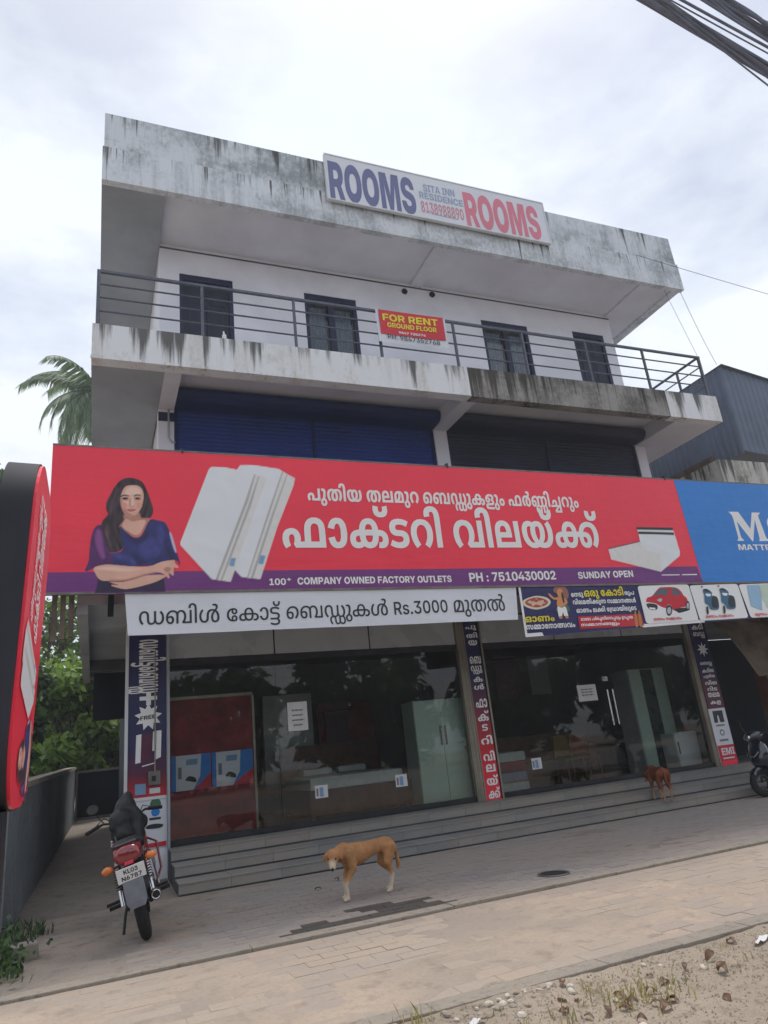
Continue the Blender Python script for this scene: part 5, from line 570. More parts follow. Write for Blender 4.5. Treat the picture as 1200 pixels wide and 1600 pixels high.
# printed pictures: colour, smooth outline?, outline (x, z) in metres on the sign's own plane
ART = {'woman': [('hair',1,[(0.358,5.121),(0.246,5.094),(0.164,5.001),(0.111,4.884),(0.062,4.769),(0.059,4.669),(0.081,4.596),(0.02,4.512),(0.001,4.404),(0.024,4.301),(0.061,4.187),(0.101,4.098),(0.192,4.092),(0.272,4.153),(0.302,4.311),(0.399,4.51),(0.488,4.556),(0.595,4.562),(0.636,4.667),(0.608,4.794),(0.547,4.972),(0.484,5.079)]),
   ('skin_shade',1,[(0.281,4.607),(0.277,4.52),(0.224,4.439),(0.301,4.366),(0.396,4.3),(0.473,4.313),(0.517,4.388),(0.595,4.55),(0.488,4.562),(0.453,4.637)]),
   ('skin',1,[(0.299,4.545),(0.256,4.445),(0.323,4.379),(0.401,4.331),(0.462,4.338),(0.5,4.4),(0.544,4.526),(0.443,4.524),(0.377,4.51)]),
   ('skin',1,[(0.376,5.019),(0.287,4.993),(0.242,4.902),(0.23,4.787),(0.253,4.675),(0.3,4.598),(0.365,4.577),(0.44,4.621),(0.492,4.72),(0.515,4.848),(0.502,4.951),(0.452,5.009)]),
   ('skin_light',1,[(0.377,4.997),(0.315,4.969),(0.277,4.897),(0.328,4.873),(0.395,4.889),(0.457,4.891),(0.485,4.918),(0.45,4.974)]),
   ('skin_light',1,[(0.362,4.849),(0.382,4.85),(0.396,4.761),(0.383,4.729),(0.357,4.728)]),
   ('skin_light',1,[(0.251,4.794),(0.329,4.791),(0.335,4.734),(0.286,4.695),(0.252,4.731)]),
   ('skin_shade',1,[(0.239,4.845),(0.231,4.781),(0.255,4.675),(0.3,4.598),(0.365,4.577),(0.398,4.591),(0.331,4.627),(0.28,4.707)]),
   ('blush',1,[(0.251,4.763),(0.296,4.771),(0.319,4.721),(0.28,4.682),(0.252,4.706)]),
   ('blush',1,[(0.43,4.762),(0.486,4.771),(0.486,4.713),(0.442,4.687)]),
   ('skin_shade',1,[(0.345,4.823),(0.355,4.823),(0.354,4.754),(0.343,4.728),(0.335,4.74)]),
   ('skin_shade',1,[(0.261,4.835),(0.306,4.847),(0.328,4.829),(0.317,4.803),(0.273,4.8)]),
   ('skin_shade',1,[(0.401,4.838),(0.44,4.852),(0.48,4.834),(0.463,4.807),(0.418,4.808)]),
   ('hair',1,[(0.236,4.86),(0.272,4.88),(0.328,4.871),(0.326,4.858),(0.272,4.864),(0.241,4.845)]),
   ('hair',1,[(0.397,4.873),(0.44,4.89),(0.476,4.876),(0.474,4.863),(0.44,4.875),(0.401,4.858)]),
   ('eye',1,[(0.25,4.826),(0.278,4.842),(0.317,4.835),(0.315,4.819),(0.278,4.811),(0.256,4.815)]),
   ('eye',1,[(0.409,4.835),(0.438,4.848),(0.472,4.835),(0.465,4.822),(0.436,4.817),(0.413,4.823)]),
   ('skin_shade',1,[(0.346,4.734),(0.369,4.715),(0.396,4.731),(0.388,4.716),(0.369,4.705),(0.352,4.714)]),
   ('lips',1,[(0.306,4.67),(0.341,4.684),(0.364,4.68),(0.388,4.687),(0.425,4.676),(0.393,4.653),(0.362,4.644),(0.331,4.651)]),
   ('hair_light',1,[(0.193,4.957),(0.14,4.841),(0.098,4.714),(0.112,4.603),(0.137,4.715),(0.173,4.842),(0.226,4.958)]),
   ('hair_light',1,[(0.071,4.478),(0.052,4.356),(0.093,4.224),(0.131,4.164),(0.118,4.308),(0.104,4.43)]),
   ('dress',1,[(0.229,4.439),(0.301,4.366),(0.396,4.294),(0.478,4.307),(0.522,4.382),(0.595,4.537),(0.702,4.53),(0.788,4.5),(0.856,4.344),(0.94,4.071),(0.976,3.923),(0.906,3.994),(0.759,3.948),(0.559,3.91),(0.319,3.911),(0.126,3.931),(-0.053,3.891),(-0.166,3.845),(-0.126,3.985),(-0.114,4.221),(-0.077,4.402),(0.002,4.453),(0.027,4.307),(0.067,4.187),(0.106,4.092),(0.192,4.086),(0.272,4.153)]),
   ('dress_purple',1,[(0.002,4.44),(-0.072,4.4),(-0.11,4.222),(-0.122,3.985),(-0.146,3.88),(-0.053,3.897),(0.125,3.937),(0.156,4.02),(0.101,4.092),(0.061,4.199),(0.021,4.319)]),
   ('dress_lilac',1,[(-0.045,4.391),(-0.002,4.379),(0.024,4.283),(0.041,4.139),(0.065,4.032),(0.028,4.008),(-0.021,4.103),(-0.063,4.258)]),
   ('dress_light',1,[(0.155,4.068),(0.23,4.086),(0.36,4.039),(0.437,3.973),(0.405,3.925),(0.307,3.985),(0.177,4.02)]),
   ('dress_light',1,[(0.714,4.467),(0.759,4.417),(0.77,4.268),(0.725,4.144),(0.691,4.267)]),
   ('dress_light',1,[(0.468,4.24),(0.646,4.291),(0.736,4.107),(0.624,4.021),(0.491,4.069)]),
   ('dress_dark',1,[(0.312,4.36),(0.401,4.276),(0.49,4.289),(0.578,4.402),(0.557,4.277),(0.457,4.203),(0.358,4.263)]),
   ('dress_dark',1,[(0.403,4.081),(0.492,3.997),(0.58,3.973),(0.492,3.937),(0.426,3.973)]),
   ('dress_dark',1,[(0.782,4.206),(0.85,4.144),(0.928,3.997),(0.838,3.997)]),
   ('white_edge',1,[(0.839,4.369),(0.868,4.344),(0.907,4.207),(0.929,4.095),(0.906,4.108),(0.873,4.207)]),
   ('skirt',0,[(-0.057,3.868),(0.024,3.739),(0.13,3.712),(0.559,3.781),(0.769,3.779),(0.786,3.574),(0.297,3.579),(0.281,3.567),(-0.044,3.573),(-0.012,3.728)]),
   ('skin',1,[(-0.065,3.891),(0.03,3.926),(0.136,3.931),(0.34,3.911),(0.581,3.905),(0.736,3.966),(0.894,3.992),(0.905,3.954),(0.95,3.905),(0.939,3.881),(0.893,3.887),(0.893,3.796),(0.876,3.784),(0.826,3.821),(0.842,3.76),(0.82,3.749),(0.769,3.803),(0.692,3.828),(0.559,3.805),(0.407,3.756),(0.289,3.73),(0.13,3.721),(0.014,3.733),(-0.045,3.815)]),
   ('skin_shade',1,[(0.13,3.738),(0.289,3.736),(0.407,3.764),(0.559,3.814),(0.692,3.834),(0.559,3.793),(0.407,3.741),(0.289,3.715),(0.13,3.712)]),
   ('skin',1,[(0.12,3.706),(0.247,3.702),(0.396,3.735),(0.559,3.787),(0.769,3.793),(0.786,3.765),(0.67,3.702),(0.549,3.663),(0.408,3.627),(0.291,3.614),(0.152,3.654),(0.15,3.67),(0.226,3.667)]),
   ('skin_light',1,[(-0.031,3.879),(0.126,3.908),(0.319,3.883),(0.493,3.877),(0.32,3.842),(0.127,3.855)]),
   ('skin_shade',1,[(0.77,3.875),(0.815,3.899),(0.86,3.875),(0.826,3.827),(0.786,3.839)])],'mattress': [('mat_white',0,[(1.806,5.385),(2.014,5.396),(2.361,5.356),(2.481,5.278),(2.59,5.222),(2.561,5.107),(2.288,4.471),(2.016,3.725),(1.851,3.746),(1.761,3.758),(1.647,3.89),(1.756,5.31)]),
   ('mat_side',0,[(2.417,5.318),(2.481,5.278),(2.59,5.222),(2.561,5.107),(2.288,4.471),(2.016,3.725),(1.836,3.746),(2.009,4.239),(2.189,4.702)]),
   ('mat_line',0,[(2.409,5.327),(2.425,5.319),(2.196,4.685),(1.851,3.746),(1.836,3.75),(2.173,4.701)]),
   ('mat_line',0,[(2.472,5.277),(2.485,5.269),(2.25,4.653),(1.918,3.736),(1.888,3.741),(2.227,4.669)]),
   ('mat_white',0,[(1.401,5.333),(1.57,5.343),(1.757,5.313),(1.985,5.287),(2.166,5.202),(2.145,5.106),(1.957,4.629),(1.618,3.693),(1.508,3.71),(1.371,3.731),(0.983,4.19),(0.977,4.229),(1.369,5.298)]),
   ('mat_side',0,[(2.008,5.254),(2.166,5.202),(2.145,5.106),(1.957,4.629),(1.618,3.693),(1.436,3.723),(1.658,4.235),(1.88,4.842)]),
   ('mat_line',0,[(2.0,5.254),(2.017,5.249),(1.895,4.843),(1.45,3.72),(1.421,3.726),(1.848,4.825)]),
   ('mat_line',0,[(2.058,5.231),(2.07,5.223),(1.94,4.794),(1.508,3.71),(1.486,3.715),(1.901,4.793)]),
   ('tag_blue',0,[(1.636,4.023),(1.696,4.015),(1.669,3.903),(1.603,3.914)]),
   ('tag_blue',0,[(2.035,4.06),(2.103,4.05),(2.06,3.928),(1.996,3.944)])],'bed': [('mat_white',0,[(8.685,4.587),(9.505,4.59),(9.522,4.442),(9.541,4.15),(9.51,4.067),(9.002,3.784),(7.988,4.005),(7.974,4.19),(8.692,4.329),(8.696,4.451)]),
   ('mat_side',0,[(8.692,4.329),(8.734,4.268),(8.805,4.167),(9.088,4.107),(9.002,3.784),(7.988,4.005),(7.974,4.19)]),
   ('bed_dark',0,[(8.686,4.591),(9.511,4.594),(9.506,4.543),(8.687,4.542)]),
   ('bed_dark',0,[(8.693,4.509),(9.505,4.505),(9.51,4.455),(8.7,4.464)]),
   ('bed_dark',0,[(7.976,4.198),(8.694,4.337),(8.69,4.32),(7.977,4.182)])],'tiny': [('offwhite',0,[(9.002,3.732),(9.406,3.733),(9.401,3.717),(8.997,3.716)]),
   ('offwhite',0,[(9.457,3.733),(9.806,3.738),(9.799,3.718),(9.452,3.717)])],'logo': [('offwhite',0,[(10.984,4.94),(11.232,4.947),(11.433,4.607),(11.588,4.943),(11.813,4.944),(11.731,4.88),(11.781,4.437),(11.852,4.371),(11.574,4.366),(11.601,4.413),(11.614,4.797),(11.416,4.361),(11.393,4.358),(11.131,4.75),(11.127,4.443),(11.188,4.366),(11.007,4.364),(11.055,4.421),(11.057,4.82),(11.044,4.877)]),
   ('offwhite',1,[(11.93,4.782),(12.044,4.866),(12.211,4.84),(12.187,4.633),(12.007,4.571),(11.915,4.657)])],'base': [('band',0,[(-0.633,3.863),(11.302,3.743)]),
   ('blue',0,[(9.819,5.546),(9.902,3.653)])],'purple': [('plate_rim',1,[(6.101,3.311),(6.173,3.368),(6.379,3.412),(6.572,3.378),(6.624,3.304),(6.541,3.234),(6.335,3.195),(6.149,3.244)]),
   ('plate_red',1,[(6.152,3.31),(6.212,3.355),(6.374,3.387),(6.525,3.355),(6.577,3.303),(6.503,3.253),(6.341,3.227),(6.194,3.263)]),
   ('plate_cream',1,[(6.192,3.309),(6.251,3.343),(6.288,3.321),(6.371,3.373),(6.415,3.332),(6.501,3.343),(6.494,3.307),(6.544,3.297),(6.467,3.281),(6.444,3.249),(6.351,3.275),(6.273,3.246),(6.26,3.286)]),
   ('plate_red',1,[(6.311,3.335),(6.364,3.359),(6.405,3.333),(6.354,3.31)]),
   ('umbrella',1,[(6.716,3.475),(6.745,3.538),(6.827,3.568),(6.933,3.56),(6.993,3.488),(6.988,3.396),(6.926,3.334),(6.85,3.381),(6.776,3.437)]),
   ('fig_skin',1,[(6.788,3.492),(6.849,3.524),(6.892,3.494),(6.884,3.435),(6.831,3.39),(6.781,3.41)]),
   ('fig_skin',1,[(6.603,3.444),(6.638,3.44),(6.709,3.375),(6.788,3.391),(6.872,3.381),(6.937,3.333),(6.935,3.279),(6.885,3.249),(6.814,3.218),(6.733,3.238),(6.74,3.311),(6.75,3.338),(6.682,3.348),(6.628,3.395)]),
   ('eye',1,[(6.862,3.454),(6.883,3.454),(6.89,3.316),(6.86,3.281),(6.85,3.381)]),
   ('fig_green',1,[(6.91,3.261),(6.96,3.196),(6.926,3.143),(6.87,3.181),(6.859,3.226)]),
   ('fig_green',1,[(6.689,3.186),(6.736,3.202),(6.733,3.14),(6.702,3.146)]),
   ('white',1,[(6.735,3.229),(6.812,3.209),(6.884,3.226),(6.901,3.126),(6.899,3.072),(6.83,3.078),(6.817,3.137),(6.781,3.072),(6.727,3.068),(6.724,3.149)]),
   ('fig_skin',1,[(6.739,3.073),(6.782,3.075),(6.786,3.043),(6.727,3.038)]),
   ('fig_skin',1,[(6.847,3.077),(6.894,3.076),(6.903,3.039),(6.849,3.038)]),
   ('red',0,[(7.084,3.057),(8.376,3.068),(8.382,2.871),(7.077,2.86)]),
   ('fig_gold',1,[(8.243,3.097),(8.278,3.096),(8.265,2.881),(8.202,2.864)]),
   ('fig_gold',1,[(8.326,3.1),(8.361,3.099),(8.347,2.878),(8.293,2.87)]),
   ('white',0,[(8.424,3.489),(8.427,3.512),(8.439,3.529),(8.46,3.539),(8.489,3.543),(9.483,3.557),(9.514,3.554),(9.538,3.544),(9.552,3.528),(9.558,3.504),(9.592,2.972),(9.589,2.949),(9.576,2.932),(9.555,2.922),(9.524,2.918),(8.508,2.9),(8.479,2.903),(8.458,2.912),(8.445,2.928),(8.44,2.95)]),
   ('white',0,[(9.573,3.48),(9.575,3.504),(9.587,3.521),(9.609,3.531),(9.64,3.535),(10.649,3.55),(10.683,3.547),(10.707,3.537),(10.723,3.52),(10.729,3.495),(10.759,2.98),(10.756,2.956),(10.742,2.939),(10.719,2.928),(10.686,2.924),(9.699,2.908),(9.667,2.911),(9.644,2.92),(9.629,2.936),(9.622,2.959)]),
   ('white',0,[(10.75,3.483),(10.752,3.507),(10.765,3.525),(10.788,3.535),(10.822,3.539),(11.9,3.555),(11.937,3.552),(11.963,3.541),(11.979,3.524),(11.985,3.498),(11.996,2.994),(11.991,2.969),(11.976,2.951),(11.95,2.94),(11.914,2.936),(10.893,2.921),(10.859,2.924),(10.833,2.934),(10.817,2.95),(10.809,2.974)]),
   ('car_dark',1,[(8.531,3.232),(8.741,3.203),(8.745,3.092),(8.939,3.048),(9.06,3.122),(9.267,3.145),(9.439,3.131),(9.402,3.093),(9.01,3.036),(8.679,3.075),(8.534,3.155)]),
   ('red',1,[(8.535,3.26),(8.581,3.336),(8.69,3.363),(8.861,3.487),(8.954,3.511),(9.227,3.505),(9.337,3.449),(9.385,3.359),(9.435,3.319),(9.448,3.239),(9.401,3.171),(9.295,3.155),(9.074,3.125),(9.056,3.19),(8.986,3.205),(8.914,3.087),(8.778,3.081),(8.74,3.159),(8.548,3.222)]),
   ('car_glass',0,[(8.703,3.367),(8.876,3.481),(9.087,3.497),(9.007,3.357),(8.866,3.379)]),
   ('car_glass',0,[(9.148,3.492),(9.259,3.486),(9.331,3.39),(9.338,3.374),(9.123,3.37)]),
   ('car_light',1,[(8.779,3.293),(8.873,3.32),(8.889,3.291),(8.843,3.259)]),
   ('car_dark',1,[(8.537,3.235),(8.745,3.217),(8.732,3.131),(8.576,3.135)]),
   ('white',0,[(8.575,3.173),(8.704,3.16),(8.699,3.128),(8.577,3.139)]),
   ('car_dark',1,[(8.926,3.125),(8.984,3.197),(9.044,3.19),(9.059,3.102),(8.993,3.023),(8.929,3.029)]),
   ('car_light',1,[(8.947,3.115),(8.993,3.162),(9.032,3.152),(9.034,3.099),(8.989,3.05),(8.949,3.057)]),
   ('car_dark',1,[(9.384,3.211),(9.45,3.259),(9.469,3.209),(9.433,3.112),(9.383,3.113)]),
   ('car_light',1,[(9.398,3.201),(9.44,3.229),(9.451,3.2),(9.424,3.132),(9.394,3.132)]),
   ('car_dark',1,[(9.825,3.512),(9.869,3.517),(9.856,3.493),(9.83,3.494)]),
   ('scoot',1,[(9.852,3.451),(9.96,3.459),(10.045,3.397),(10.028,3.347),(10.136,3.314),(10.14,3.193),(10.087,3.094),(9.92,3.103),(9.893,3.179),(9.828,3.22),(9.854,3.36)]),
   ('car_dark',1,[(9.828,3.141),(9.868,3.144),(9.852,3.041),(9.806,3.013)]),
   ('car_dark',1,[(10.014,3.307),(10.135,3.31),(10.116,3.153),(10.029,3.116),(9.964,3.157)]),
   ('white',1,[(9.894,3.379),(10.009,3.367),(9.969,3.328),(9.894,3.339)]),
   ('car_dark',1,[(9.86,3.457),(9.948,3.463),(9.998,3.414),(9.922,3.423)]),
   ('car_dark',1,[(10.219,3.519),(10.264,3.524),(10.25,3.5),(10.224,3.5)]),
   ('scoot',1,[(10.246,3.457),(10.357,3.465),(10.443,3.402),(10.425,3.351),(10.536,3.318),(10.538,3.196),(10.484,3.096),(10.312,3.104),(10.285,3.181),(10.22,3.223),(10.247,3.365)]),
   ('car_dark',1,[(10.218,3.143),(10.259,3.146),(10.242,3.042),(10.195,3.013)]),
   ('car_dark',1,[(10.411,3.311),(10.534,3.314),(10.513,3.156),(10.424,3.117),(10.358,3.159)]),
   ('white',1,[(10.289,3.384),(10.406,3.372),(10.365,3.332),(10.288,3.344)]),
   ('car_dark',1,[(10.254,3.463),(10.345,3.469),(10.395,3.419),(10.317,3.429)]),
   ('mat_blue',0,[(10.944,3.517),(11.229,3.523),(11.219,3.271),(11.146,3.045),(10.9,3.134)]),
   ('mat_green',0,[(11.249,3.523),(11.503,3.528),(11.435,3.058),(11.282,3.103),(11.233,3.271)])]}

# ------------------------------------------------------------------ the setting: ground, road, pavement, yard
kind(MB().add([(-140,-90,-.30),(160,-90,-.30),(160,180,-.30),(-140,180,-.30)], [(0,1,2,3)]).build('ground', M['dirt']), 'structure')
t = NT('glare_haze'); t.t.nodes.remove(t.b); pv = t.n('VolumePrincipled'); pv.inputs['Color'].default_value = (.93, .95, 1, 1); pv.inputs['Density'].default_value = .0022; pv.inputs['Anisotropy'].default_value = .3
t.l(pv.outputs[0], t.out.inputs['Volume'])
hz = kind(MB().box(-141, 161, -91, 181, -1.3, 24.5).build('haze_for_glare', t.m), 'stuff')  # thin volume added to stand in for lens glare
def grid_sheet(name, x0, x1, y0, y1, step, zf, m):
    nx = int((x1-x0)/step)+1; ny = int((y1-y0)/step)+1
    vs = [(x0+(x1-x0)*i/(nx-1), y0+(y1-y0)*j/(ny-1)) for j in range(ny) for i in range(nx)]
    mb = MB().add([(x, y, zf(x, y)) for x, y in vs], [(j*nx+i, j*nx+i+1, (j+1)*nx+i+1, (j+1)*nx+i) for j in range(ny-1) for i in range(nx-1)])
    return kind(mb.build(name, m, None, True), 'structure')
def dirt_z(x, y): return -.035 + max(0, min(1, (y-3.95)/.25))*(.012+.012*mnoise.noise((x*1.1, y*1.1, 20))) + .022*mnoise.noise((x*1.3, y*1.3, 0)) + .012*mnoise.noise((x*5, y*5, 3)) + .008*mnoise.noise((x*13, y*13, 7))
grid_sheet('dirt_verge', -3.5, 14, -.9, 4.40, .055, dirt_z, M['dirt'])
kind(MB().box(-80, 90, -11, -.9, -.25, -.04).build('road', M['asphalt']), 'structure')
kind(MB().box(-80, 90, -40, -11, -.25, -.02).build('far_verge', M['dirt']), 'structure')
side = kind(MB().box(-6, 24, 4.2, 6.33, -.28, -.0165).build('sidewalk', M['bed']), 'structure')
yard = kind(MB().box(-6, 24, 6.5, 9.7, -.28, -.0048).build('yard', M['bed']), 'structure')
def kerb_row(name, y0, y1, z1, L, x0, x1, lab=None):
    base = kind(MB().box(x0, x1, y0+.01, y1-.01, -.28, z1-.02).build(name, M['concrete']), 'structure')
    me = MB().box(-L/2+.0015, L/2-.0015, -(y1-y0)/2, (y1-y0)/2, -.12, 0, .008).mesh('kerb_stone', M['concrete'])
    x = x0 + L/2
    while x < x1:
        o = link('kerb_stone', me, base); o.location = (x, (y0+y1)/2, z1+RND.uniform(-.003, .003)); o.rotation_euler = (RND.uniform(-.01, .01), RND.uniform(-.004, .004), RND.uniform(-.004, .004)); x += L
    return base
kerb_row('kerb', 6.335, 6.495, .014, 1.8, -6, 24)
kerb_row('edge_kerb', 4.2, 4.36, -.006, .6, -6, 24)
def in_poly(x, y, P):
    c = False
    for i in range(len(P)):
        (x0, y0), (x1, y1) = P[i-1], P[i]
        if (y0 > y) != (y1 > y) and x < (x1-x0)*(y-y0)/(y1-y0)+x0: c = not c
    return c
WET = [(1.3,6.5),(2.95,6.5),(3.15,6.62),(3.0,6.86),(2.7,7.1),(2.3,7.1),(2.2,6.86),(2.45,6.74),(2.0,6.74),(1.9,6.86),(1.6,6.74)]
def pave(parent, x0, x1, y0, y1, z, m, lx=.24, ly=.12, ref=(1.5, 2.5)):
    """running-bond pavers: the nearest 300 one by one, the rest joined"""
    def brick(): return MB().box(-lx/2+.0014, lx/2-.0014, -ly/2+.0014, ly/2-.0014, -.05, 0)
    meshes = {}
    for k in (m, M['pave_wet']):
        b = brick(); v = b.v; c = .0022
        for i in range(4, 8):
            x, y, zz = v[i]; v[i] = (x - math.copysign(c, x), y - math.copysign(c, y), zz)
        meshes[k] = b.mesh('paver', k)
    L = []; j = 0; y = y0 + ly/2
    while y < y1:
        x = x0 + (lx/2 if j % 2 else 0)
        while x < x1:
            L.append((x, y)); x += lx
        j += 1; y += ly
    L.sort(key=lambda p: math.hypot(p[0]-ref[0], (p[1]-ref[1])*1.2))
    rest = MB(); tint = []
    for i, (x, y) in enumerate(L):
        dz = RND.uniform(-.0016, .0016); mm = M['pave_wet'] if in_poly(x, y, WET) else m
        rx, ry = RND.uniform(-.006, .006), RND.uniform(-.004, .004)
        if i < 300:
            o = link('paver', meshes[mm], parent); o.location = (x, y, z+dz); o.rotation_euler = (rx, ry, RND.uniform(-.006, .006))
        else:
            me = meshes[mm]
            b = MB().box(x-lx/2+.0014, x+lx/2-.0014, y-ly/2+.0014, y+ly/2-.0014, z-.05, z+dz)
            for q in range(4, 8):
                vx, vy, vz = b.v[q]; b.v[q] = (vx, vy, vz + (vx-x)*ry*-1 + (vy-y)*rx)
            rest.add(b.v, b.f[1:]); tint.append(RND.random())
    o = rest.build('paver', m, parent); kind(o, 'stuff')
    a = o.data.attributes.new('tint', 'FLOAT', 'FACE')
    vals = [t for t in tint for _ in range(5)]; a.data.foreach_set('value', vals)
grid_sheet('sidewalk_dust', -4, 16, 4.37, 6.33, .07, lambda x, y: -.0124 + .0042*mnoise.noise((x*.8, y*1.1, 2)) + .0022*mnoise.noise((x*4, y*6, 5)), M['dust'])
grid_sheet('yard_dust', -.8, 12.4, 6.5, 9.5, .08, lambda x, y: -.02 if in_poly(x, y, WET) else -.0022 + .0036*mnoise.noise((x*.7, y*.9, 8)) + .0016*mnoise.noise((x*5, y*6, 5)) + .0035*max(0, min(1, (1.9-x)/1.2)), M['dustgrey'])
pave(side, -2.0, 10.5, 4.36, 6.33, -.012, M['pave_tan'], .3, .15)
pave(yard, -.8, 13.2, 6.5, 9.5, 0.0, M['pave_grey'], .24, .12, (1.9, 5.2))
# side passage rising to the back gate
zr = lambda y: 0.0 if y < 9.6 else .42*min(1, (y-9.6)/11)
grid_sheet('driveway', -.86, .96, 9.5, 24, .3, lambda x, y: zr(y)+.002, M['pcement'])
mh = thing('manhole_cover', 'round dark iron manhole cover let into the grey pavers', 'manhole cover', (4.41, 6.85, .0))
b = MB(); b.prism([(4.41+.14*math.cos(t*math.pi/16), 6.85+.14*math.sin(t*math.pi/16)) for t in range(32)], .001, .010, 'Z'); b.build('lid', M['blackframe'], mh)
b = MB(); b.torus((4.41, 6.85, .008), .155, .012, 'Z', 32, 6, .5); b.build('rim', M['steel'], mh)

# ------------------------------------------------------------------ the commercial building
B = thing('commercial_building', 'white three storey commercial building with stained roof band, railed balcony and glass shops below', 'building', (6, 10.9, 0))
def wall_with_holes(mb, x0, x1, y0, y1, z0, z1, holes):
    xs = sorted({x0, x1, *[h[0] for h in holes], *[h[1] for h in holes]})
    for a, c in zip(xs, xs[1:]):
        hs = sorted([h for h in holes if h[0] <= a and h[1] >= c], key=lambda h: h[2]); z = z0
        for h in hs:
            if h[2] > z: mb.box(a, c, y0, y1, z, h[2])
            z = h[3]
        if z < z1: mb.box(a, c, y0, y1, z, z1)
HO = [(1.2, 2.16, 7.61, 9.91), (3.53, 4.6, 8.1, 9.89), (7.45, 8.62, 8.1, 9.87), (9.84, 10.72, 7.61, 9.93)]
b = MB(); wall_with_holes(b, .86, 11.0, 10.9, 11.1, 7.602, 10.5, HO); b.box(.86, 1.06, 11.1, 19, 7.602, 10.5); b.box(10.8, 11.0, 11.1, 19, 7.602, 10.5); b.box(1.06, 10.8, 18.8, 19, 7.602, 10.5)
b.build('upper_wall', M['wall'], B)
MB().box(.862, 10.998, 10.885, 10.8985, 10.40, 10.425).build('drip_line', M['dcement'], B)
# doors and windows of the top floor
for i, (x0, x1, z0, z1) in enumerate(HO):
    door = i in (0, 3)
    f = MB(); t = .07; y0, y1 = 10.915, 11.0
    f.box(x0, x0+t, y0, y1, z0, z1); f.box(x1-t, x1, y0, y1, z0, z1); f.box(x0+t, x1-t, y0, y1, z1-.12, z1)
    if not door: f.box(x0+t, x1-t, y0, y1, z0, z0+t); f.box((x0+x1)/2-.06, (x0+x1)/2+.06, y0, y1, z0+t, z1-.12)
    fr = f.build('door_frame' if door else 'window_frame', M['navy'], B)
    if door:
        for k in range(2):
            a = x0+t+.004 + k*(x1-x0-2*t)/2; c = a + (x1-x0-2*t)/2 - .008
            d = MB().box(a, c, 10.95, 10.985, z0, z1-.124)
            for zz in (z0+.15, z0+.95, z0+1.72): d.box(a+.07, c-.07, 10.938, 10.95, zz, zz+.66, .008)
            d.build('door_leaf', M['doorwood'], fr)
    else:
        for k in range(2):
            a = x0+t if k == 0 else (x0+x1)/2+.06; c = (x0+x1)/2-.06 if k == 0 else x1-t
            MB().add([(a,10.955,z0+t),(c,10.955,z0+t),(c,10.955,z1-.12),(a,10.955,z1-.12)], [(0,1,2,3)]).build('window_pane', M['glassy'], fr)
            q = MB(); n = 26; vs = []
            for s in range(n+1):
                xx = a+.02+(c-a-.04)*s/n; yy = 11.03+.018*math.sin(s*1.5)+.006*math.sin(s*.7)
                vs += [(xx, yy, z0+t), (xx, yy, z1-.22)]
            q.add(vs, [(2*s, 2*s+2, 2*s+3, 2*s+1) for s in range(n)]); q.build('window_curtain', M['curtain'], fr, 'all')
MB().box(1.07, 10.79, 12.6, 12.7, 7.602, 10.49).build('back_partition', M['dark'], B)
for x, z in ((5.71, 10.28), (6.35, 10.31)):
    b = MB().tube([(x, 10.90, z), (x, 10.87, z)], .062, 16); b.build('drain_pipe_end', M['dark'], B)
# roof: beam, set back parapet, soffit
X0, X1, YF, YB = -.13, 12.0, 9.5, 19.0
b = MB().box(X0, X1, YF, YF+.12, 10.4, 11.08); b.box(X0, X0+.2, YF+.12, YB, 10.442, 11.08); b.box(X1-.2, X1, YF+.12, YB, 10.442, 11.08); b.build('roof_beam', M['roofbeam'], B)
b = MB().box(X0+.02, X1-.02, YF+.03, YF+.18, 11.082, 11.82); b.box(X0+.02, X0+.17, YF+.18, YB, 11.082, 11.82); b.box(X1-.17, X1-.02, YF+.18, YB, 11.082, 11.82); b.build('parapet', M['roofband'], B)
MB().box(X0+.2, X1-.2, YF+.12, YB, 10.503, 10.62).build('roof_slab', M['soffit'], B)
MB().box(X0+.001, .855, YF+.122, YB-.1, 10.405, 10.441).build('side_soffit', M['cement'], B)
for x0, x1 in ((5.86, 6.1), (10.9, 11.1)): MB().box(x0, x1, YF+.122, 10.898, 10.45, 10.5).build('soffit_beam', M['soffit'], B)
# balcony: slab, painted and mossy lengths of its upstand, soffits
bX0, bX1 = -.19, 12.03
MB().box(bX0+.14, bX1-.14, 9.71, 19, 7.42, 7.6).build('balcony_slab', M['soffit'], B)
for x0, x1, m in ((bX0, 6.03, M['balc']), (6.034, 10.62, M['balcdark']), (10.624, bX1, M['balc'])):
    MB().box(x0, x1, 9.5, 9.70, 7.12, 7.71).build('balcony_upstand', m, B)
b = MB().box(bX0, bX0+.135, 9.702, 19, 7.145, 7.71); b.build('balcony_upstand', M['balc'], B)
b = MB().box(bX1-.135, bX1, 9.702, 19, 7.145, 7.71); b.build('balcony_upstand', M['balc'], B)
b = MB().box(bX0-.012, 6.02, 9.484, 9.4985, 7.12, 7.165); b.build('drip_lip', M['balc'], B)
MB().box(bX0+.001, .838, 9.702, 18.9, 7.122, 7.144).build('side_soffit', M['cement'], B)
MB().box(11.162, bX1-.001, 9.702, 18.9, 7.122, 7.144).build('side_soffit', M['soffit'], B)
for x0, x1 in ((.84, 1.09), (5.94, 6.22), (10.9, 11.16)): MB().box(x0, x1, 9.702, 11.2, 7.118, 7.418).build('cantilever_beam', M['soffit'], B)
MB().box(1.092, 5.938, 10.97, 11.17, 7.1, 7.418).build('lintel', M['soffit'], B); MB().box(6.222, 10.898, 10.97, 11.17, 7.1, 7.418).build('lintel', M['soffit'], B)
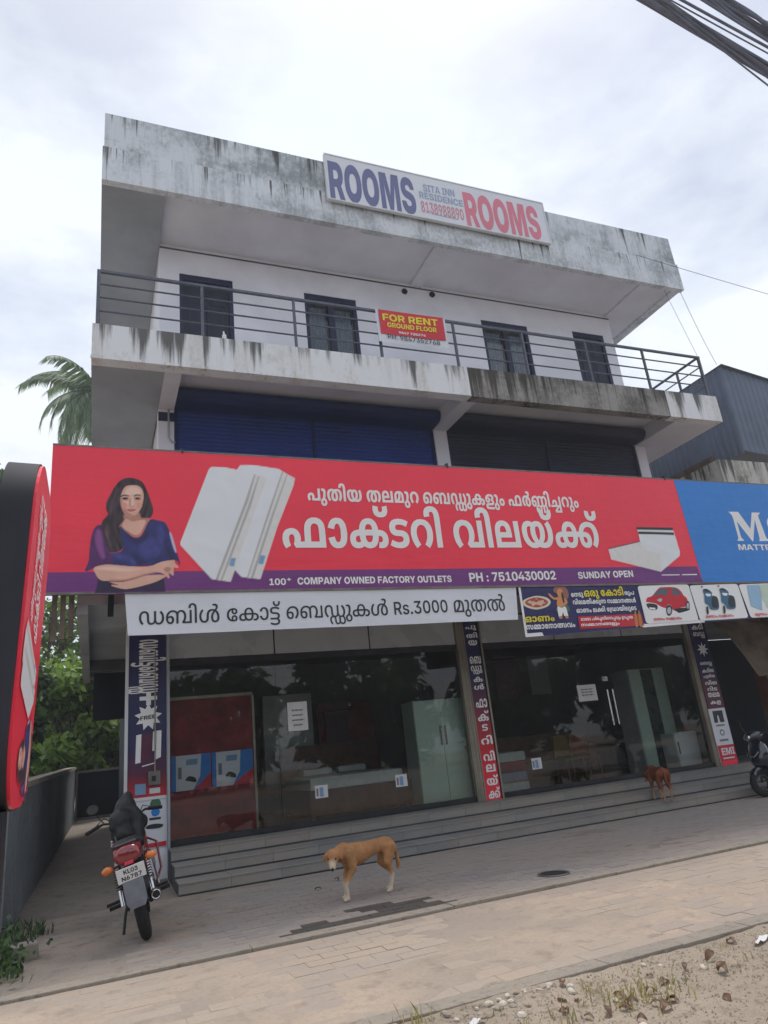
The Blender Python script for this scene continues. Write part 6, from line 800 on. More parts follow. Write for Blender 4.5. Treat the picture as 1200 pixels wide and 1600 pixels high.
# railing
rail = MB().box(-.15, 11.93, 9.54, 9.59, 8.66, 8.70); rr_ = rail.build('railing', M['railing'], B)
for z in (8.45, 8.215, 7.975): MB().tube([(-.13, 9.565, z), (11.91, 9.565, z)], .0145, 8).build('rail', M['railing'], rr_)
for x in (1.4, 2.9, 4.42, 5.91, 7.4, 8.88, 10.34): MB().box(x-.02, x+.02, 9.545, 9.585, 7.71, 8.659).build('post', M['railing'], rr_)
for x in (-.125, 11.9):
    MB().box(x-.025, x+.025, 9.541, 9.589, 7.71, 8.659).build('post', M['railing'], rr_)
    MB().box(x-.02, x+.02, 9.592, 14.0, 8.66, 8.70).build('rail', M['railing'], rr_)
    for z in (8.45, 8.215, 7.975): MB().tube([(x, 9.59, z), (x, 14.0, z)], .0145, 8).build('rail', M['railing'], rr_)
    for y in (10.2, 11.7, 13.2): MB().box(x-.019, x+.019, y-.02, y+.02, 7.71, 8.659).build('post', M['railing'], rr_)
# first floor: columns, walls behind, roller shutters
for x0, x1 in ((.84, 1.09), (5.94, 6.22), (10.9, 11.16)): MB().box(x0, x1, 10.9, 11.2, 3.752, 7.116).build('column', M['wall'], B)
b = MB().box(.86, 1.06, 11.2, 19, 3.752, 7.116); b.box(10.96, 11.16, 11.2, 19, 3.752, 7.116); b.build('side_wall', M['wall'], B)
MB().box(.838, 1.092, 10.885, 10.8985, 6.9, 7.06).build('blue_band', M['navy'], B)
MB().tube([(1.0, 10.87, 7.115), (1.0, 10.87, 6.6), (1.04, 10.86, 6.52), (1.10, 10.86, 6.50)], .016, 8).build('conduit', M['cement'], B)
for (x0, x1, h0, h1, m) in ((1.092, 5.938, 1.10, 5.93, M['shutter']), (6.222, 10.898, 6.23, 10.89, M['shutter2'])):
    root = MB(); z = 3.76; pr = []
    while z < 7.15:   # interlocking curved slats, each a slight bulge
        for k, dy in ((0, 0), (.3, -.014), (.55, -.018), (.8, -.012)): pr.append((10.97+dy, z+.075*k))
        z += .075
    vs = [(x0+.01, y, zz) for y, zz in pr] + [(x1-.01, y, zz) for y, zz in pr]; n = len(pr)
    root.add(vs, [(i, i+1, n+i+1, n+i) for i in range(n-1)])
    sh = root.build('rolling_shutter', M['curtain_blue'] if x0 < 5 else m, B)
    prof = [(10.93, 7.40), (10.60, 7.40), (10.53, 7.36), (10.50, 7.28), (10.53, 7.20), (10.62, 7.15), (10.93, 7.14)]
    MB().prism(prof, h0, h1, 'X').build('shutter_box', m, sh)
    for gx in (x0+.03, (x0+x1)/2, x1-.03): MB().box(gx-.03, gx+.03, 10.925, 10.948, 3.76, 7.13).build('shutter_guide', m, sh)
# first floor slab over the shops
MB().box(-.25, 12.3, 9.45, 17, 3.5, 3.75).build('first_floor_slab', M['cement'], B)
b = MB().box(-.25, -.12, 9.45, 16.6, 3.38, 3.4985); b.build('slab_edge_beam', M['cement'], B)
MB().box(-.118, .84, 14.2, 14.4, 3.3, 3.4985).build('slab_cross_beam', M['dcement'], B)
MB().box(-.05, .855, 16.0, 16.2, 2.55, 3.49).build('dark_backdrop', M['dark'], B)  # dark sheet added for the dark background under the slab
MB().box(.56, .86, 11.3, 19, 0, 3.49).build('ground_floor_side_wall', M['dcement'], B)
# shop floor and steps, clad in stone tiles
base = MB().box(.96, 12.62, 10.415, 18, 0, .40); base.box(.97, 12.62, 9.97, 10.415, 0, .262); base.box(.97, 12.62, 9.52, 9.97, 0, .122)
steps = base.build('steps', M['dcement'], B)
L = .62
for k, (yf, yb, zt) in enumerate(((9.5, 9.955, .14), (9.95, 10.405, .28), (10.4, 10.87, .42))):
    tr = MB().box(-L/2+.002, L/2-.002, 0, yb-yf-.003-.012, -.018, 0, .003).mesh('tile', M['tile']); ri = MB().box(-L/2+.002, L/2-.002, 0, .018, -.1385+.018, -.0185).mesh('tile', M['tile'])
    x = .96+L/2
    while x < 12.6:
        o = link('tile', tr, steps); o.location = (x, yf-.008, zt+RND.uniform(-.001, .001))
        o = link('tile', ri, steps); o.location = (x, yf, zt); x += L
# ground floor shop front
for nm, x0, x1, ps in (('left', .98, 5.80, 3), ('right', 6.30, 10.98, 3)):
    w_ = (x1-x0)/ps
    for k in range(ps):
        MB().box(x0+k*w_+.012, x0+(k+1)*w_-.012, 10.90, 10.93, 2.98, 3.46, .004).build('fascia_panel', M['acp'], B)
    f = MB().box(x0, x1, 10.90, 10.98, 2.88, 2.975); f.box(x0, x1, 10.90, 10.98, .42, .50)
    for k in range(ps-1): f.box(x0+(k+1)*w_-.011, x0+(k+1)*w_+.011, 10.905, 10.925, 2.976, 3.49)
    f.box(x0, x1, 10.935, 10.96, 2.97, 3.49)
    fr = f.build('shop_frame', M['blackframe'], B)
    for k in range(ps):
        a, c = x0+k*w_+.004, x0+(k+1)*w_-.004
        MB().add([(a,10.94,.502),(c,10.94,.502),(c,10.94,2.878),(a,10.94,2.878)], [(0,1,2,3)]).build('glass_pane', M['shopglass'], fr)
for hx in (8.80, 8.92):
    h = MB().tube([(hx, 10.87, 1.37), (hx, 10.87, 2.0)], .013, 10); h.tube([(hx, 10.87, 1.45), (hx, 10.935, 1.45)], .008, 8); h.tube([(hx, 10.87, 1.92), (hx, 10.935, 1.92)], .008, 8); h.build('door_handle', M['chrome'], B)
b = MB().box(8.78, 8.90, 10.925, 10.955, 2.16, 2.25, .006); b.build('door_patch', M['chrome'], B)
for x0, x1 in ((5.80, 5.86), (5.865, 5.93), (6.235, 6.295), (10.985, 11.05), (11.055, 11.10)):
    b = MB().box(x0, x1, 10.86, 10.96, .42, 3.48); b.box(x0+.022, x0+.03, 10.852, 10.86, .43, 3.46); b.build('shutter_channel', M['alu'], B)
b = MB().box(5.932, 6.232, 10.88, 11.2, .42, 3.49); b.build('shop_pillar', M['dcement'], B)
b = MB().box(11.12, 11.52, 10.88, 11.2, .0, 3.49); b.build('shop_pillar', M['dcement'], B)
b = MB().box(.40, .97, 10.87, 11.2, 0, 3.49); b.build('shop_pillar', M['wall'], B)
MB().box(.955, .99, 10.80, 10.86, .1, 3.42).build('pillar_trim', M['cement'], B)
# inside of the shop
b = MB().box(.97, 11.4, 15.0, 15.1, .421, 3.45); b.box(.97, 1.0, 11.21, 15.0, .421, 3.45); b.box(11.3, 11.4, 11.21, 15.0, .421, 3.45); b.build('inner_wall', M['interior'], B)
MB().box(1.0, 11.3, 10.99, 15.0, .402, .42).build('shop_floor', M['floor_in'], B)
MB().box(1.0, 11.3, 10.99, 15.0, 3.3, 3.35).build('shop_ceiling', M['interior'], B)
MB().box(5.99, 6.15, 11.22, 12.9, .421, 3.29).build('partition', M['interior'], B)

# ------------------------------------------------------------------ neighbour on the right
NB = thing('metal_clad_building', 'blue grey corrugated sheet metal building standing right of the white building', 'building', (16, 11, 0))
def corrugated(x0, x1, zb, zt, y, axis='X', pitch=.17, d=.02):
    mb = MB(); n = int(abs(x1-x0)/(pitch/4)); vs = []
    for i in range(n+1):
        t = x0+(x1-x0)*i/n; k = i % 4; o = (0, d, d, 0)[k]
        lo, hi = zb(t), zt(t)
        vs += [(t, y-o, lo), (t, y-o, hi)] if axis == 'X' else [(y-o, t, lo), (y-o, t, hi)]
    return mb.add(vs, [(2*i, 2*i+2, 2*i+3, 2*i+1) for i in range(n)])
corrugated(13.7, 22, lambda t: 7.03+.035*math.sin(t*2.1)-.07*(t-13.7), lambda t: 9.22-.16*(t-13.7), 10.5).build('sheet_front', M['sheet'], NB)
corrugated(10.5, 20, lambda t: 6.95+.02*math.sin(t*3), lambda t: 9.22, 13.7, 'Y').build('sheet_side', M['sheet'], NB)
MB().add([(13.66,10.4,9.24),(22,10.4,7.9),(22,20,7.9),(13.66,20,9.24)], [(0,1,2,3)]).build('sheet_roof', M['sheet'], NB)
corrugated(10.9, 20, lambda t: 6.15+.05*math.sin(t*5), lambda t: 7.05, 13.2, 'Y', .22, .02).build('sheet_skirt', M['rust'], NB)
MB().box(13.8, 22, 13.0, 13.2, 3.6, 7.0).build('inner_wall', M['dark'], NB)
b = MB().box(12.75, 22, 10.45, 10.65, 3.4, 6.72); b.build('parapet_wall', M['neighwall'], NB)
b = MB().box(12.75, 12.95, 10.65, 14, 3.4, 6.72); b.build('parapet_wall', M['neighwall'], NB)
MB().box(12.6, 22, 10.2, 14, 3.2, 3.398).build('floor_slab', M['cement'], NB)
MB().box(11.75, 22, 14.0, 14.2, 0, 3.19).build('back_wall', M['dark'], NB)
MB().box(12.72, 12.98, 10.7, 11.0, 0, 3.19).build('post', M['brownwood'], NB)
MB().box(12.64, 22, 10.0, 14, 0, .30).build('plinth', M['dcement'], NB)
tp = MB(); nx, ny = 26, 12; vs = []
for j in range(ny+1):
    for i in range(nx+1):
        u, v = i/nx, j/ny
        vs.append((11.62+3.2*u, 10.95-1.0*v+.06*math.sin(u*14), 3.25-.18*v-(1.05*(v**1.6))*(1-.55*u)+.09*math.sin(u*9+v*4)*v+.06*mnoise.noise((u*6, v*5, 1))))
tp.add(vs, [(j*(nx+1)+i, j*(nx+1)+i+1, (j+1)*(nx+1)+i+1, (j+1)*(nx+1)+i) for j in range(ny) for i in range(nx)])
tag(tp.build('tarpaulin', M['tarp'], None, 'all'), 'dusty brown tarpaulin sagging over the dark opening right of the shops', 'tarpaulin')

# ------------------------------------------------------------------ wall and gate of the side passage
W = thing('boundary_wall', 'grey plastered boundary wall running back along the left side passage', 'wall', (-.8, 12, 0))
seg = [(8.7, 12.0), (12.0, 15.4), (15.4, 18.2), (18.2, 20.7)]
for a, c in seg:
    xa, xc = -.80+.03*(a-8.7), -.80+.03*(c-8.7); za, zc = 1.36+.028*(a-8.7), 1.36+.028*(c-8.7)
    b = MB(); e = .006
    b.add([(xa-.16,a+e,-.1),(xa,a+e,-.1),(xc,c-e,-.1),(xc-.16,c-e,-.1),(xa-.16,a+e,za),(xa,a+e,za),(xc,c-e,zc),(xc-.16,c-e,zc)], [(3,2,1,0),(4,5,6,7),(0,1,5,4),(1,2,6,5),(2,3,7,6),(3,0,4,7)])
    wl = b.build('wall_panel', M['plaster'], W)
    b = MB(); b.add([(xa-.2,a,za+.002),(xa+.03,a,za+.002),(xc+.03,c,zc+.002),(xc-.2,c,zc+.002),(xa-.2,a,za+.07),(xa+.03,a,za+.07),(xc+.03,c,zc+.07),(xc-.2,c,zc+.07)], [(3,2,1,0),(4,5,6,7),(0,1,5,4),(1,2,6,5),(2,3,7,6),(3,0,4,7)])
    b.build('coping', M['concrete'], W)
G = thing('sheet_gate', 'dark grey sheet metal gate closing the far end of the side passage', 'gate', (.1, 20.8, .42))
MB().box(-.40, .9, 20.8, 20.83, .47, 1.62).build('gate_sheet', M['dark'], G)
b = MB(); 
for x in (-.42, .86): b.box(x, x+.05, 20.76, 20.799, .42, 1.66)
b.box(-.37, .86, 20.76, 20.799, 1.60, 1.66); b.box(-.37, .86, 20.76, 20.799, .48, .53); b.build('gate_frame', M['steel'], G)

# ------------------------------------------------------------------ signs
def on(Y, off=0.0):
    return lambda x, z, o=.0: (x, Y - off - o, z)
S = thing('shop_signboard', 'long red and blue shop signboard with white lettering, a woman and two mattresses', 'signboard', (6, 9.1, 3.6))
MB().box(-.6, 13.6, 9.102, 9.14, 3.585, 5.535).build('sign_panel', ink('signred'), S)
pl = on(9.1)
ve = ART['base'][1][2]; xt, xb = ve[0][0], ve[1][0]
picture('purple_band', [('band', 0, [(-.598, 3.587), (xb-.0, 3.587), (xb-.055, 3.875), (-.598, 3.835)])], ink, pl, S, base=.0015)
picture('blue_panel', [('blue', 0, [(xt, 5.533), (13.598, 5.533), (13.598, 3.587), (xb, 3.587)])], ink, pl, S, base=.0018)
def sign_back(X, Z):
    t = ((X+.598)/(xb+.54)*.04+3.835) > Z
    return np.where(t[:, None], LIN(INK['band'])[None, :], LIN(INK['signred'])[None, :])
red_back = lambda X, Z: np.repeat(LIN(INK['signred'])[None, :], len(X), 0)
photo_print('printed_mattress', ART['mattress'], pl, S, .014, sign_back, .003, GRAIN)
photo_print('printed_woman', ART['woman'], pl, S, .0085, sign_back, .003, GRAIN)
photo_print('printed_bed', ART['bed'], pl, S, .012, sign_back, .003, GRAIN)
picture('small_print', ART['tiny'], ink, pl, S, base=.003)
picture('logo_letter', ART['logo'], ink, pl, S, base=.003)
for i, ln in enumerate(TEXTS['sign']): letters('lettering', ln, ink, on(9.1, .004+.0015*(i % 2)), S)
b = MB()
for x0, x1, z0, z1 in ((-.6, 13.6, 5.536, 5.56), (-.6, 13.6, 3.555, 3.584)): b.box(x0, x1, 9.098, 9.15, z0, z1)
b.build('sign_trim', M['steel'], S)
b = MB()
for z in (3.7, 4.6, 5.45): b.box(-.55, 13.5, 9.145, 9.175, z, z+.03)
for x in [-.5+1.55*i for i in range(10)]: b.box(x, x+.035, 9.177, 9.21, 3.6, 5.5)
b.build('sign_frame', M['steel'], S)
for x in (-.53, -.435, -.34): MB().box(x, x+.06, 9.28+.1*(x+.5), 9.34+.1*(x+.5), 3.02+.3*(x+.53), 5.4).build('sign_post', M['rust'], S)
for x in (.11, 2.2, 4.4, 6.7, 9.0, 11.2):
    MB().prism([(9.21, 3.60), (9.45, 3.60), (9.45, 3.40), (9.40, 3.33), (9.30, 3.45)], x, x+.07, 'X').build('sign_bracket', M['dark'], S)
for x in (1.0, 5.1, 9.6): MB().box(x, x+.03, 9.09, 9.16, 5.52, 5.60).build('clip', M['blackframe'], S)

def cloth(P00, P10, P01, P11, nx, nz, Y, f):
    """a hanging banner: bilinear between its four corners, y from the ripple f"""
    vs = []
    for j in range(nz+1):
        for i in range(nx+1):
            u, v = i/nx, j/nz
            x = (P00[0]*(1-u)+P10[0]*u)*(1-v)+(P01[0]*(1-u)+P11[0]*u)*v
            z = (P00[1]*(1-u)+P10[1]*u)*(1-v)+(P01[1]*(1-u)+P11[1]*u)*v
            vs.append((x, Y+f(x, z), z))
    return MB().add(vs, [(j*(nx+1)+i, j*(nx+1)+i+1, (j+1)*(nx+1)+i+1, (j+1)*(nx+1)+i) for j in range(nz) for i in range(nx)])
rip1 = lambda x, z: .012*math.sin(x*2.3+z*1.7)*(3.6-z)*2 + .006*math.sin(x*7.1+z*5) * (3.6-z)*1.6
WB = thing('cloth_banner', 'white cloth banner with one black line of lettering hung under the red sign', 'banner', (3.2, 9.12, 3.0))
b = cloth((.345, 3.03), (5.985, 3.05), (.30, 3.575), (6.04, 3.60), 90, 12, 9.12, rip1); b.build('cloth', ink('panel_white'), WB, 'all')
for ln in TEXTS['white']: letters('lettering', ln, ink, lambda x, z: (x, 9.115 + rip1(x, z), z), WB)
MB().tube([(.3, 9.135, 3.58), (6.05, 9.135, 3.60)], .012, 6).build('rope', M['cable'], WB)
rip2 = lambda x, z: .010*math.sin(x*2.0+z*2.7+1)*(3.65-z)*1.5
PB = thing('festival_banner', 'violet prize banner with white bordered cards showing a red car and scooters', 'banner', (9, 9.12, 2.8))
bz = lambda x: 2.775 + (x-6.02)*.0285
b = cloth((6.065, bz(6.06)), (14.0, bz(14.0)), (6.075, 3.585), (14.0, 3.66), 100, 10, 9.12, rip2); b.build('cloth', ink('navy'), PB, 'all')
pp = lambda x, z, o=0.: (x, 9.118 + rip2(x, z) - o, z)
picture('white_border', [('white', 0, [(6.065, bz(6.06)), (14, bz(14)), (14, bz(14)+.055), (6.09, bz(6.06)+.055)]), ('white', 0, [(6.065, bz(6.06)), (6.105, bz(6.06)), (6.115, 3.585), (6.075, 3.585)]), ('white', 0, [(6.9, 3.565), (14, 3.64), (14, 3.658), (6.9, 3.583)])], ink, pp, PB)
picture('printed_prizes', ART['purple'], ink, pp, PB, step=.0005, base=.0022)
for ln in TEXTS['purple']: letters('lettering', ln, ink, lambda x, z: pp(x, z, .03 if ln[7] == 'red' or ln[6] < .05 else .012), PB)

R = thing('rooms_signboard', 'faded white ROOMS signboard in violet and pink fixed on the roof parapet', 'signboard', (6, 9.45, 10.85))
MB().box(3.66, 8.43, 9.40, 9.45, 10.86, 11.87).build('sign_panel', ink('panel_white'), R)
b = MB(); b.box(3.64, 8.45, 9.39, 9.455, 11.871, 11.895); b.box(3.64, 8.45, 9.39, 9.455, 10.835, 10.859); b.box(3.635, 3.659, 9.39, 9.455, 10.859, 11.871); b.box(8.431, 8.455, 9.39, 9.455, 10.859, 11.871); b.build('sign_trim', M['whitepaint'], R)
for ln in TEXTS['rooms']: letters('lettering', ln, ink, on(9.4, .003), R)
picture('small_print', [('pale_blue', 0, [(5.75, 10.97), (6.3, 10.96), (6.3, 10.985), (5.75, 10.995)])], ink, on(9.4), R)

rip3 = lambda x, z: .005*math.sin(x*4+1)+.004*math.sin(z*5+x*2)
RB = thing('rent_banner', 'small red and white for rent banner tied on the balcony railing', 'banner', (5, 9.45, 8.0))
b = cloth((4.35, 8.0), (5.71, 8.04), (4.345, 8.66), (5.70, 8.66), 24, 10, 9.47, rip3); b.build('cloth', ink('panel_white'), RB, 'all')
pr = lambda x, z, o=0.: (x, 9.466 + rip3(x, z) - o, z)
picture('red_field', [('red', 0, [(4.40, 8.16), (4.75, 8.165), (5.1, 8.17), (5.4, 8.175), (5.66, 8.18), (5.655, 8.655), (5.3, 8.655), (4.9, 8.655), (4.395, 8.655)])], ink, pr, RB, base=.009)
for ln in TEXTS['rent']: letters('lettering', ln, ink, lambda x, z: pr(x, z, .019), RB)

def gradient_print(name, stops, z0, z1):
    t = NT(name); sx = t.n('SeparateXYZ'); t.l(t.n('NewGeometry').outputs['Position'], sx.inputs[0])
    r = t.n('ValToRGB'); e = r.color_ramp.elements
    while len(e) < len(stops): e.new(.5)
    for q, (p, c) in zip(e, stops): q.position = p; q.color = srgb(*INK[c])
    m = t.n('MapRange'); m.inputs[1].default_value = z0; m.inputs[2].default_value = z1; t.l(sx.outputs[2], m.inputs[0]); t.l(m.outputs[0], r.inputs[0])
    t.l(r.outputs[0], t.b.inputs['Base Color']); t.b.inputs['Roughness'].default_value = .4; return t.m
def star(cx, cz, r0, r1, n): return [(cx+(r1 if i % 2 else r0)*math.sin(math.pi*i/n), cz+(r1 if i % 2 else r0)*math.cos(math.pi*i/n)) for i in range(2*n)]
def turned(name, fn, s, cx, w, z0, z1, col, Y, parent):
    """a line of print turned a quarter, reading downwards"""
    V, T, a, b_ = run(fn, s); me = bpy.data.meshes.new(name)
    me.from_pydata([(cx - w/2 + (y/FULL[fn])*w, Y, z1-(z1-z0)*(x-a)/(b_-a)) for x, y in V], [], T); me.materials.append(ink(col)); return link(name, me, parent)
LP = thing('pillar_banner', 'blue to red pillar banner with a white FREE starburst, left end of the shop front', 'banner', (.69, 10.85, .45))
MB().box(.43, .945, 10.85, 10.866, 1.105, 3.36).build('banner_panel', gradient_print('left_pillar_print', [(0, 'strip_red'), (.14, 'strip_plum'), (.3, 'strip_navy'), (1, 'strip_navy')], 1.1, 3.3), LP)
b = MB(); b.box(.385, .428, 10.84, 10.869, 1.03, 3.40); b.box(.43, .945, 10.84, 10.869, 1.062, 1.103); b.build('banner_frame', M['whitepaint'], LP)
MB().box(.40, .95, 10.852, 10.869, .45, 1.06).build('lower_panel', ink('panel_white'), LP)
lp = on(10.85)
turned('lettering', 'mal', 'ഡ|ബ|ി|ട്ട|െ|ബ|ഡ്ഡ', .70, .26, 2.50, 3.27, 'white', 10.846, LP)
picture('printed_plus', [('white', 0, [(.58, 2.40), (.82, 2.40), (.82, 2.455), (.58, 2.455)]), ('white', 0, [(.67, 2.33), (.735, 2.33), (.735, 2.52), (.67, 2.52)])], ink, lp, LP)
picture('printed_starburst', [('white', 0, star(.70, 2.17, .19, .115, 9))], ink, lp, LP)
letters('lettering', ('lat', 'FREE', .59, 2.125, .80, 2.145, .055, 'ink'), ink, on(10.85, .006), LP)
picture('printed_wardrobe', [('white', 0, [(.53, 1.55), (.60, 1.56), (.61, 1.94), (.54, 1.93)]), ('strip_plum', 0, [(.61, 1.56), (.74, 1.57), (.75, 1.94), (.615, 1.94)]), ('white', 0, [(.755, 1.70), (.80, 1.70), (.81, 1.97), (.765, 1.96)]), ('white', 0, [(.80, 1.58), (.87, 1.61), (.88, 1.97), (.815, 1.97)]), ('white', 0, [(.62, 1.50), (.79, 1.53), (.79, 1.545), (.62, 1.515)])], ink, lp, LP)
picture('printed_figure', [('fig_green', 1, star(.80, 1.0, .075, .07, 8)), ('blue', 1, star(.80, .90, .06, .055, 8)), ('ink', 0, [(.72, .80), (.87, .80), (.87, .83), (.72, .83)]), ('ink', 1, [(.68, .70), (.86, .69), (.90, .73), (.80, .75), (.70, .74)]), ('red', 0, [(.42, .46), (.94, .46), (.94, .52), (.42, .50)])], ink, on(10.852), LP)
MP = thing('pillar_banner', 'narrow dark to red pillar banner of stacked letters between the two shop bays', 'banner', (6.1, 10.85, .4))
MB().box(5.955, 6.265, 10.86, 10.876, .385, 3.42).build('banner_panel', gradient_print('mid_pillar_print', [(0, 'signred'), (.28, 'strip_red'), (.55, 'strip_plum'), (.68, 'strip_navy'), (1, 'strip_navy')], .4, 3.3), MP)
b = MB(); b.box(5.935, 5.954, 10.852, 10.878, .385, 3.42); b.box(6.266, 6.29, 10.852, 10.878, .385, 3.42); b.build('banner_frame', M['alu'], MP)
def stack(parent, items, cx, Y, w):
    for s, z, h in items:
        V, T, a, b_ = run('mal', s); ww = min(w, (b_-a)/FULL['mal']*h*1.1)
        lo, hi = min(v[1] for v in V), max(v[1] for v in V)
        me = bpy.data.meshes.new('lettering'); me.from_pydata([(cx-ww/2+ww*(x-a)/(b_-a), Y, z+h*(y-lo)/(hi-lo)) for x, y in V], [], T); me.materials.append(ink('white')); link('lettering', me, parent)
stack(MP, [('പ|ു', 3.20, .09), ('ത|ി', 3.07, .10), ('യ', 2.94, .09), ('െ|ബ', 2.62, .13), ('ഡ്ഡ|ു', 2.44, .15), ('ക', 2.31, .09), ('ൾ', 2.18, .10), ('ഫ|ാ', 1.88, .15), ('ക|്', 1.66, .17), ('ട', 1.50, .11), ('റ|ി', 1.28, .15), ('വ|ി', 1.02, .16), ('ല', .85, .12), ('യ|്', .64, .16), ('ക്ക|്', .44, .17)], 6.11, 10.856, .22)
RP = thing('pillar_banner', 'dark pillar banner with a white starburst and red foot at right end of the shops', 'banner', (11.3, 10.85, .4))
MB().box(11.11, 11.54, 10.85, 10.866, 1.47, 3.42).build('banner_panel', gradient_print('right_pillar_print', [(0, 'strip_plum'), (.22, 'strip_plum'), (.45, 'strip_navy'), (1, 'strip_navy')], 1.45, 3.3), RP)
MB().box(11.10, 11.53, 10.852, 10.868, .40, 1.466).build('lower_panel', ink('panel_white'), RP)
rp_ = on(10.85)
picture('printed_starburst', [('white', 0, star(11.34, 2.62, .15, .07, 8))], ink, rp_, RP)
stack(RP, [('ക|ട|ി', 3.02, .13), ('ബ|ഡ്ഡ', 2.84, .13), ('െ|ബ|ഡ്ഡ', 2.28, .09), ('ക|ട|ി|ല', 2.16, .09), ('പ|ു|ത|ി|യ', 2.04, .09), ('വ|ി|ല', 1.92, .09), ('റ|ി|ട', 1.80, .09), ('ത|ല|മ', 1.68, .09), ('ക|ള', 1.53, .08)], 11.33, 10.846, .3)
picture('printed_panel', [('ink', 0, [(11.18, 1.20), (11.44, 1.20), (11.45, 1.42), (11.19, 1.42)]), ('panel_white', 0, [(11.27, 1.20), (11.33, 1.20), (11.32, 1.32), (11.29, 1.34)]), ('grey', 0, [(11.2, 1.13), (11.42, 1.13), (11.42, 1.16), (11.2, 1.16)]), ('grey', 1, star(11.31, 1.01, .06, .058, 8)), ('panel_white', 1, star(11.31, 1.01, .035, .034, 8)), ('grey', 0, [(11.2, .85), (11.42, .85), (11.42, .89), (11.2, .89)]), ('red', 0, [(11.105, .405), (11.525, .405), (11.525, .78), (11.105, .78)])], ink, on(10.852), RP)
letters('lettering', ('lat', 'EMI', 11.17, .60, 11.50, .60, .13, 'panel_white'), ink, on(10.852, .012), RP)
picture('small_print', [('panel_white', 0, [(11.17, .53), (11.46, .53), (11.46, .555), (11.17, .555)]), ('signred', 0, [(11.12, .41), (11.5, .41), (11.5, .5), (11.12, .5)])], ink, on(10.852), RP, base=.014)

# light box on a post, close on the left
T_ = thing('lollipop_sign', 'tall black edged light box sign with red face on a post at far left', 'sign', (-.27, 2.7, -.03))
def rrect(y0, y1, z0, z1, r, n=10):
    o = []
    for cy, cz, a0 in ((y1-r, z1-r, 0), (y0+r, z1-r, 90), (y0+r, z0+r, 180), (y1-r, z0+r, 270)):
        for k in range(n+1): a = math.radians(a0+90*k/n); o.append((cy+r*math.cos(a), cz+r*math.sin(a)))
    return o
LEAN = Matrix.Translation((-.2, 0, 1.9)) @ Matrix.Rotation(math.radians(2.0), 4, 'Y') @ Matrix.Translation((.2, 0, -1.9))
def lean(p): return tuple(LEAN @ Vector(p))
b = MB().prism(rrect(2.3, 3.02, 1.335, 2.46, .25), -.31, -.214, 'X'); b.v = [lean(v) for v in b.v]; b.build('light_box_body', M['boxgrey'], T_, True)
b = MB().prism(rrect(2.306, 3.014, 1.341, 2.454, .245), -.2135, -.204, 'X'); b.v = [lean(v) for v in b.v]; b.build('face_panel', ink('signred'), T_)
b = MB().box(-.37, -.236, 2.40, 2.52, -.05, 1.34); b.build('post', M['blackframe'], T_)
tp_ = lambda k, z0, y1, kz: (lambda x, z, o=0.: lean((-.203+o, y1-(z-3.6)*kz, z0+(x+.2)*k)))
photo_print('printed_woman', ART['woman'], tp_(.24, 1.35, 2.97, .30), T_, .02, red_back, .0008)
photo_print('printed_mattress', ART['mattress'], tp_(.17, 1.42, 2.93, .32), T_, .025, red_back, .0014)
for ln, k in ((TEXTS['sign'][1], .085), (TEXTS['sign'][0], .09)):
    letters('lettering', ln, ink, (lambda q: lambda x, z: lean((-.2005, 2.93-(z-3.6)*.32, 1.90+(x-2.7)*q)))(k), T_)

# ------------------------------------------------------------------ motorcycle (its own coordinates: y forward, x right, z up; leaning on the side stand)
MC = thing('motorcycle', 'black and red motorcycle leaning on its side stand, seen from behind', 'motorcycle', (.49, 7.50, 0.0), local=True, rot=(0, math.radians(-13.5), math.radians(-3.5)))
def wheel(y, parent, rw):
    wh = MB().torus((0, y, .30), .245, .052 if rw else .043, 'X', 40, 12, .95).build('tyre', M['rubber'], parent, 'all')
    tr = MB()
    for i in range(40):
        a = 2*math.pi*i/40; r = .245+(.050 if rw else .041)
        for sx in (-1, 1): tr.add([(sx*.004+(.03*sx if i % 2 else 0), y+(r+.004)*math.cos(a+d), .30+(r+.004)*math.sin(a+d)) for d in (0, .05)] + [(sx*.030+(.03*sx if i % 2 else 0)*.3, y+(r-.006)*math.cos(a+d), .30+(r-.006)*math.sin(a+d)) for d in (.05, 0)], [(0,1,2,3)])
    tr.build('tread', M['rubber'], wh)
    rim = MB().torus((0, y, .30), .205, .018, 'X', 36, 8, 1.6); rim.tube([(-.05, y, .30), (.05, y, .30)], .05, 14)
    for i in range(5):
        a = 2*math.pi*i/5
        rim.tube([(0, y+.04*math.cos(a), .30+.04*math.sin(a)), (0, y+.2*math.cos(a), .30+.2*math.sin(a))], [.018, .013], 8)
    rim.build('rim', M['black'], wh, True)
    return wh
wheel(0, MC, True); wheel(1.25, MC, False)
def arc_guard(y, r, a0, a1, w, n=14):
    R = []
    for i in range(n+1):
        a = math.radians(a0+(a1-a0)*i/n); R.append([(x*w, y+(r+h)*math.cos(a), .30+(r+h)*math.sin(a)) for x, h in ((-1, -.03), (-.8, .005), (0, .018), (.8, .005), (1, -.03), (.78, -.008), (0, .008), (-.78, -.008))])
    return MB().rings(R)
arc_guard(0, .335, 30, 165, .075).build('rear_mudguard', M['black'], MC, True)
arc_guard(1.25, .325, 15, 150, .062).build('front_mudguard', M['redpaint'], MC, True)
fl = MB(); R = []
for z, y, hw in ((.66, -.27, .085), (.56, -.315, .085), (.46, -.345, .088), (.38, -.36, .085), (.335, -.362, .06)): R.append([(-hw, y, z), (hw, y, z), (hw, y+.012, z), (-hw, y+.012, z)])
fl.rings(R); fl.build('mud_flap', M['greypl'], MC)
b = MB().box(-.03, .03, -.30, -.02, .60, .66); b.tube([(0, -.02, .64), (0, -.28, .60)], .02, 8); b.build('plate_bracket', M['black'], MC)
npl = thing  # number plate, tilted like the tail
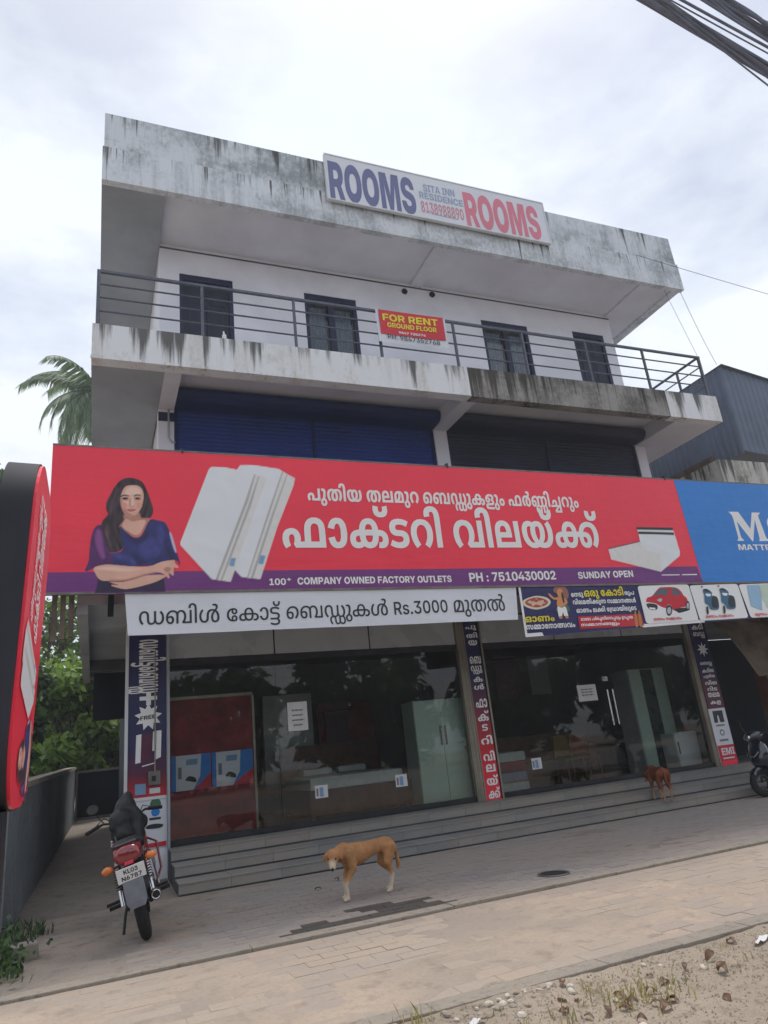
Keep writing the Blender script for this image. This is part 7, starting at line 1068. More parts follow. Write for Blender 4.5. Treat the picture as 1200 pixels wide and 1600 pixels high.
pm = Matrix.Translation((0, -.325, .615)) @ Matrix.Rotation(math.radians(14), 4, 'X')
b = MB().box(-.12, .12, -.004, .004, -.062, .062, .003); b.v = [tuple(pm @ Vector(v)) for v in b.v]; pb_ = b.build('number_plate', M['whiteplast'], MC)
for s, z, x0, x1 in (('KL03', .008, -.06, .06), ('N6787', -.046, -.085, .085)): letters('lettering', ('lat', s, x0, z, x1, z, .038, 'ink'), ink, lambda x, z: tuple(pm @ Vector((x, -.0055, z))), pb_)
# tail: cowl, lamp, reflector, indicators, grab rail
def ring(y, z, w, h, n=14, p=2.6):
    o = []
    for i in range(n):
        a = 2*math.pi*i/n; c, s = math.cos(a), math.sin(a)
        o.append((w*math.copysign(abs(c)**(2/p), c), y, z+h*math.copysign(abs(s)**(2/p), s)))
    return o
MB().rings([ring(-.27, .77, .10, .075), ring(-.20, .775, .125, .09), ring(-.05, .765, .128, .095), ring(.2, .75, .125, .09), ring(.42, .70, .12, .10), ring(.50, .68, .09, .08)]).build('tail_cowl', M['redpaint'], MC, 'all')
MB().rings([ring(-.318, .765, .08, .05), ring(-.30, .765, .108, .075), ring(-.268, .77, .112, .08)]).build('tail_lamp', M['redlens'], MC, 'all')
MB().box(-.038, .038, -.318, -.30, .686, .716, .004).build('reflector', M['pink'], MC)
for sx in (-1, 1):
    b = MB().tube([(sx*.07, -.22, .70), (sx*.15, -.235, .69)], .010, 8); st_ = b.build('indicator_stalk', M['black'], MC, True)
    MB().ball((sx*.185, -.24, .69), (.052, .030, .034), 14, 8).build('indicator_lens', M['orange'], st_, 'all')
    # twin shock: chrome body, black spring
    s0, s1 = Vector((sx*.135, -.02, .34)), Vector((sx*.135, .07, .66))
    sb = MB().tube([s0, s0.lerp(s1, .45)], .020, 12); sb = sb.build('shock_absorber', M['chrome'], MC, True)
    pts = [s0.lerp(s1, .40+.55*i/90)+Vector((.027*math.cos(i*.55), .027*math.sin(i*.55), 0)) for i in range(91)]
    MB().tube(pts, .0055, 5).build('spring', M['chrome'] if sx > 0 else M['black'], sb, True)
    MB().tube([(sx*.10, 0, .30), (sx*.10, .42, .34)], .020, 10).build('swing_arm', M['black'], MC, True)
    MB().rings([[(sx*(.12+o), y, z+q) for o, q in ((0, -h), (.03, -h), (.035, 0), (.03, h), (0, h), (-.01, 0))] for y, z, h in ((.18, .60, .03), (.30, .60, .09), (.46, .59, .10), (.56, .58, .04))]).build('side_panel', M['redpaint'], MC, True)
    MB().tube([(sx*.10, 1.25, .30), (sx*.10, 1.02, .92)], [.024, .019], 12).build('front_fork', M['chrome'], MC, True)
    MB().tube([(sx*.06, .42, .31), (sx*.25, .42, .30)], .009, 8).build('peg_stem', M['greymetal'], MC)
    MB().tube([(sx*.17, .42, .30), (sx*.28, .42, .30)], .018, 10).build('foot_peg', M['rubber'], MC, True)
    MB().tube([(sx*.13, .12, .40), (sx*.15, .05, .385), (sx*.27, .04, .385)], .014, 8).build('rear_foot_peg', M['rubber'], MC, True)
gr = MB().tube([(-.11, .12, .83), (-.125, -.12, .855), (-.09, -.25, .86), (.09, -.25, .86), (.125, -.12, .855), (.11, .12, .83)], .011, 8); gr.build('grab_rail', M['greymetal'], MC, True)
MB().rings([ring(-.24, .845, .07, .02), ring(-.18, .85, .115, .035), ring(0, .845, .125, .045), ring(.25, .825, .13, .045), ring(.45, .80, .12, .045), ring(.60, .79, .085, .035), ring(.66, .80, .05, .02)]).build('seat', M['cover'], MC, 'all')
MB().rings([ring(.56, .83, .06, .03), ring(.62, .85, .12, .075), ring(.74, .885, .155, .105), ring(.88, .90, .16, .11), ring(.98, .905, .13, .085), ring(1.03, .905, .07, .04)]).build('fuel_tank', M['tank'], MC, 'all')
b = MB().box(-.11, .11, .50, .80, .26, .50, .03); b.box(-.08, .08, .62, .76, .50, .70, .01)
for k in range(6): b.box(-.10, .10, .60, .78, .52+.03*k, .532+.03*k)
b.tube([(-.15, .60, .36), (.16, .60, .36)], .085, 16); b.build('engine', M['greymetal'], MC, True)
b = MB().tube([(0, 1.02, .86), (0, .86, .80), (0, .82, .40)], .026, 8); b.tube([(0, .98, .80), (0, .55, .76), (0, .20, .72)], .024, 8); b.tube([(0, .42, .34), (0, .40, .72)], .024, 8); b.build('frame', M['black'], MC, True)
mf = MB().tube([(.155, -.22, .36), (.155, -.20, .358), (.15, .05, .335), (.145, .25, .315), (.13, .34, .31)], [.040, .047, .050, .048, .022], 16); mf = mf.build('muffler', M['greymetal'], MC, True)
b = MB().torus((0, 0, 0), .036, .006, 'Z', 20, 8); b.v = [(.155+x, -.222+z, .36+y) for x, y, z in b.v]; b.build('muffler_rim', M['chrome'], mf, True)
b = MB(); b.prism([(.155+.033*math.cos(t*math.pi/8), .36+.033*math.sin(t*math.pi/8)) for t in range(16)], -.2235, -.221, 'Y'); b.build('muffler_opening', M['rubber'], mf)
MB().tube([(.13, .34, .31), (.11, .55, .28), (.08, .80, .34), (.04, .86, .50)], .020, 10).build('exhaust_pipe', M['chrome'], MC, True)
b = MB().tube([(.155, .70, .32), (.24, .74, .45), (.25, .80, .70), (.14, .90, .78)], .012, 8); b.build('crash_guard', M['redpaint'], MC, True)
b = MB().tube([(.17, .10, .36), (.20, -.02, .48), (.20, .10, .64), (.18, .34, .68), (.19, .38, .36), (.17, .10, .36)], .008, 6); b.build('saree_guard', M['chrome'], MC, True)
# front end
MB().ball((0, 1.12, .90), (.095, .08, .10), 16, 10).build('headlamp', M['black'], MC, 'all')
hb = MB().tube([(-.36, .90, 1.0), (-.22, .97, 1.03), (-.08, 1.02, .99), (.08, 1.02, .99), (.22, .97, 1.03), (.36, .90, 1.0)], .012, 10).build('handlebar', M['black'], MC, True)
for sx in (-1, 1):
    MB().tube([(sx*.25, .955, 1.025), (sx*.38, .89, .995)], .019, 10).build('grip', M['rubber'], hb, True)
    MB().tube([(sx*.22, 1.0, 1.02), (sx*.37, .96, .99)], .007, 6).build('lever', M['greymetal'], hb, True)
    if sx > 0: continue
    ms_ = MB().tube([(sx*.20, .98, 1.03), (sx*.24, 1.0, 1.10), (sx*.27, .98, 1.165)], .006, 6).build('mirror_stem', M['black'], hb, True)
    MB().ball((sx*.28, .985, 1.20), (.062, .016, .050), 16, 8).build('mirror_housing', M['black'], hb, 'all')
    b = MB(); b.add([(sx*.28+.054*math.cos(k*math.pi/10), .966, 1.20+.042*math.sin(k*math.pi/10)) for k in range(20)], [tuple(range(20))]); b.build('mirror_glass', M['mirrordark'], hb)
MB().tube([(-.10, .45, .34), (-.165, .43, .18), (-.21, .40, .045)], .013, 8).build('side_stand', M['black'], MC, True)
MB().box(-.245, -.19, .385, .425, .035, .05, .004).build('stand_foot', M['black'], MC)
b = MB().tube([(-.14, .62, .31), (-.20, .62, .31), (-.20, .75, .30)], .010, 8); b.tube([(-.23, .75, .30), (-.16, .75, .30)], .014, 8); b.build('gear_lever', M['greymetal'], MC, True)

b = MB().tube([(.055, .02, .345), (.055, .40, .375)], .022, 8); b.tube([(.055, .02, .255), (.055, .40, .30)], .018, 8); b.box(.04, .07, .05, .40, .262, .365); b.build('chain_cover', M['black'], MC, True)
for k, P in enumerate(([(-.34, .92, 1.0), (-.2, 1.12, 1.08), (-.05, 1.14, .92), (-.03, 1.0, .72)], [(.34, .92, 1.0), (.2, 1.14, 1.07), (.06, 1.16, .90), (.05, 1.0, .70)], [(.14, .62, .30), (.17, .3, .34), (.12, .05, .30)])): MB().tube(P, .005, 6).build('control_cable', M['black'], MC, True)
for sx in (-1, 1): MB().rings([[(sx*(.145+o), y, z+q) for o, q in ((0, -h), (.022, -h), (.026, 0), (.022, h), (0, h), (-.01, 0))] for y, z, h in ((.62, .74, .05), (.74, .74, .10), (.90, .76, .11), (1.0, .80, .05))]).build('tank_shroud', M['redpaint'], MC, True)
def lump(name, balls, m, parent=None, vox=.012, it=6):
    """one continuous surface from overlapping capsules (voxel remesh, smoothed)"""
    mb = MB()
    for q in balls:
        if len(q) == 2: mb.ball(q[0], q[1], 14, 10)
        elif len(q) == 3: mb.ball(q[0], q[1], 14, 10, q[2])
        else: mb.capsule(*q)
    o = mb.build(name, m, None)
    md = o.modifiers.new('r', 'REMESH'); md.mode = 'VOXEL'; md.voxel_size = vox; md.use_smooth_shade = True
    ms = o.modifiers.new('s', 'SMOOTH'); ms.iterations = it; ms.factor = .5
    dg = bpy.context.evaluated_depsgraph_get(); me = bpy.data.meshes.new_from_object(o.evaluated_get(dg)); me.name = name
    bpy.data.objects.remove(o); me.materials.clear(); me.materials.append(m)
    me.polygons.foreach_set('use_smooth', [True]*len(me.polygons))
    r = link(name, me, parent); return r
cv = lump('rain_cover', [((.27,8.16,.97),(.12,.15,.13)), ((.31,8.3,1.08),(.11,.13,.12)), ((.33,8.34,1.17),(.065,.09,.08)), ((.37,8.25,.98),(.12,.14,.13)), ((.40,8.2,.86),(.10,.12,.11)), ((.30,8.08,.86),(.10,.13,.09)), ((.47,8.3,.95),(.07,.09,.08)), ((.42,8.12,.78),(.07,.09,.1)), ((.46,8.2,.80),(.05,.07,.1))], M['cover'], None, .02, 4)
for v in cv.data.vertices:
    n = mnoise.noise(v.co*9)*.020 + mnoise.noise(v.co*23)*.008; v.co += v.normal*n
tag(cv, 'crumpled black rain cover bundled over the motorcycle tank and handlebar', 'cover')

# ------------------------------------------------------------------ scooter standing at the right edge (front towards the left)
SCO = thing('scooter', 'glossy blue black scooter standing at the right edge before the steps', 'scooter', (10.22, 9.22, 0), local=True, rot=(0, math.radians(4), math.radians(90-8)))
def put(mb, name, m, sm=True): return mb.build(name, m, SCO, sm)
for y in (0., -1.22):
    wh = put(MB().torus((0, y, .22), .17, .05, 'X', 32, 10), 'tyre', M['rubber'], 'all')
    MB().torus((0, y, .22), .12, .02, 'X', 24, 8, 2).build('rim', M['greymetal'], wh, True)
put(arc_guard(0, .16, 20, 160, .07), 'front_mudguard', M['bluescoot'])
put(MB().tube([(0, 0, .22), (0, -.12, .62), (0, -.18, .95)], .022, 8), 'steering_column', M['black'])
R = [ring(.02, .52, .05, .05), ring(-.02, .60, .15, .14), ring(-.09, .68, .20, .22), ring(-.16, .60, .19, .26), ring(-.20, .5, .15, .2)]
put(MB().rings(R), 'front_apron', M['bluescoot'], 'all')
put(MB().rings([ring(.03, .93, .05, .035), ring(-.01, .94, .11, .07), ring(-.1, .95, .15, .085), ring(-.2, .96, .12, .06)]), 'head_cowl', M['bluescoot'], 'all')
put(MB().ball((0, .03, .93), (.075, .03, .05), 14, 8), 'headlamp', M['mirror'], 'all')
put(MB().tube([(-.14, .0, .70), (-.07, .055, .63), (.07, .055, .63), (.14, .0, .70)], .012, 8), 'trim_strip', M['chrome'])
hb2 = put(MB().tube([(-.34, -.26, 1.0), (-.15, -.16, .98), (.15, -.16, .98), (.34, -.26, 1.0)], .016, 8), 'handlebar', M['black'])
for sx in (-1, 1):
    MB().tube([(sx*.24, -.2, 1.0), (sx*.30, -.17, 1.10), (sx*.33, -.18, 1.17)], .006, 6).build('mirror_stem', M['black'], hb2, True)
    MB().ball((sx*.35, -.18, 1.20), (.06, .02, .042), 14, 8).build('mirror', M['black'], hb2, 'all')
put(MB().box(-.15, .15, -.62, -.2, .22, .28, .02), 'foot_board', M['black'])
put(MB().rings([ring(-.58, .45, .10, .17), ring(-.7, .52, .18, .2), ring(-1.0, .55, .2, .18), ring(-1.35, .62, .15, .12), ring(-1.5, .68, .06, .05)]), 'rear_body', M['bluescoot'], 'all')
put(MB().rings([ring(-.55, .72, .09, .03), ring(-.65, .74, .14, .045), ring(-1.0, .77, .15, .05), ring(-1.35, .79, .11, .04)]), 'seat', M['cover'], 'all')
put(MB().tube([(0, -.6, .3), (.06, -1.0, .28), (.06, -1.22, .22)], .06, 10), 'engine', M['greymetal'])

# ------------------------------------------------------------------ dogs
def dog_mat(name, tan, pale, zpale):
    t = NT(name); P = t.n('TexCoord').outputs['Object']; sx = t.n('SeparateXYZ'); t.l(P, sx.inputs[0]); at = t.n('Attribute', attribute_name='pale')
    f = t.noise(t.pos((14, 14, 14), True), 1.0, 6, .6); hair = t.noise(t.pos((60, 60, 160), True), 2, 4)
    a = t.math('ADD', at.outputs['Fac'], t.math('MULTIPLY', t.math('SUBTRACT', f, .5), .5))
    c = t.mix(t.ramp(f, .3, .7), tan, tuple(v*.72 for v in tan[:3])+(1,)); c = t.mix(t.ramp(a, .25, .75), c, pale); c = t.mix(t.math('MULTIPLY', t.ramp(hair, .4, .8), .25), c, tuple(v*.6 for v in tan[:3])+(1,))
    t.l(c, t.b.inputs['Base Color']); t.b.inputs['Roughness'].default_value = .8; t.b.inputs['Specular IOR Level'].default_value = .2; t.bump(hair, .3, .004); return t.m
def make_dog(name, label, loc, rz, m, head, hrot, legs, tail_):
    """x forward, z up. trunk, neck, head, four jointed legs and tail as one surface"""
    D_ = thing(name, label, 'dog', loc, local=True, rot=(0, 0, rz))
    prof = [(.25,.425,.060,.080), (.20,.415,.074,.105), (.12,.402,.081,.116), (.02,.410,.076,.102), (-.08,.432,.068,.080), (-.18,.446,.064,.068), (-.26,.446,.072,.078), (-.32,.432,.062,.074)]
    q = []
    for (xa, za, wa, ha), (xb, zb, wb, hb_) in zip(prof, prof[1:]):
        for k in range(5):
            u = k/5; q.append(((xa+(xb-xa)*u, 0, za+(zb-za)*u), (.055, wa+(wb-wa)*u, ha+(hb_-ha)*u)))
    q += [
         ((.23,0,.43),(.23,0,.47),.07,.06)]
    n0 = Vector((.22,0,.46)); H = Vector(head)
    q.append((n0, H, .075, .052))
    R_ = Matrix.Rotation(hrot[1], 3, 'Z') @ Matrix.Rotation(hrot[0], 3, 'Y')
    f = lambda x, y, z: H + R_ @ Vector((x, y, z))
    q += [(f(0,0,0), (.072,.069,.066), R_), (f(.04,0,-.004), (.052,.055,.048), R_), (f(.03,0,-.01), f(.112,0,-.020), .046, .031), (f(.03,0,-.025), f(.098,0,-.036), .031, .022)]
    for sy in (-1, 1):
        q.append((f(-.010, sy*.076, -.012), (.030, .012, .060), R_ @ Matrix.Rotation(sy*math.radians(24), 3, 'X')))
    for sy, (fx, hx) in zip((-1, 1), legs):
        y = .062*sy
        # front: shoulder, elbow, wrist, paw
        q += [((.19,y*.85,.42),(.16,y*1.05,.29),.060,.040), ((.16,y*1.05,.29),(fx+.015,y,.15),.036,.024), ((fx+.015,y,.15),(fx,y,.04),.023,.018), ((fx,y,.028),(fx+.038,y,.020),.023,.019)]
        # hind: hip, knee forward, hock back, shank, paw
        q += [((-.29,y*.8,.42),(-.24,y*1.1,.29),.072,.046), ((-.24,y*1.1,.285),(hx-.055,y,.165),.042,.022), ((hx-.055,y,.165),(hx-.02,y,.04),.021,.017), ((hx-.02,y,.027),(hx+.022,y,.019),.022,.018)]
    for a, b_ in zip(tail_, tail_[1:]): q.append((a, b_, .022, .018))
    body = lump('body', q, m, D_, .0095, 7)
    at = body.data.attributes.new('pale', 'FLOAT', 'POINT'); vals = []
    for v in body.data.vertices:
        p = v.co; z = p.z; k = max(0, min(1, (.27-z)/.18)) if p.x < .34 else 0
        d = (R_.transposed() @ (p-H))
        if d.x > .02 and abs(d.y) < .06 and d.length < .2: k = max(k, min(1, max(0, d.x-.035)/.06)*.75)
        if z < .36 and abs(p.y) < .03 and z > .28 and p.x > -.2: k = max(k, .45)
        vals.append(k)
    at.data.foreach_set('value', vals)
    # short coat: fine blades lying back along the body
    me = body.data; r = random.Random(3); V = []; F = []; T = []; tot = [p for p in me.polygons]
    for k in range(15000):
        p = tot[r.randrange(len(tot))]; c = p.center.copy(); n = p.normal; g = Vector((-1, 0, -.55)); g = (g-n*g.dot(n)); 
        if g.length < .05: continue
        g.normalize(); ln = r.uniform(.009, .020)*(.6 if c.z < .22 else 1); sd = n.cross(g)*.0016; d = g*ln*.9+n*ln*r.uniform(.15, .42)+sd*r.uniform(-2, 2); i0 = len(V)
        V += [c-sd, c+sd, c+d]; F.append((i0, i0+1, i0+2)); kk = vals[p.vertices[0]]; T += [kk, kk, kk]
    fm = bpy.data.meshes.new('fur'); fm.from_pydata(V, [], F); fm.materials.append(m); fo = link('fur', fm, D_); fa = fm.attributes.new('pale', 'FLOAT', 'POINT'); fa.data.foreach_set('value', T)
    nb = MB().ball(f(.143, 0, -.016), (.014, .018, .015), 10, 8, R_); nb.build('nose', M['black'], D_, 'all')
    for sy in (-1, 1): MB().ball(f(.054, sy*.036, .024), .011, 10, 8).build('eye', M['black'], D_, 'all')
    return D_
tanm = dog_mat('tan_fur', srgb(188, 138, 94), srgb(212, 194, 172), .2); redm = dog_mat('red_fur', srgb(140, 82, 56), srgb(170, 138, 112), .2)
make_dog('dog', 'tan street dog with pale legs standing on the grey pavers, head lowered', (2.60, 7.53, 0), math.radians(180+8), tanm, (.385, .075, .435), (math.radians(42), math.radians(62)), ((.19, -.30), (.235, -.24)), [(-.35,0,.44), (-.385,.005,.37), (-.40,.01,.28), (-.395,.01,.20)])
make_dog('dog', 'reddish brown dog standing on the steps before the right hand shop', (8.52, 9.72, .14), math.radians(66), redm, (.38, .03, .40), (math.radians(48), math.radians(20)), ((.20, -.28), (.17, -.31)), [(-.35,0,.45), (-.39,.0,.38), (-.40,.0,.29)])

# ------------------------------------------------------------------ goods inside the shop, seen through the glass
t = thing('wardrobe', 'pale green white two door wardrobe behind the left shop glass', 'wardrobe', (5.48, 11.4, .42))
MB().box(4.98, 5.97, 11.22, 11.7, .421, 2.10).build('carcass', M['greenwhite'], t)
for a, c in ((4.985, 5.47), (5.478, 5.965)):
    d = MB().box(a, c, 11.195, 11.216, .46, 2.09, .003).build('wardrobe_door', M['greenwhite'], t)
    hx = 5.43 if a < 5.2 else 5.52
    MB().box(hx-.012, hx+.012, 11.16, 11.19, 1.35, 1.66).build('handle', M['black'], d)
t = thing('wardrobe', 'tall white wardrobe at the right of the right hand shop', 'wardrobe', (10.4, 11.9, .42))
MB().box(10.05, 10.98, 11.7, 12.2, .421, 2.4).build('carcass', M['whitepaint'], t)
for k in range(3): MB().box(10.06+.305*k, 10.06+.305*k+.298, 11.675, 11.697, .46, 2.38, .003).build('wardrobe_door', M['mirrordark'] if k == 1 else M['greenwhite'], t)
t = thing('bedside_cabinet', 'small white cabinet on the floor by the right shop glass', 'cabinet', (10.8, 11.4, .42))
MB().box(10.50, 11.08, 11.3, 11.65, .421, 1.09).build('carcass', M['whitepaint'], t)
MB().box(10.51, 11.07, 11.277, 11.297, .46, 1.08, .003).build('cabinet_door', M['whitepaint'], t); MB().box(10.55, 10.565, 11.255, 11.275, .70, .92).build('handle', M['black'], t)
t = thing('bed', 'brown wooden bed with pale mattress behind the left shop glass', 'bed', (4, 12, .42))
MB().box(3.2, 5.0, 11.6, 13.4, .50, .86).build('bed_base', M['brownwood'], t); MB().box(3.22, 4.85, 11.62, 13.3, .862, 1.06, .04).build('mattress', M['mattress'], t, True); MB().box(3.2, 5.0, 13.41, 13.5, .421, 1.6).build('headboard', M['brownwood'], t)
for x in (3.25, 4.9):
    for y in (11.65, 13.3): MB().box(x-.03, x+.03, y-.03, y+.03, .421, .499).build('leg', M['brownwood'], t)
for x in (3.45, 4.1): tag(MB().box(x, x+.55, 12.85, 13.22, 1.065, 1.18, .05).build('pillow', M['mattress'], None, True), 'pale pillow %s side of the bed head behind the left shop glass' % ('on the left' if x < 4 else 'on the right'), 'pillow')
t = thing('sofa', 'brown sofa standing in the middle of the right hand shop', 'sofa', (8.2, 12.6, .42))
MB().box(7.3, 9.2, 12.3, 13.0, .55, .85, .05).build('seat', M['brownwood'], t, True); MB().box(7.3, 9.2, 13.01, 13.25, .55, 1.35, .06).build('backrest', M['brownwood'], t, True)
for x in (7.1, 9.21): MB().box(x, x+.19, 12.3, 13.2, .55, 1.08, .05).build('armrest', M['brownwood'], t, True)
for x in (7.4, 9.1):
    for y in (12.4, 13.1): MB().box(x-.03, x+.03, y-.03, y+.03, .421, .549).build('leg', M['black'], t)
t = thing('leaning_mattress', 'white mattress leaning on a red panel inside the left shop', 'mattress', (3.3, 13.9, .42))
b = MB().box(3.0, 4.0, 13.9, 14.1, .9, 2.6, .04); b.build('mattress_cover', M['mattress'], t, True)
tag(MB().box(4.2, 5.4, 14.2, 14.3, .43, 2.4).build('red_panel', M['redcloth'], None), 'tall red display panel at the back of the left shop', 'panel')
for i, (x, z0, z1, y, m, lab) in enumerate(((2.45, .43, 2.25, 14.3, 'brownwood', 'tall brown wardrobe at the back left of the left shop'), (6.4, .43, 2.3, 13.6, 'brownwood', 'tall brown wardrobe against the partition of the right shop'), (7.45, .43, 2.2, 14.4, 'navy', 'dark blue wardrobe at the back of the right shop'))):
    t = thing('wardrobe', lab, 'wardrobe', (x+.45, y, .43)); MB().box(x, x+.9, y, y+.5, z0, z1).build('carcass', M[m], t)
    for k in range(2):
        d = MB().box(x+.005+.448*k, x+.445+.448*k, y-.022, y-.002, z0+.05, z1-.02, .003).build('wardrobe_door', M[m], t); MB().box(x+.40+.09*k, x+.415+.09*k, y-.05, y-.024, 1.2, 1.45).build('handle', M['chrome'], d)
t = thing('mattress_stack', 'stack of plastic wrapped mattresses in the right shop left of the door', 'mattress stack', (7.0, 12.0, .43))
for k in range(4): MB().box(6.35+.03*RND.random(), 7.2+.03*RND.random(), 11.5, 13.2, .43+.17*k, .59+.17*k, .035).build('mattress', M[('mattress', 'curtain', 'redcloth', 'mattress')[k]], t, True)
for x, y, m, lab in ((8.5, 12.0, 'yellowplast', 'yellow plastic chair'), (8.95, 12.1, 'orangeplast', 'orange plastic chair')):
    t = thing('plastic_chair', lab + ' near the glass door of the right shop', 'chair', (x, y, .42))
    MB().box(x-.21, x+.21, y-.2, y+.2, .82, .85, .01).build('seat', M[m], t); MB().box(x-.2, x+.2, y+.2, y+.23, .9, 1.28, .01).build('backrest', M[m], t)
    for sx in (-1, 1):
        for sy in (-1, 1): MB().tube([(x+sx*.18, y+sy*.17, .84 if sy < 0 else 1.25), (x+sx*.2, y+sy*.19, .425)], .016, 6).build('leg', M[m], t)
for x, z0, z1, y, c, lab in ((7.75, 2.1, 2.95, 13.0, 'strip_plum', 'red hanging poster high inside the right shop'), (8.7, 2.15, 2.95, 13.2, 'grey', 'pale hanging poster high inside the right shop, beside the red one'), (4.3, 1.3, 2.2, 14.1, 'strip_plum', 'dark red framed poster on the back wall of the left shop')):
    t = thing('poster', lab, 'poster', (x, y, z0)); MB().box(x, x+.5, y, y+.012, z0, z1).build('poster_sheet', ink(c), t)
    MB().tube([(x-.01, y+.006, z1+.01), (x+.51, y+.006, z1+.01)], .012, 6).build('hanging_rod', M['alu'], t)
for i, (x, y) in enumerate(((2.2, 12.2), (4.4, 12.4), (7.6, 12.4), (9.6, 12.6))):
    t = thing('ceiling_lamp', 'small round unlit ceiling lamp, number %s from the left' % ('one', 'two', 'three', 'four')[i], 'lamp', (x, y, 3.3)); MB().torus((x, y, 3.285), .09, .012, 'Z', 20, 6).build('rim', M['whitepaint'], t, True)
    MB().prism([(x+.085*math.cos(k*math.pi/10), y+.085*math.sin(k*math.pi/10)) for k in range(20)], 3.27, 3.295, 'Z').build('lens', M['whiteplast'], t)
SH = thing('sheet_screen', 'dark red sheet with two blue and white posters behind the first glass pane', 'screen', (1.6, 11.05, .42))
MB().box(1.01, 2.21, 11.03, 11.05, .50, 2.38).build('sheet', M['redcloth'], SH)
b = MB().box(1.0, 2.23, 11.02, 11.06, 2.385, 2.43); b.box(2.215, 2.25, 11.02, 11.06, .47, 2.384); b.build('screen_frame', M['alu'], SH)
for k, (x0, x1) in enumerate(((1.03, 1.58), (1.60, 2.20))):
    po = thing('poster', 'blue, white and red product poster on the red sheet, %s one' % ('left' if k == 0 else 'right'), 'poster', (x0, 11.02, 1.1), 'product posters on the red sheet')
    picture('poster_print', [('blue', 0, [(x0, 1.12), (x1, 1.12), (x1, 1.60), (x0, 1.60)]), ('red', 0, [(x0+.3, 1.121), (x1, 1.121), (x1, 1.33), (x0+.42, 1.22)]), ('panel_white', 0, [(x0+.06, 1.121), (x0+.30, 1.121), (x0+.40, 1.30), (x0+.42, 1.598), (x0+.06, 1.598)]), ('tag_blue', 0, [(x0+.2, 1.46), (x0+.36, 1.46), (x0+.37, 1.54), (x0+.21, 1.54)]), ('grey', 0, [(x0+.09, 1.28), (x0+.14, 1.28), (x0+.14, 1.44), (x0+.09, 1.44)]), ('car_dark', 1, [(x0+.19, 1.26), (x0+.25, 1.24), (x0+.34, 1.22), (x0+.33, 1.28), (x0+.24, 1.31)])], ink, on(11.029), po)
for x0, x1, z0, z1, lab in ((2.745, 3.06, 1.79, 2.22, 'white paper notice with handwriting taped to the left shop glass'), (8.18, 8.60, 1.83, 2.12, 'white paper notice taped beside the door of the right shop')):
    no = thing('paper_notice', lab, 'notice', (x0, 10.93, z0))
    MB().box(x0, x1, 10.930, 10.934, z0, z1).build('sheet', M['paper'], no)
    ls = []
    for k in range(4 if x1 < 5 else 3):
        zz = z1-(z1-z0)*(.30+.17*k); o = RND.uniform(.0, .03)
        n = 14; up = [(x0+.06+o+(x1-x0-.12-2*o)*i/n, zz+.012+.010*math.sin(i*2.1+k)) for i in range(n+1)]; dn = [(x, z-.014-.006*math.sin(i*1.3)) for i, (x, z) in enumerate(up)]
        ls.append(('ink', 0, up+dn[::-1]))
    picture('handwriting', ls, ink, on(10.9295), no, base=.001)
for x, z, lab in ((3.10, .79, 'lower left in the left shop window'), (4.42, .80, 'before the wardrobe in the left shop window'), (6.96, .79, 'low on the first pane of the right shop')):
    o = thing('price_sticker', 'small white price sticker ' + lab, 'sticker', (x, 10.93, z), 'price stickers on the shop glass')
    MB().box(x, x+.20, 10.930, 10.933, z, z+.18).build('sheet', M['paper'], o)
    picture('small_print', [('tag_blue', 0, [(x+.07, z+.02), (x+.13, z+.02), (x+.13, z+.15), (x+.07, z+.15)]), ('grey', 0, [(x+.02, z+.03), (x+.05, z+.03), (x+.05, z+.14), (x+.02, z+.14)])], ink, on(10.9295), o)
t = thing('switch_box', 'grey electric box with conduit on the left pillar banner', 'switch box', (.77, 10.84, 1.25))
MB().box(.70, .86, 10.79, 10.846, 1.25, 1.43, .006).build('box_body', M['steel'], t); MB().box(.745, .80, 10.775, 10.789, 1.30, 1.37, .006).build('socket', M['black'], t); MB().tube([(.79, 10.82, 1.43), (.79, 10.82, 3.1)], .010, 8).build('conduit', M['alu'], t)
for x, z, lab in ((.53, 1.14, 'pale blue'), (.72, 1.14, 'plain white')):
    o = thing('paper_label', lab + ' paper label stuck under the switch box', 'label', (x, 10.845, z)); MB().box(x, x+.14, 10.842, 10.846, z, z+(.14 if x < .6 else .07)).build('sheet', M['paper'] if x > .6 else ink('tag_blue'), o)
bt = thing('white_bottle', 'small white bottle lying on the left balcony ledge by the dark door', 'bottle', (1.73, 9.56, 7.71)); MB().tube([(1.73,9.56,7.712), (1.73,9.56,7.80), (1.725,9.56,7.83), (1.72,9.56,7.87)], [.035,.036,.014,.014], 10).build('bottle_body', M['whiteplast'], bt, True); MB().tube([(1.72,9.56,7.872), (1.718,9.56,7.89)], .017, 8).build('cap', M['black'], bt)

# ------------------------------------------------------------------ overhead cables
def sag(a, b_, s, n=24):
    a = Vector(a); b_ = Vector(b_); return [a.lerp(b_, i/n) - Vector((0, 0, s*4*(i/n)*(1-i/n))) for i in range(n+1)]
def wire(a, b_, r, s, lab, grp=None, nm='overhead_cable'):
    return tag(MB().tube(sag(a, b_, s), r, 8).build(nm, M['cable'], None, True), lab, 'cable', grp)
def bundle(a, b_, r, s, lab, grp):
    t = thing('cable_bundle', lab, 'cable', tuple(a), grp); base = sag(a, b_, s, 60)
    d = (Vector(b_)-Vector(a)).normalized(); u = d.orthogonal().normalized(); v = d.cross(u); q = random.Random(int(r*1000))
    for k in range(9):
        ph = q.uniform(0, 6.28); rr = r*q.uniform(.45, 1.0) if k else 0; tw = q.uniform(.05, .14); rs = r*q.uniform(.22, .36)
        MB().tube([p+(u*math.cos(ph+tw*i)+v*math.sin(ph+tw*i))*rr*(1+.12*math.sin(i*.4+k)) for i, p in enumerate(base)], rs, 7).build('cable_strand', M['cable'], t, True)
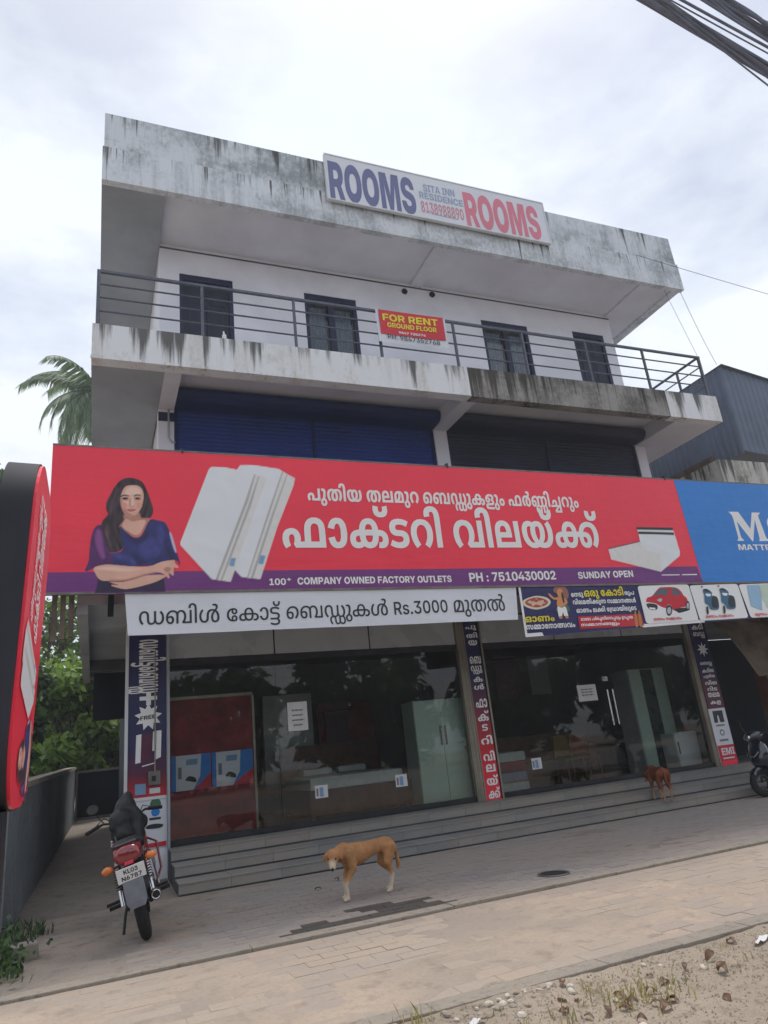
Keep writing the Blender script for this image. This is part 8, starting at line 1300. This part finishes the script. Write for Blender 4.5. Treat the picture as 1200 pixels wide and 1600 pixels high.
def thru(p, q, k0, k1):  # extend the line p-q beyond both ends
    p = Vector(p); q = Vector(q); d = q-p; return p-d*k0, q+d*k1
for p, q, r, s, lab in (((7.47,5,11.38), (9.55,5,10.82), .085, .03, 'thick twisted cable bundle crossing the sky at upper right'),
        ((8.07,5,11.72), (9.72,5,11.39), .022, .03, 'medium cable just above the long thick bundle at upper right'), ((8.10,5.05,11.66), (9.72,5.05,11.33), .012, .02, 'thin cable strapped under the medium cable at upper right'),
        ((8.55,5,11.93), (9.80,5,11.55), .022, .03, 'cable just under the corner bundle at upper right'), ((8.95,5,12.07), (10.0,5,11.76), .10, .02, 'thick twisted cable bundle in the upper right corner'),
        ((7.86,4.95,11.17), (9.20,4.95,10.42), .013, .06, 'thin slack cable hanging lowest at upper right'), ((7.9,4.92,11.15), (9.22,4.92,10.47), .012, .0, 'thin cable above the lowest slack one at upper right'), ((7.75,4.9,11.27), (9.35,4.9,10.62), .014, .0, 'cable running along the underside of the long thick bundle')):
    a, b_ = thru(p, q, 1.2, 3.0 if s else 1.5)
    (bundle if r > .05 else wire)(a, b_, r, s, lab, 'overhead cables at upper right')
wire((9.8, 8.6, 10.2), (16.5, 7.0, 7.9), .005, .05, 'thin wire running off right from the roof corner', None, 'thin_wire')
wire((11.98, 9.6, 10.42), (13.5, 10.4, 9.2), .005, .12, 'thin wire drooping from the roof corner to the metal building', None, 'thin_wire')
wire((11.5, 9.6, 10.4), (11.95, 9.6, 8.75), .004, .02, 'thin wire dropping from the roof corner to the railing', None, 'thin_wire')

# ------------------------------------------------------------------ trees and plants
def leaves(P, size, m, name, parent, flat=.6, seed=1):
    """leaf-sized faces at the points P; each leaf is a bent blade"""
    r = random.Random(seed); V = []; F = []; tint = []
    for p, k in P:
        s = size*r.uniform(.6, 1.3); d = Vector((r.gauss(0, 1), r.gauss(0, 1), r.gauss(-.25, flat))).normalized(); u = d.orthogonal().normalized()
        u = Matrix.Rotation(r.uniform(0, 6.28), 3, d) @ u; c = Vector(p); n = len(V); w_ = s*.30
        V += [c, c+d*s*.5+u*w_-Vector((0,0,s*.05)), c+d*s-Vector((0,0,s*.22)), c+d*s*.5-u*w_-Vector((0,0,s*.05))]
        F += [(n, n+1, n+2), (n, n+2, n+3)]; t = max(0, min(1, k+r.gauss(0, .2))); tint += [t, t]
    me = bpy.data.meshes.new(name); me.from_pydata(V, [], F); me.materials.append(m); o = link(name, me, parent)
    a = me.attributes.new('tint', 'FLOAT', 'FACE'); a.data.foreach_set('value', tint); return o
def tree(name, label, x, y, z0, h, rad, n, m, seed, size=.2, group=None, squash=1.0, low=.25):
    r = random.Random(seed); t = thing(name, label, 'tree', (x, y, z0), group)
    tr = MB(); top = z0+h*.62; path = [(x+r.uniform(-.12, .12)*i*.4, y+r.uniform(-.1, .1)*i*.4, z0+(top-z0)*i/5) for i in range(6)]
    tr.tube(path, [h*.028*(1-.12*i) for i in range(6)], 8); cl = []
    for i in range(16):
        a = r.uniform(0, 6.28); k = r.uniform(low, 1); rr = rad*r.uniform(.35, .95)*math.sin(min(1, .35+k)*2.2)
        c = Vector((x+rr*math.cos(a), y+rr*math.sin(a)*squash, z0+h*(.30+.66*k))); cl.append((c, rad*r.uniform(.22, .42)))
        st = Vector(path[2+i % 4]); tr.tube([st, st.lerp(c, .5)+Vector((0, 0, .12)), c], [h*.012, h*.008, h*.004], 6)
    tr.build('trunk', M['bark'], t, True); P = []
    for i in range(n):
        c, R_ = cl[i % len(cl)]; d = Vector((r.gauss(0, 1), r.gauss(0, 1), r.gauss(0, .8))); d = d.normalized()*R_*(r.random()**.45)*1.25
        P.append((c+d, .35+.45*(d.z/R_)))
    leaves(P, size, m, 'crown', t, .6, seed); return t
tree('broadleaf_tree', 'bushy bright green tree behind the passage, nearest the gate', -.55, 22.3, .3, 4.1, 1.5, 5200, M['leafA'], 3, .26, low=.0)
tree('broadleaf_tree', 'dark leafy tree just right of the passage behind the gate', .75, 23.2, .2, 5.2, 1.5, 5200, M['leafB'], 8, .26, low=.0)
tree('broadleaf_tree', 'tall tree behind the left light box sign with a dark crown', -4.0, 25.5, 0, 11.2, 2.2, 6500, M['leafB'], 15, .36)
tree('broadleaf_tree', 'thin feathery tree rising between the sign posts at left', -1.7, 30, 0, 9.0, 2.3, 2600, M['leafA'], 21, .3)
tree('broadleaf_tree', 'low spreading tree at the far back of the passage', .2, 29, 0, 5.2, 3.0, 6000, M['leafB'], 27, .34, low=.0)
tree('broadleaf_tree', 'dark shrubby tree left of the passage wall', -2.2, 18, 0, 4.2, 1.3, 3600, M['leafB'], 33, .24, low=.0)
# trees across the road, behind the camera: the shop glass mirrors them
for i in range(19):
    x, y, h = -20+3.6*i+.9*math.sin(i*2.3), -19-2.5*(i % 3), 7.2+1.2*math.sin(i*1.7)
    tree('roadside_tree', 'dense roadside tree across the road behind the viewer', x, y, 0, h, 3.1, 1700, M['leafB'], 50+i, .8, 'trees across the road', low=-.32)
PT = thing('coconut_palm', 'coconut palm with drooping fronds behind the left side of the building', 'palm', (.6, 34, 0))
pc = Vector((-.25, 34, 19.9)); MB().tube([(.6, 34, 0), (.5, 34, 6), (.0, 34, 13), pc], [.24, .19, .16, .15], 12).build('trunk', M['bark'], PT, True)
rp2 = random.Random(5)
for i in range(34):
    a = 2*math.pi*i/34+rp2.uniform(-.15, .15); el = rp2.choice([.95, .55, .2, -.1, -.35])+rp2.uniform(-.1, .1); Lf = rp2.uniform(3.7, 4.5)
    hd = Vector((math.cos(a), math.sin(a), 0)); pts = []; p = pc.copy(); e = el
    for k in range(15): pts.append(p.copy()); p = p+(hd*math.cos(e)+Vector((0, 0, math.sin(e))))*Lf/14; e -= .115
    V = []; F = []; tint = []; sd = hd.cross(Vector((0, 0, 1)))
    for k in range(1, 14):
        for sub in (0., .25, .5, .75):
            q = pts[k].lerp(pts[k+1], sub); ln = .95*math.sin(min(1, (k+sub)/14*1.25+.12)*2.6)+.15
            for sgn in (-1, 1):
                d = (sd*sgn*(.55)+Vector((0, 0, -.75+rp2.uniform(-.2, .25)))+ (pts[k+1]-pts[k]).normalized()*.45).normalized(); w_ = (pts[k+1]-pts[k]).normalized()*.05; n = len(V)
                V += [q-w_, q+w_, q+d*ln*.55+w_*.9+Vector((0,0,.03)), q+d*ln]; F += [(n, n+1, n+2), (n, n+2, n+3)]; t_ = rp2.uniform(.1, .9); tint += [t_, t_]
    me = bpy.data.meshes.new('frond'); me.from_pydata(V, [], F); me.materials.append(M['palm']); o = link('frond', me, PT)
    at = me.attributes.new('tint', 'FLOAT', 'FACE'); at.data.foreach_set('value', tint)
    MB().tube(pts, [.04-.0024*k for k in range(15)], 6).build('frond_stem', M['palm'], o, True)
def tuft(P, m, name, label, cat, hgt=.12, n=40, seed=1, spread=.12, st=False):
    r = random.Random(seed); V = []; F = []; tint = []
    for cx, cy, cz in P:
        for i in range(n):
            x, y = cx+r.gauss(0, spread), cy+r.gauss(0, spread*.7); h = hgt*r.uniform(.4, 1.3); a = r.uniform(0, 6.28); ln = r.uniform(.1, .6)*h; w_ = .0035+h*.015
            c, s = math.cos(a), math.sin(a); k = len(V)
            V += [(x-s*w_, y+c*w_, cz), (x+s*w_, y-c*w_, cz), (x+c*ln*.4+s*w_*.7, y+s*ln*.4-c*w_*.7, cz+h*.6), (x+c*ln, y+s*ln, cz+h)]; F += [(k, k+1, k+2), (k, k+2, k+3)]; t_ = r.random(); tint += [t_, t_]
    me = bpy.data.meshes.new(name); me.from_pydata(V, [], F); me.materials.append(m); o = link(name, me)
    at = me.attributes.new('tint', 'FLOAT', 'FACE'); at.data.foreach_set('value', tint)
    if st or n > 20 or len(P) > 1 or cat == 'grass tuft': return kind(o, 'stuff')
    return tag(o, label, cat)
tuft([(2.75,3.72,-.03)], M['grass'], 'grass_tuft', 'yellow green grass tuft among dead leaves on the dirt at lower right', 'grass tuft', .06, 130, 4, .17)
tuft([(1.65,4.15,-.02)], M['grass'], 'grass_tuft', 'few tall grass blades growing at the edge kerb', 'grass tuft', .09, 14, 6, .04)
rr3 = random.Random(31)
gp = [(rr3.uniform(1.0, 6.5), rr3.uniform(2.2, 4.15), -.035) for i in range(90)]; gp += [(rr3.uniform(.2, 2.2), rr3.uniform(4.12, 4.2), -.03) for i in range(12)]
tuft(gp, M['grass'], 'sparse_grass', '', '', .05, 5, 9, .05, True)
wd = [(-.66+rr3.uniform(-.16, .2), 7.5+rr3.uniform(-.55, 1.6), 0) for i in range(16)]
tuft(wd, M['leafB'], 'weeds', 'dark weeds growing at the foot of the boundary wall at left', 'weeds', .13, 26, 12, .07)
P = []
for i in range(420): P.append((Vector((-.72+rr3.gauss(0, .13), 7.45+rr3.gauss(0, .4), abs(rr3.gauss(.10, .09)))), rr3.random()))
o = leaves(P, .07, M['leafB'], 'leafy_weeds', None, .9, 40); kind(o, 'stuff')
b = MB().box(-.62, -.40, 7.55, 7.72, -.0, .13, .012); b.v = [(x+.03*mnoise.noise((x*6, y*6, z*6)), y+.03*mnoise.noise((x*7, y*5, z*6+4)), z) for x, y, z in b.v]; tag(b.build('concrete_block', M['concrete']), 'broken grey concrete block lying in weeds by the wall', 'block')
# stones, dead leaves and scraps on the dirt at lower right
def pebble(seed, r):
    q = random.Random(seed); b = MB().ball((0, 0, 0), (r, r*q.uniform(.6, .9), r*q.uniform(.35, .6)), 7, 5)
    b.v = [tuple(Vector(v)*(1+.3*mnoise.noise(Vector(v)*(2.2/r)*.4+Vector((seed, 0, 0))))) for v in b.v]; return b
M['stone'] = plain('pale_stone', srgb(206, 196, 182), .85, .2, var=.15, scale=20, bump=.3); M['stone2'] = plain('grey_stone', srgb(164, 152, 138), .85, .2, var=.2, scale=20, bump=.3)
pm_ = [(pebble(i, .03).mesh('stone', M['stone' if i % 3 else 'stone2'])) for i in range(7)]
for me in pm_: me.polygons.foreach_set('use_smooth', [False]*len(me.polygons))
ST = []
for i in range(62):
    if i < 44: x, y = rr3.gauss(2.12, .28), 4.16-abs(rr3.gauss(0, .13))
    else: x, y = rr3.uniform(1.5, 5.5), rr3.uniform(3.0, 4.1)
    ST.append((x, y, rr3.uniform(.35, 1.1)))
for i, (x, y, s) in enumerate(ST):
    o = link('stone', pm_[i % 7]); o.location = (x, y, dirt_z(x, y)+.006*s); o.scale = (s, s, s); o.rotation_euler = (rr3.uniform(-.3, .3), rr3.uniform(-.3, .3), rr3.uniform(0, 6.3))
    tag(o, 'small pale stone lying on the dusty dirt along the paved edge', 'stone', 'stones scattered on the dirt')
grv = MB()
for i in range(9000):
    x = rr3.uniform(.6, 7.5); y = 4.16-abs(rr3.gauss(0, .8)); r_ = rr3.uniform(.003, .012); z = dirt_z(x, y)
    if y < 1.5: continue
    a = rr3.uniform(0, 6.28); grv.add([(x+r_*math.cos(a+k*2.09), y+r_*math.sin(a+k*2.09), z-.002) for k in range(3)]+[(x, y, z+r_*.9)], [(0,1,3),(1,2,3),(2,0,3)])
kind(grv.build('gravel', M['stone2']), 'stuff')
lm = []
for k in range(5):
    n = 6; vs = []
    for i in range(n+1):
        t_ = i/n; w_ = .022*math.sin(math.pi*min(.98, t_*.92+.06)); cz = .022*math.sin(t_*3.1)*(.6+.25*k)
        vs += [(t_*.085, -w_, cz+.010*(1 if k % 2 else -.4)), (t_*.085, 0, cz), (t_*.085, w_, cz+.012)]
    lm.append(MB().add(vs, [f for i in range(n) for f in ((3*i, 3*i+3, 3*i+4, 3*i+1), (3*i+1, 3*i+4, 3*i+5, 3*i+2))]).mesh('dead_leaf', M['dryleaf'], True))
for i in range(46):
    x, y = (rr3.gauss(2.6, .4), rr3.gauss(3.72, .2)) if i < 26 else (rr3.uniform(1.4, 5.4), rr3.uniform(2.7, 4.1))
    y = min(y, 4.12); o = link('dead_leaf', lm[i % 5]); s = rr3.uniform(.45, 1.05); o.scale = (s, s, s); o.location = (x, y, dirt_z(x, y)+.008); o.rotation_euler = (rr3.uniform(-.3, .3), rr3.uniform(-.3, .3), rr3.uniform(0, 6.3))
    tag(o, 'curled brown dead leaf lying on the dirt at lower right', 'leaf', 'dead leaves on the dirt')
for x, y, s, rz, lab in ((4.05, 3.98, .2, .3, 'largest white paper scrap on the dirt at the right edge'), (4.0, 3.45, .09, 1.2, 'small white plastic scrap right of the grass tuft'), (1.9, 3.95, .14, .1, 'thin white stick shaped scrap among the stones')):
    b = MB(); n = 5; b.add([(s*(i/n-.5), (s*.5 if s > .2 else s*.2)*(j/2-.5), .012*math.sin(i*1.9+j)+.012) for j in range(3) for i in range(n+1)], [(j*(n+1)+i, j*(n+1)+i+1, (j+1)*(n+1)+i+1, (j+1)*(n+1)+i) for j in range(2) for i in range(n)])
    o = b.build('paper_scrap', M['paper'], None, 'all'); o.location = (x, y, dirt_z(x, y)+.006); o.rotation_euler = (.05, -.04, rz); tag(o, lab, 'litter')
for x, y, lab in ((2.35, 8.3, 'dark dead leaf on the pavers near the tan dog, left one'), (2.65, 8.75, 'dark dead leaf on the pavers near the lowest step, right of the other')):
    o = link('dead_leaf', lm[1]); o.location = (x, y, .012); o.rotation_euler = (0, .1, x*9); tag(o, lab, 'leaf')
